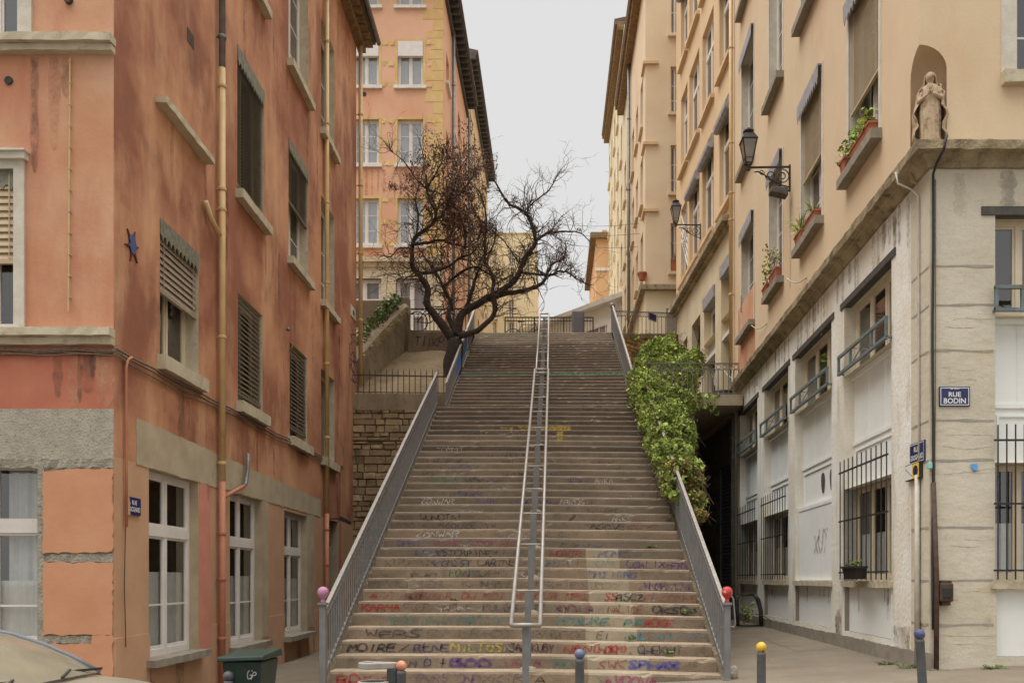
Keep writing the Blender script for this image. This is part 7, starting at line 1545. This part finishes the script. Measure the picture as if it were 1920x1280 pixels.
# ------------------------------------------------------------------ wall lanterns
M['lampglass'] = glass('frosted_lantern_glass', (.55, .52, .48, 1), .28, .3)
def lantern(F, uw, ul, varm, vtop, lab):
    a = F.S(uw); wp_ = F.p(a, 0); d = wp_.y; x = (ul - CX) * d / F_PX; arm = abs(wp_.x - x); z = EYE + (CY - varm) * d / F_PX; zt = EYE + (CY - vtop) * d / F_PX; H = zt - z
    g = thing('wall_lantern', F.p(a, z, 0), lab, 'street lamp', 'lanterns on scrolled wall brackets'); q = lambda o, dz: F.p(a, z + dz, o)
    mb = MB(); F.box(mb, a - .03, a + .03, z - .55 * H, z + .04, 0, .03); mb.beam(q(0.02, 0), q(arm, 0), .03, .035)
    bk = mb.build('bracket', M['iron'], g)
    def spiral(cx, cz_, r0, turns, ph, sg=1): return [q(cx + r0 * (1 - .75 * t / 30) * cos(ph + sg * turns * 2 * pi * t / 30), cz_ + r0 * (1 - .75 * t / 30) * sin(ph + sg * turns * 2 * pi * t / 30)) for t in range(31)]
    mb = MB(); mb.tube(spiral(arm * .2, -.24 * H, .19 * H, 1.6, pi / 2), .012, 5); mb.tube(spiral(arm * .48, -.2 * H, .13 * H, 1.5, 0, -1), .011, 5); mb.tube(spiral(arm * .68, -.12 * H, .07 * H, 1.4, pi), .01, 5)
    mb.tube([q(.03, -.5 * H), q(arm * .18, -.46 * H), q(arm * .4, -.36 * H), q(arm * .6, -.2 * H), q(arm * .78, -.1 * H), q(arm * .86, -.12 * H)], .014, 5); mb.build('scroll', M['iron'], bk)
    c = q(arm, 0); zb = z + .0; lo, hi = .11 * H, .25 * H
    def ring(r, h, ro=0): return [c + Vector((r * cos(pi / 4 + k * pi / 2), r * sin(pi / 4 + k * pi / 2), h)) for k in range(4)]
    mb = MB(); mb.lathe(c + Vector((0, 0, -.05 * H)), [(.02, -.03), (.045, 0), (.045, .06), (.025, .08), (.02, .11 * H)], 10)
    B, T = ring(lo, .1 * H), ring(hi, .66 * H)
    for k in range(4):
        mb.beam(B[k], T[k], .022, .022); mb.beam(B[k], B[(k + 1) % 4], .02, .02); mb.beam(T[k], T[(k + 1) % 4], .03, .03); mb.beam(c, B[k], .012, .012)
    m1 = [B[k] + (T[k] - B[k]) * .2 for k in range(4)]
    for k in range(4): mb.beam(m1[k], m1[(k + 1) % 4], .015, .015)
    lf = mb.build('lantern_frame', M['iron'], g)
    mb = MB()
    for k in range(4): mb.quad(B[k], B[(k + 1) % 4], T[(k + 1) % 4], T[k])
    mb.build('glass', M['lampglass'], lf)
    mb = MB().ball(c + Vector((0, 0, .4 * H)), .07 * H / .8, 12); mb.build('bulb', M['stonewhite'], lf, True)
    mb = MB(); A1, A2, A3 = ring(hi * 1.14, .66 * H), ring(hi * .62, .83 * H), ring(hi * .5, .86 * H); mb.hexa(A1 + A2); mb.hexa([p for p in A3] + ring(hi * .66, .90 * H)); mb.lathe(c + Vector((0, 0, .9 * H)), [(hi * .55, 0), (hi * .4, .03 * H), (.03, .06 * H), (.035, .08 * H), (.01, .1 * H)], 10)
    mb.build('hood', M['iron'], g)
    return g
lantern(UL, 1482, 1404, 313, 238, 'nearer black lantern on a scrolled bracket above a floodlight')
lantern(B2, 1314, 1267, 422, 374, 'farther black lantern on a scrolled bracket beyond the yellow pipe')
sp = thing('floodlight', UL.p(UL.S(1478), uz(1480, 360), .1), 'grey floodlight under the nearer lantern bracket', 'light')
d0_ = UL.p(UL.S(1482), 0).y; c = P(1461, 358, d0_ - .1); MB().beam(UL.p(UL.S(1482), c.z + .05, 0), c, .03, .03).build('arm', M['iron'], sp)
mb = MB(); mb.hexa([c + Vector(v) for v in ((-.2, -.12, -.06), (.16, -.12, -.14), (.16, .12, -.14), (-.2, .12, -.06), (-.19, -.1, .06), (.16, -.1, .05), (.16, .1, .05), (-.19, .1, .06))]); hd = mb.build('head', M['lintel'], sp, bevel=.02)
# ------------------------------------------------------------------ flower pots and window boxes
M['pot'] = mat('terracotta_pot', lin(176, 110, 82), lin(158, 96, 72), 8, bump=.2)
def box_on_sill(F, ua, ub, z, lab, plants, hgt=.19, o=.1, spiky=False, yellow=False, n=80, name='window_box', cat='flower box', rr=.15):
    s0, s1 = sorted((F.S(ua), F.S(ub))); g = thing(name, F.p((s0 + s1) / 2, z, o), lab, cat)
    mb = MB(); i_ = .03; mb.hexa([F.p(s0 + i_, z, o - .07), F.p(s1 - i_, z, o - .07), F.p(s1 - i_, z, o + .06), F.p(s0 + i_, z, o + .06), F.p(s0, z + hgt, o - .09), F.p(s1, z + hgt, o - .09), F.p(s1, z + hgt, o + .08), F.p(s0, z + hgt, o + .08)]); F.box(mb, s0 - .01, s1 + .01, z + hgt - .03, z + hgt + .003, o - .1, o + .09); mb.build('pot', M['pot'], g)
    mb = MB(); ms = MB()
    for ps_ in plants:
        c = F.p(s0 + (s1 - s0) * ps_, z + hgt, o)
        if spiky:
            for k in range(30):
                d = Vector((rnd.uniform(-1, 1), rnd.uniform(-1, 1), rnd.uniform(.2, 1.4))).normalized(); L = rnd.uniform(.25, .5); w_ = d.orthogonal().normalized() * .018; e1 = c + d * L * .6; e2 = e1 + (d + Vector((0, 0, -.7))).normalized() * L * .4; mb.add([c - w_ * .5, c + w_ * .5, e1 + w_, e2, e1 - w_], [(0, 1, 2, 4), (4, 2, 3)])
        else:
            for k in range(n): q = V3(rr); p = c + Vector((q.x, q.y, q.z + rr * .8)); leaf(mb, p, rnd.uniform(.05, .09))
            for k in range(8): ms.tube([c, c + V3(rr * .6) + Vector((0, 0, rr)), c + V3(rr) + Vector((0, 0, rr * 1.3))], .006, 3, False)
    mb.build('leaves', M['yleaf' if yellow else 'leaf'], g); 
    if ms.v: ms.build('stems', M['twig'], g)
M['yleaf'] = mat('yellow_green_leaf', lin(168, 164, 74), lin(130, 136, 62), 4, rough=.6, bump=0, island=.3)
box_on_sill(UL, 1610, 1647, f1z0, 'terracotta window box of leafy plants under the highest blind near the niche', (.3, .7, .9), o=.06)
box_on_sill(UL, 1594, 1604, f1z0, 'small terracotta pot at the far end of the nearest window sill', (.5,), o=.1, n=50, name='flower_pot', cat='pot')
box_on_sill(UL, 1522, 1540, f1z0, 'long terracotta box on the second window sill from the corner', (.5,), o=.06, spiky=True)
box_on_sill(UL, 1504, 1516, f1z0, 'terracotta box with a spiky green plant on the second sill', (.4, .7), o=.08, spiky=True)
box_on_sill(UL, 1452, 1466, f1z0, 'terracotta pot with a yellow green shrub on the third window sill', (.5,), o=.05, n=130, hgt=.26, yellow=True, rr=.3, name='flower_pot', cat='pot')
box_on_sill(UL, 1441, 1450, f1z0, 'terracotta trough with a thin bare plant on the third window sill', (.5,), o=.08, n=14, yellow=True)
box_on_sill(MF, 1258, 1273, mv(510), 'far red pot on the sill of the apricot house window', (.5,), o=.02, n=12, hgt=.5, name='flower_pot', cat='pot')
g = thing('flower_pot', MS.p(.4, mv(520), .15), 'red pot hung on the corner of the apricot house', 'pot'); MB().lathe(P(1204, 526, YM - .1), [(.12, 0), (.19, .26), (.21, .26), (.21, .32), (.15, .33)], 14).build('pot', M['pot'], g); MB().lathe(P(1204, 526, YM - .1) + Vector((0, 0, .325)), [(.17, 0), (.16, .012), (.02, .02)], 10).build('soil', M['bark'], g)
# black trough hooked on the nearest barred window
s0, s1 = sorted((RL.S(1594), RL.S(1637))); zt = RL.Z(1610, 1062); g = thing('plant_trough', RL.p(s0, zt - .2, .2), 'black plastic trough with weeds hooked on the nearest barred window', 'planter')
s1 = min(s1, s0 + .7); mb = MB(); mb.hexa([RL.p(s0 + .06, zt - .2, .1), RL.p(s1 - .06, zt - .2, .1), RL.p(s1 - .06, zt - .2, .24), RL.p(s0 + .06, zt - .2, .24), RL.p(s0, zt, .085), RL.p(s1, zt, .085), RL.p(s1, zt, .27), RL.p(s0, zt, .27)]); RL.box(mb, s0 - .015, s1 + .015, zt - .03, zt + .003, .08, .285); mb.build('trough', M['iron'], g)
mb = MB()
for k in range(50): leaf(mb, RL.p(U(s0 + .1, s1 - .1), zt + U(0, .1), U(.12, .24)), .05)
mb.build('leaves', M['weed'], g)
# discarded black frame, white pipe frame, branch and stone beside the stairs
g = thing('discarded_frame', (4.8, 20.9, gz(4.8) + .09), 'discarded black rounded frame leaning by the end of the stone wall', 'frame')
zg_ = gz(4.8) + .09; a = P(1382, 0, 20.8).x; b2 = P(1427, 0, 20.8).x; zt = EYE + (CY - 1114) * 20.8 / F_PX
mb = MB(); mb.tube([(a + .02, 20.8, zg_ + .03), (a, 20.82, zg_ + .4), (a + .02, 20.9, zt - .1), (a + .1, 20.92, zt)], [.05, .05, .045, .03], 8); mb.tube([(b2 + .0, 20.8, zg_ + .03), (b2, 20.82, zg_ + .4), (b2 - .05, 20.9, zt - .12), (b2 - .14, 20.92, zt)], [.05, .055, .055, .04], 8); mb.tube([(a + .1, 20.92, zt), (b2 - .14, 20.92, zt)], .025, 8); mb.tube([(a + .02, 20.8, zg_ + .05), (b2, 20.8, zg_ + .05)], .025, 8); mb.build('frame', M['iron'], g, True)
g = thing('pipe_frame', (4.4, 20.6, zg_), 'bent white metal tube frame standing behind the red balled newel post', 'frame'); x = P(1375, 0, 20.5).x
MB().tube([(x - .35, 20.6, zt - .02), (x - .05, 20.5, zt - .02), (x, 20.5, zt - .1), (x + .05, 20.5, zg_ + .1), (x + .02, 20.5, zg_ + .03), (x - .3, 20.6, zg_ + .03)], .02, 8).build('tube', M['white'], g, True)
g = thing('fallen_branch', (4.9, 20.4, zg_), 'leafy cut branch lying through the discarded black frame', 'branch'); mb = MB(); ml = MB()
for k in range(7):
    p = P(rnd.uniform(1390, 1405), rnd.uniform(1150, 1168), 21.1); q = p; pts = [p]
    for j in range(6):
        q = q + Vector((rnd.uniform(-.08, .1), rnd.uniform(-.03, .03), rnd.uniform(-.02, .1))); pts.append(q)
        for _ in range(2): leaf(ml, q + V3(.05), .06)
    mb.tube(pts, .008, 4, False)
mb.tube([P(1415, 1150, 20.6), P(1432, 1154, 20.4), P(1448, 1164, 20.1), P(1455, 1182, 19.9)], .012, 5, False); mb.build('stems', M['twig'], g); ml.build('leaves', M['leaf'], g)
mb = MB().ball((RXr + .12, 11.25, gz(2.4) + .16), .07, 9, 1.4); mb.v = [tuple(Vector(p) + Vector((1, 1, 1)) * .04 * mnoise.noise(Vector(p) * 7)) for p in mb.v]; tag(mb.build('loose_stone', M['quoin'], None), 'loose rough stone beside the foot of the right newel post', 'stone')
# cracked joints in the pavement
pc = thing('pavement_joint', (3.5, 13, gz(3.5) + .09), 'mossy cracked joints across the right hand pavement', 'pavement joint'); mb = MB()
for x0, y0, x1, y1 in ((2.6, 13.6, 4.9, 14.6), (2.5, 16.5, 5.0, 16.9), (3.2, 12.2, 3.9, 15.9), (2.5, 19, 5.1, 19.2), (4.1, 14.2, 4.4, 18.8), (2.45, 12.4, 3.4, 12.1), (-4.9, 14.2, -3.1, 14.5), (-5.2, 17.5, -3.1, 17.4)):
    L = []; n = 22
    for i in range(n + 1):
        t = i / n; x = x0 + (x1 - x0) * t + .05 * mnoise.noise(Vector((t * 6, x0, y0))); y = y0 + (y1 - y0) * t + .12 * mnoise.noise(Vector((t * 5, y0, x1))); h = .008 + .014 * abs(mnoise.noise(Vector((t * 9, x1, 3)))); dx, dy = (y1 - y0), -(x1 - x0); l = sqrt(dx * dx + dy * dy)
        L.append(((x + dx / l * h, y + dy / l * h, gz(x) + .0935), (x - dx / l * h, y - dy / l * h, gz(x) + .0935)))
    for i in range(n): mb.quad(L[i][0], L[i][1], L[i + 1][1], L[i + 1][0])
ob = mb.build('joint', M['earth'], pc)
wall_scrawl(RL, RL.S(1519), RL.Z(1540, 1040), .5, .9, 'XUT', M['f_grey'], RB, False, -.075, .1, -1)
# drain cover in the pavement
mb = MB(); mb.box(3.4, 4.05, 9.65, 10.1, gz(3.7) + .085, gz(3.7) + .105)
for i in range(9): mb.box(3.44, 4.01, 9.68 + i * .045, 9.70 + i * .045, gz(3.7) + .104, gz(3.7) + .112)
tag(mb.build('manhole_cover', M['stonegrey'], None), 'grey ribbed drain cover set in the pavement by the stone corner', 'drain cover')
# ------------------------------------------------------------------ statue in the niche
M['statue'] = mat('weathered_statue_stone', lin(194, 170, 138), lin(172, 148, 120), 8, c4=lin(104, 88, 70), sc4=11, lo4=.52, hi4=.66, a4=.8, bump=.4, bscale=90, grain=.08)
so_ = Vector((4.925, 11.13, NZ0 + .06)); HS = .97
stt = thing('statue', so_, 'weathered stone statue of a veiled woman praying in the corner niche', 'statue')
fd = Vector((-.38, -.925, 0)).normalized(); sr = Vector((-fd.y, fd.x, 0)) * -1     # facing direction and its side
sr = fd.cross(Vector((0, 0, 1)))
def sp_(x, y, z): return so_ + sr * x + fd * y + Vector((0, 0, z * HS))
mb = MB(); N = 48; prof_ = [(0, .125, .10), (.04, .13, .11), (.12, .12, .10), (.28, .125, .10), (.45, .13, .10), (.58, .12, .095), (.68, .105, .085), (.76, .112, .08), (.80, .095, .07), (.825, .055, .05), (.845, .034, .036), (.86, .036, .04), (.885, .05, .056), (.92, .056, .062), (.955, .05, .056), (.985, .028, .03), (1.0, .004, .004)]
for z, rx, ry in prof_:
    for k in range(N):
        a = 2 * pi * k / N; f = 1 + (.10 * sin(a * 13 + z * 5) * (1 if z < .66 else 0) * (.4 + .6 * (1 - z)))
        if z > .86 and abs(a - pi / 2) < .16: f += .16 * max(0, 1 - abs(z - .905) / .03)      # nose
        mb.v.append(tuple(sp_(rx * cos(a) * f, ry * sin(a) * f + .012 * (z > .86), z)))
for i in range(len(prof_) - 1):
    for k in range(N): mb.f.append((i * N + k, i * N + (k + 1) % N, (i + 1) * N + (k + 1) % N, (i + 1) * N + k))
mb.f.append(tuple(range(N))); mb.f.append(tuple((len(prof_) - 1) * N + k for k in range(N)))
for s in (1, -1):     # arms and hands, part of the same carved body
    mb.tube([sp_(s * .09, .0, .765), sp_(s * .128, .02, .69), sp_(s * .130, .05, .60), sp_(s * .075, .105, .625), sp_(s * .022, .13, .66)], [.036, .036, .032, .024, .015], 10)
    mb.tube([sp_(s * .020, .13, .655), sp_(s * .014, .132, .685), sp_(s * .012, .127, .71)], [.014, .017, .012], 8)
    for k in range(4): mb.tube([sp_(s * .012, .112 + k * .011, .705), sp_(s * .010, .109 + k * .011, .735), sp_(s * .007, .105 + k * .009, .76 + (.006, .012, .012, .002)[k])], [.0065, .006, .004], 5)
    mb.tube([sp_(s * .016, .113, .68), sp_(s * .016, .099, .70), sp_(s * .012, .093, .72)], [.007, .006, .004], 5)
    mb.ball(tuple(sp_(s * .02, .064, .925)), .006, 6)
mb.tube([sp_(-.014, .066, .886), sp_(0, .07, .885), sp_(.014, .066, .886)], .004, 5)
mb.build('figure', M['statue'], stt, True)
mb = MB(); rows = []; vz = [.05, .12, .2, .28, .36, .44, .52, .6, .68, .74, .79, .83, .86, .90, .94, .975, 1.0, 1.012]
for z in vz:
    w_ = .185 if z < .45 else (.185 - (z - .45) * .16 if z < .76 else (.135 - (z - .76) * .6 if z < .86 else .075)); w_ = min(w_, .06 + max(0, 1.015 - z) * .45) if z > .9 else w_
    w_ = {.94: .074, .975: .062, 1.0: .040, 1.012: .006}.get(z, w_ * (1.12 if z < .8 else 1.0)); row = []
    open_ = .95 if z < .8 else {.94: 1.05, .975: .75, 1.0: .3, 1.012: .05}.get(z, 1.2)
    for k in range(41):
        t = k / 40; a = pi / 2 + open_ + (2 * pi - 2 * open_) * t; edge = max(0, 1 - min(t, 1 - t) * 6)
        f = 1 + edge * .2 * sin(z * 58 + (0 if t < .5 else 1.4)) * (z < .82) + .04 * sin(t * 46)
        row.append(sp_(w_ * cos(a) * f, w_ * .72 * sin(a) * f - (.01 if z < .82 else .022), z))
    rows.append(row)
mb.v = [tuple(p) for r in rows for p in r]
for i in range(len(rows) - 1):
    for k in range(40): mb.f.append((i * 41 + k, i * 41 + k + 1, (i + 1) * 41 + k + 1, (i + 1) * 41 + k))
ve = mb.build('veil', M['statue'], stt, True); sol = ve.modifiers.new('thick', 'SOLIDIFY'); sol.thickness = .014
mb = MB(); mb.lathe(so_ + Vector((0, 0, -.06)), [(.2, 0), (.19, .03), (.15, .055), (.12, .075)], 18); mb.build('base', M['statue'], stt)
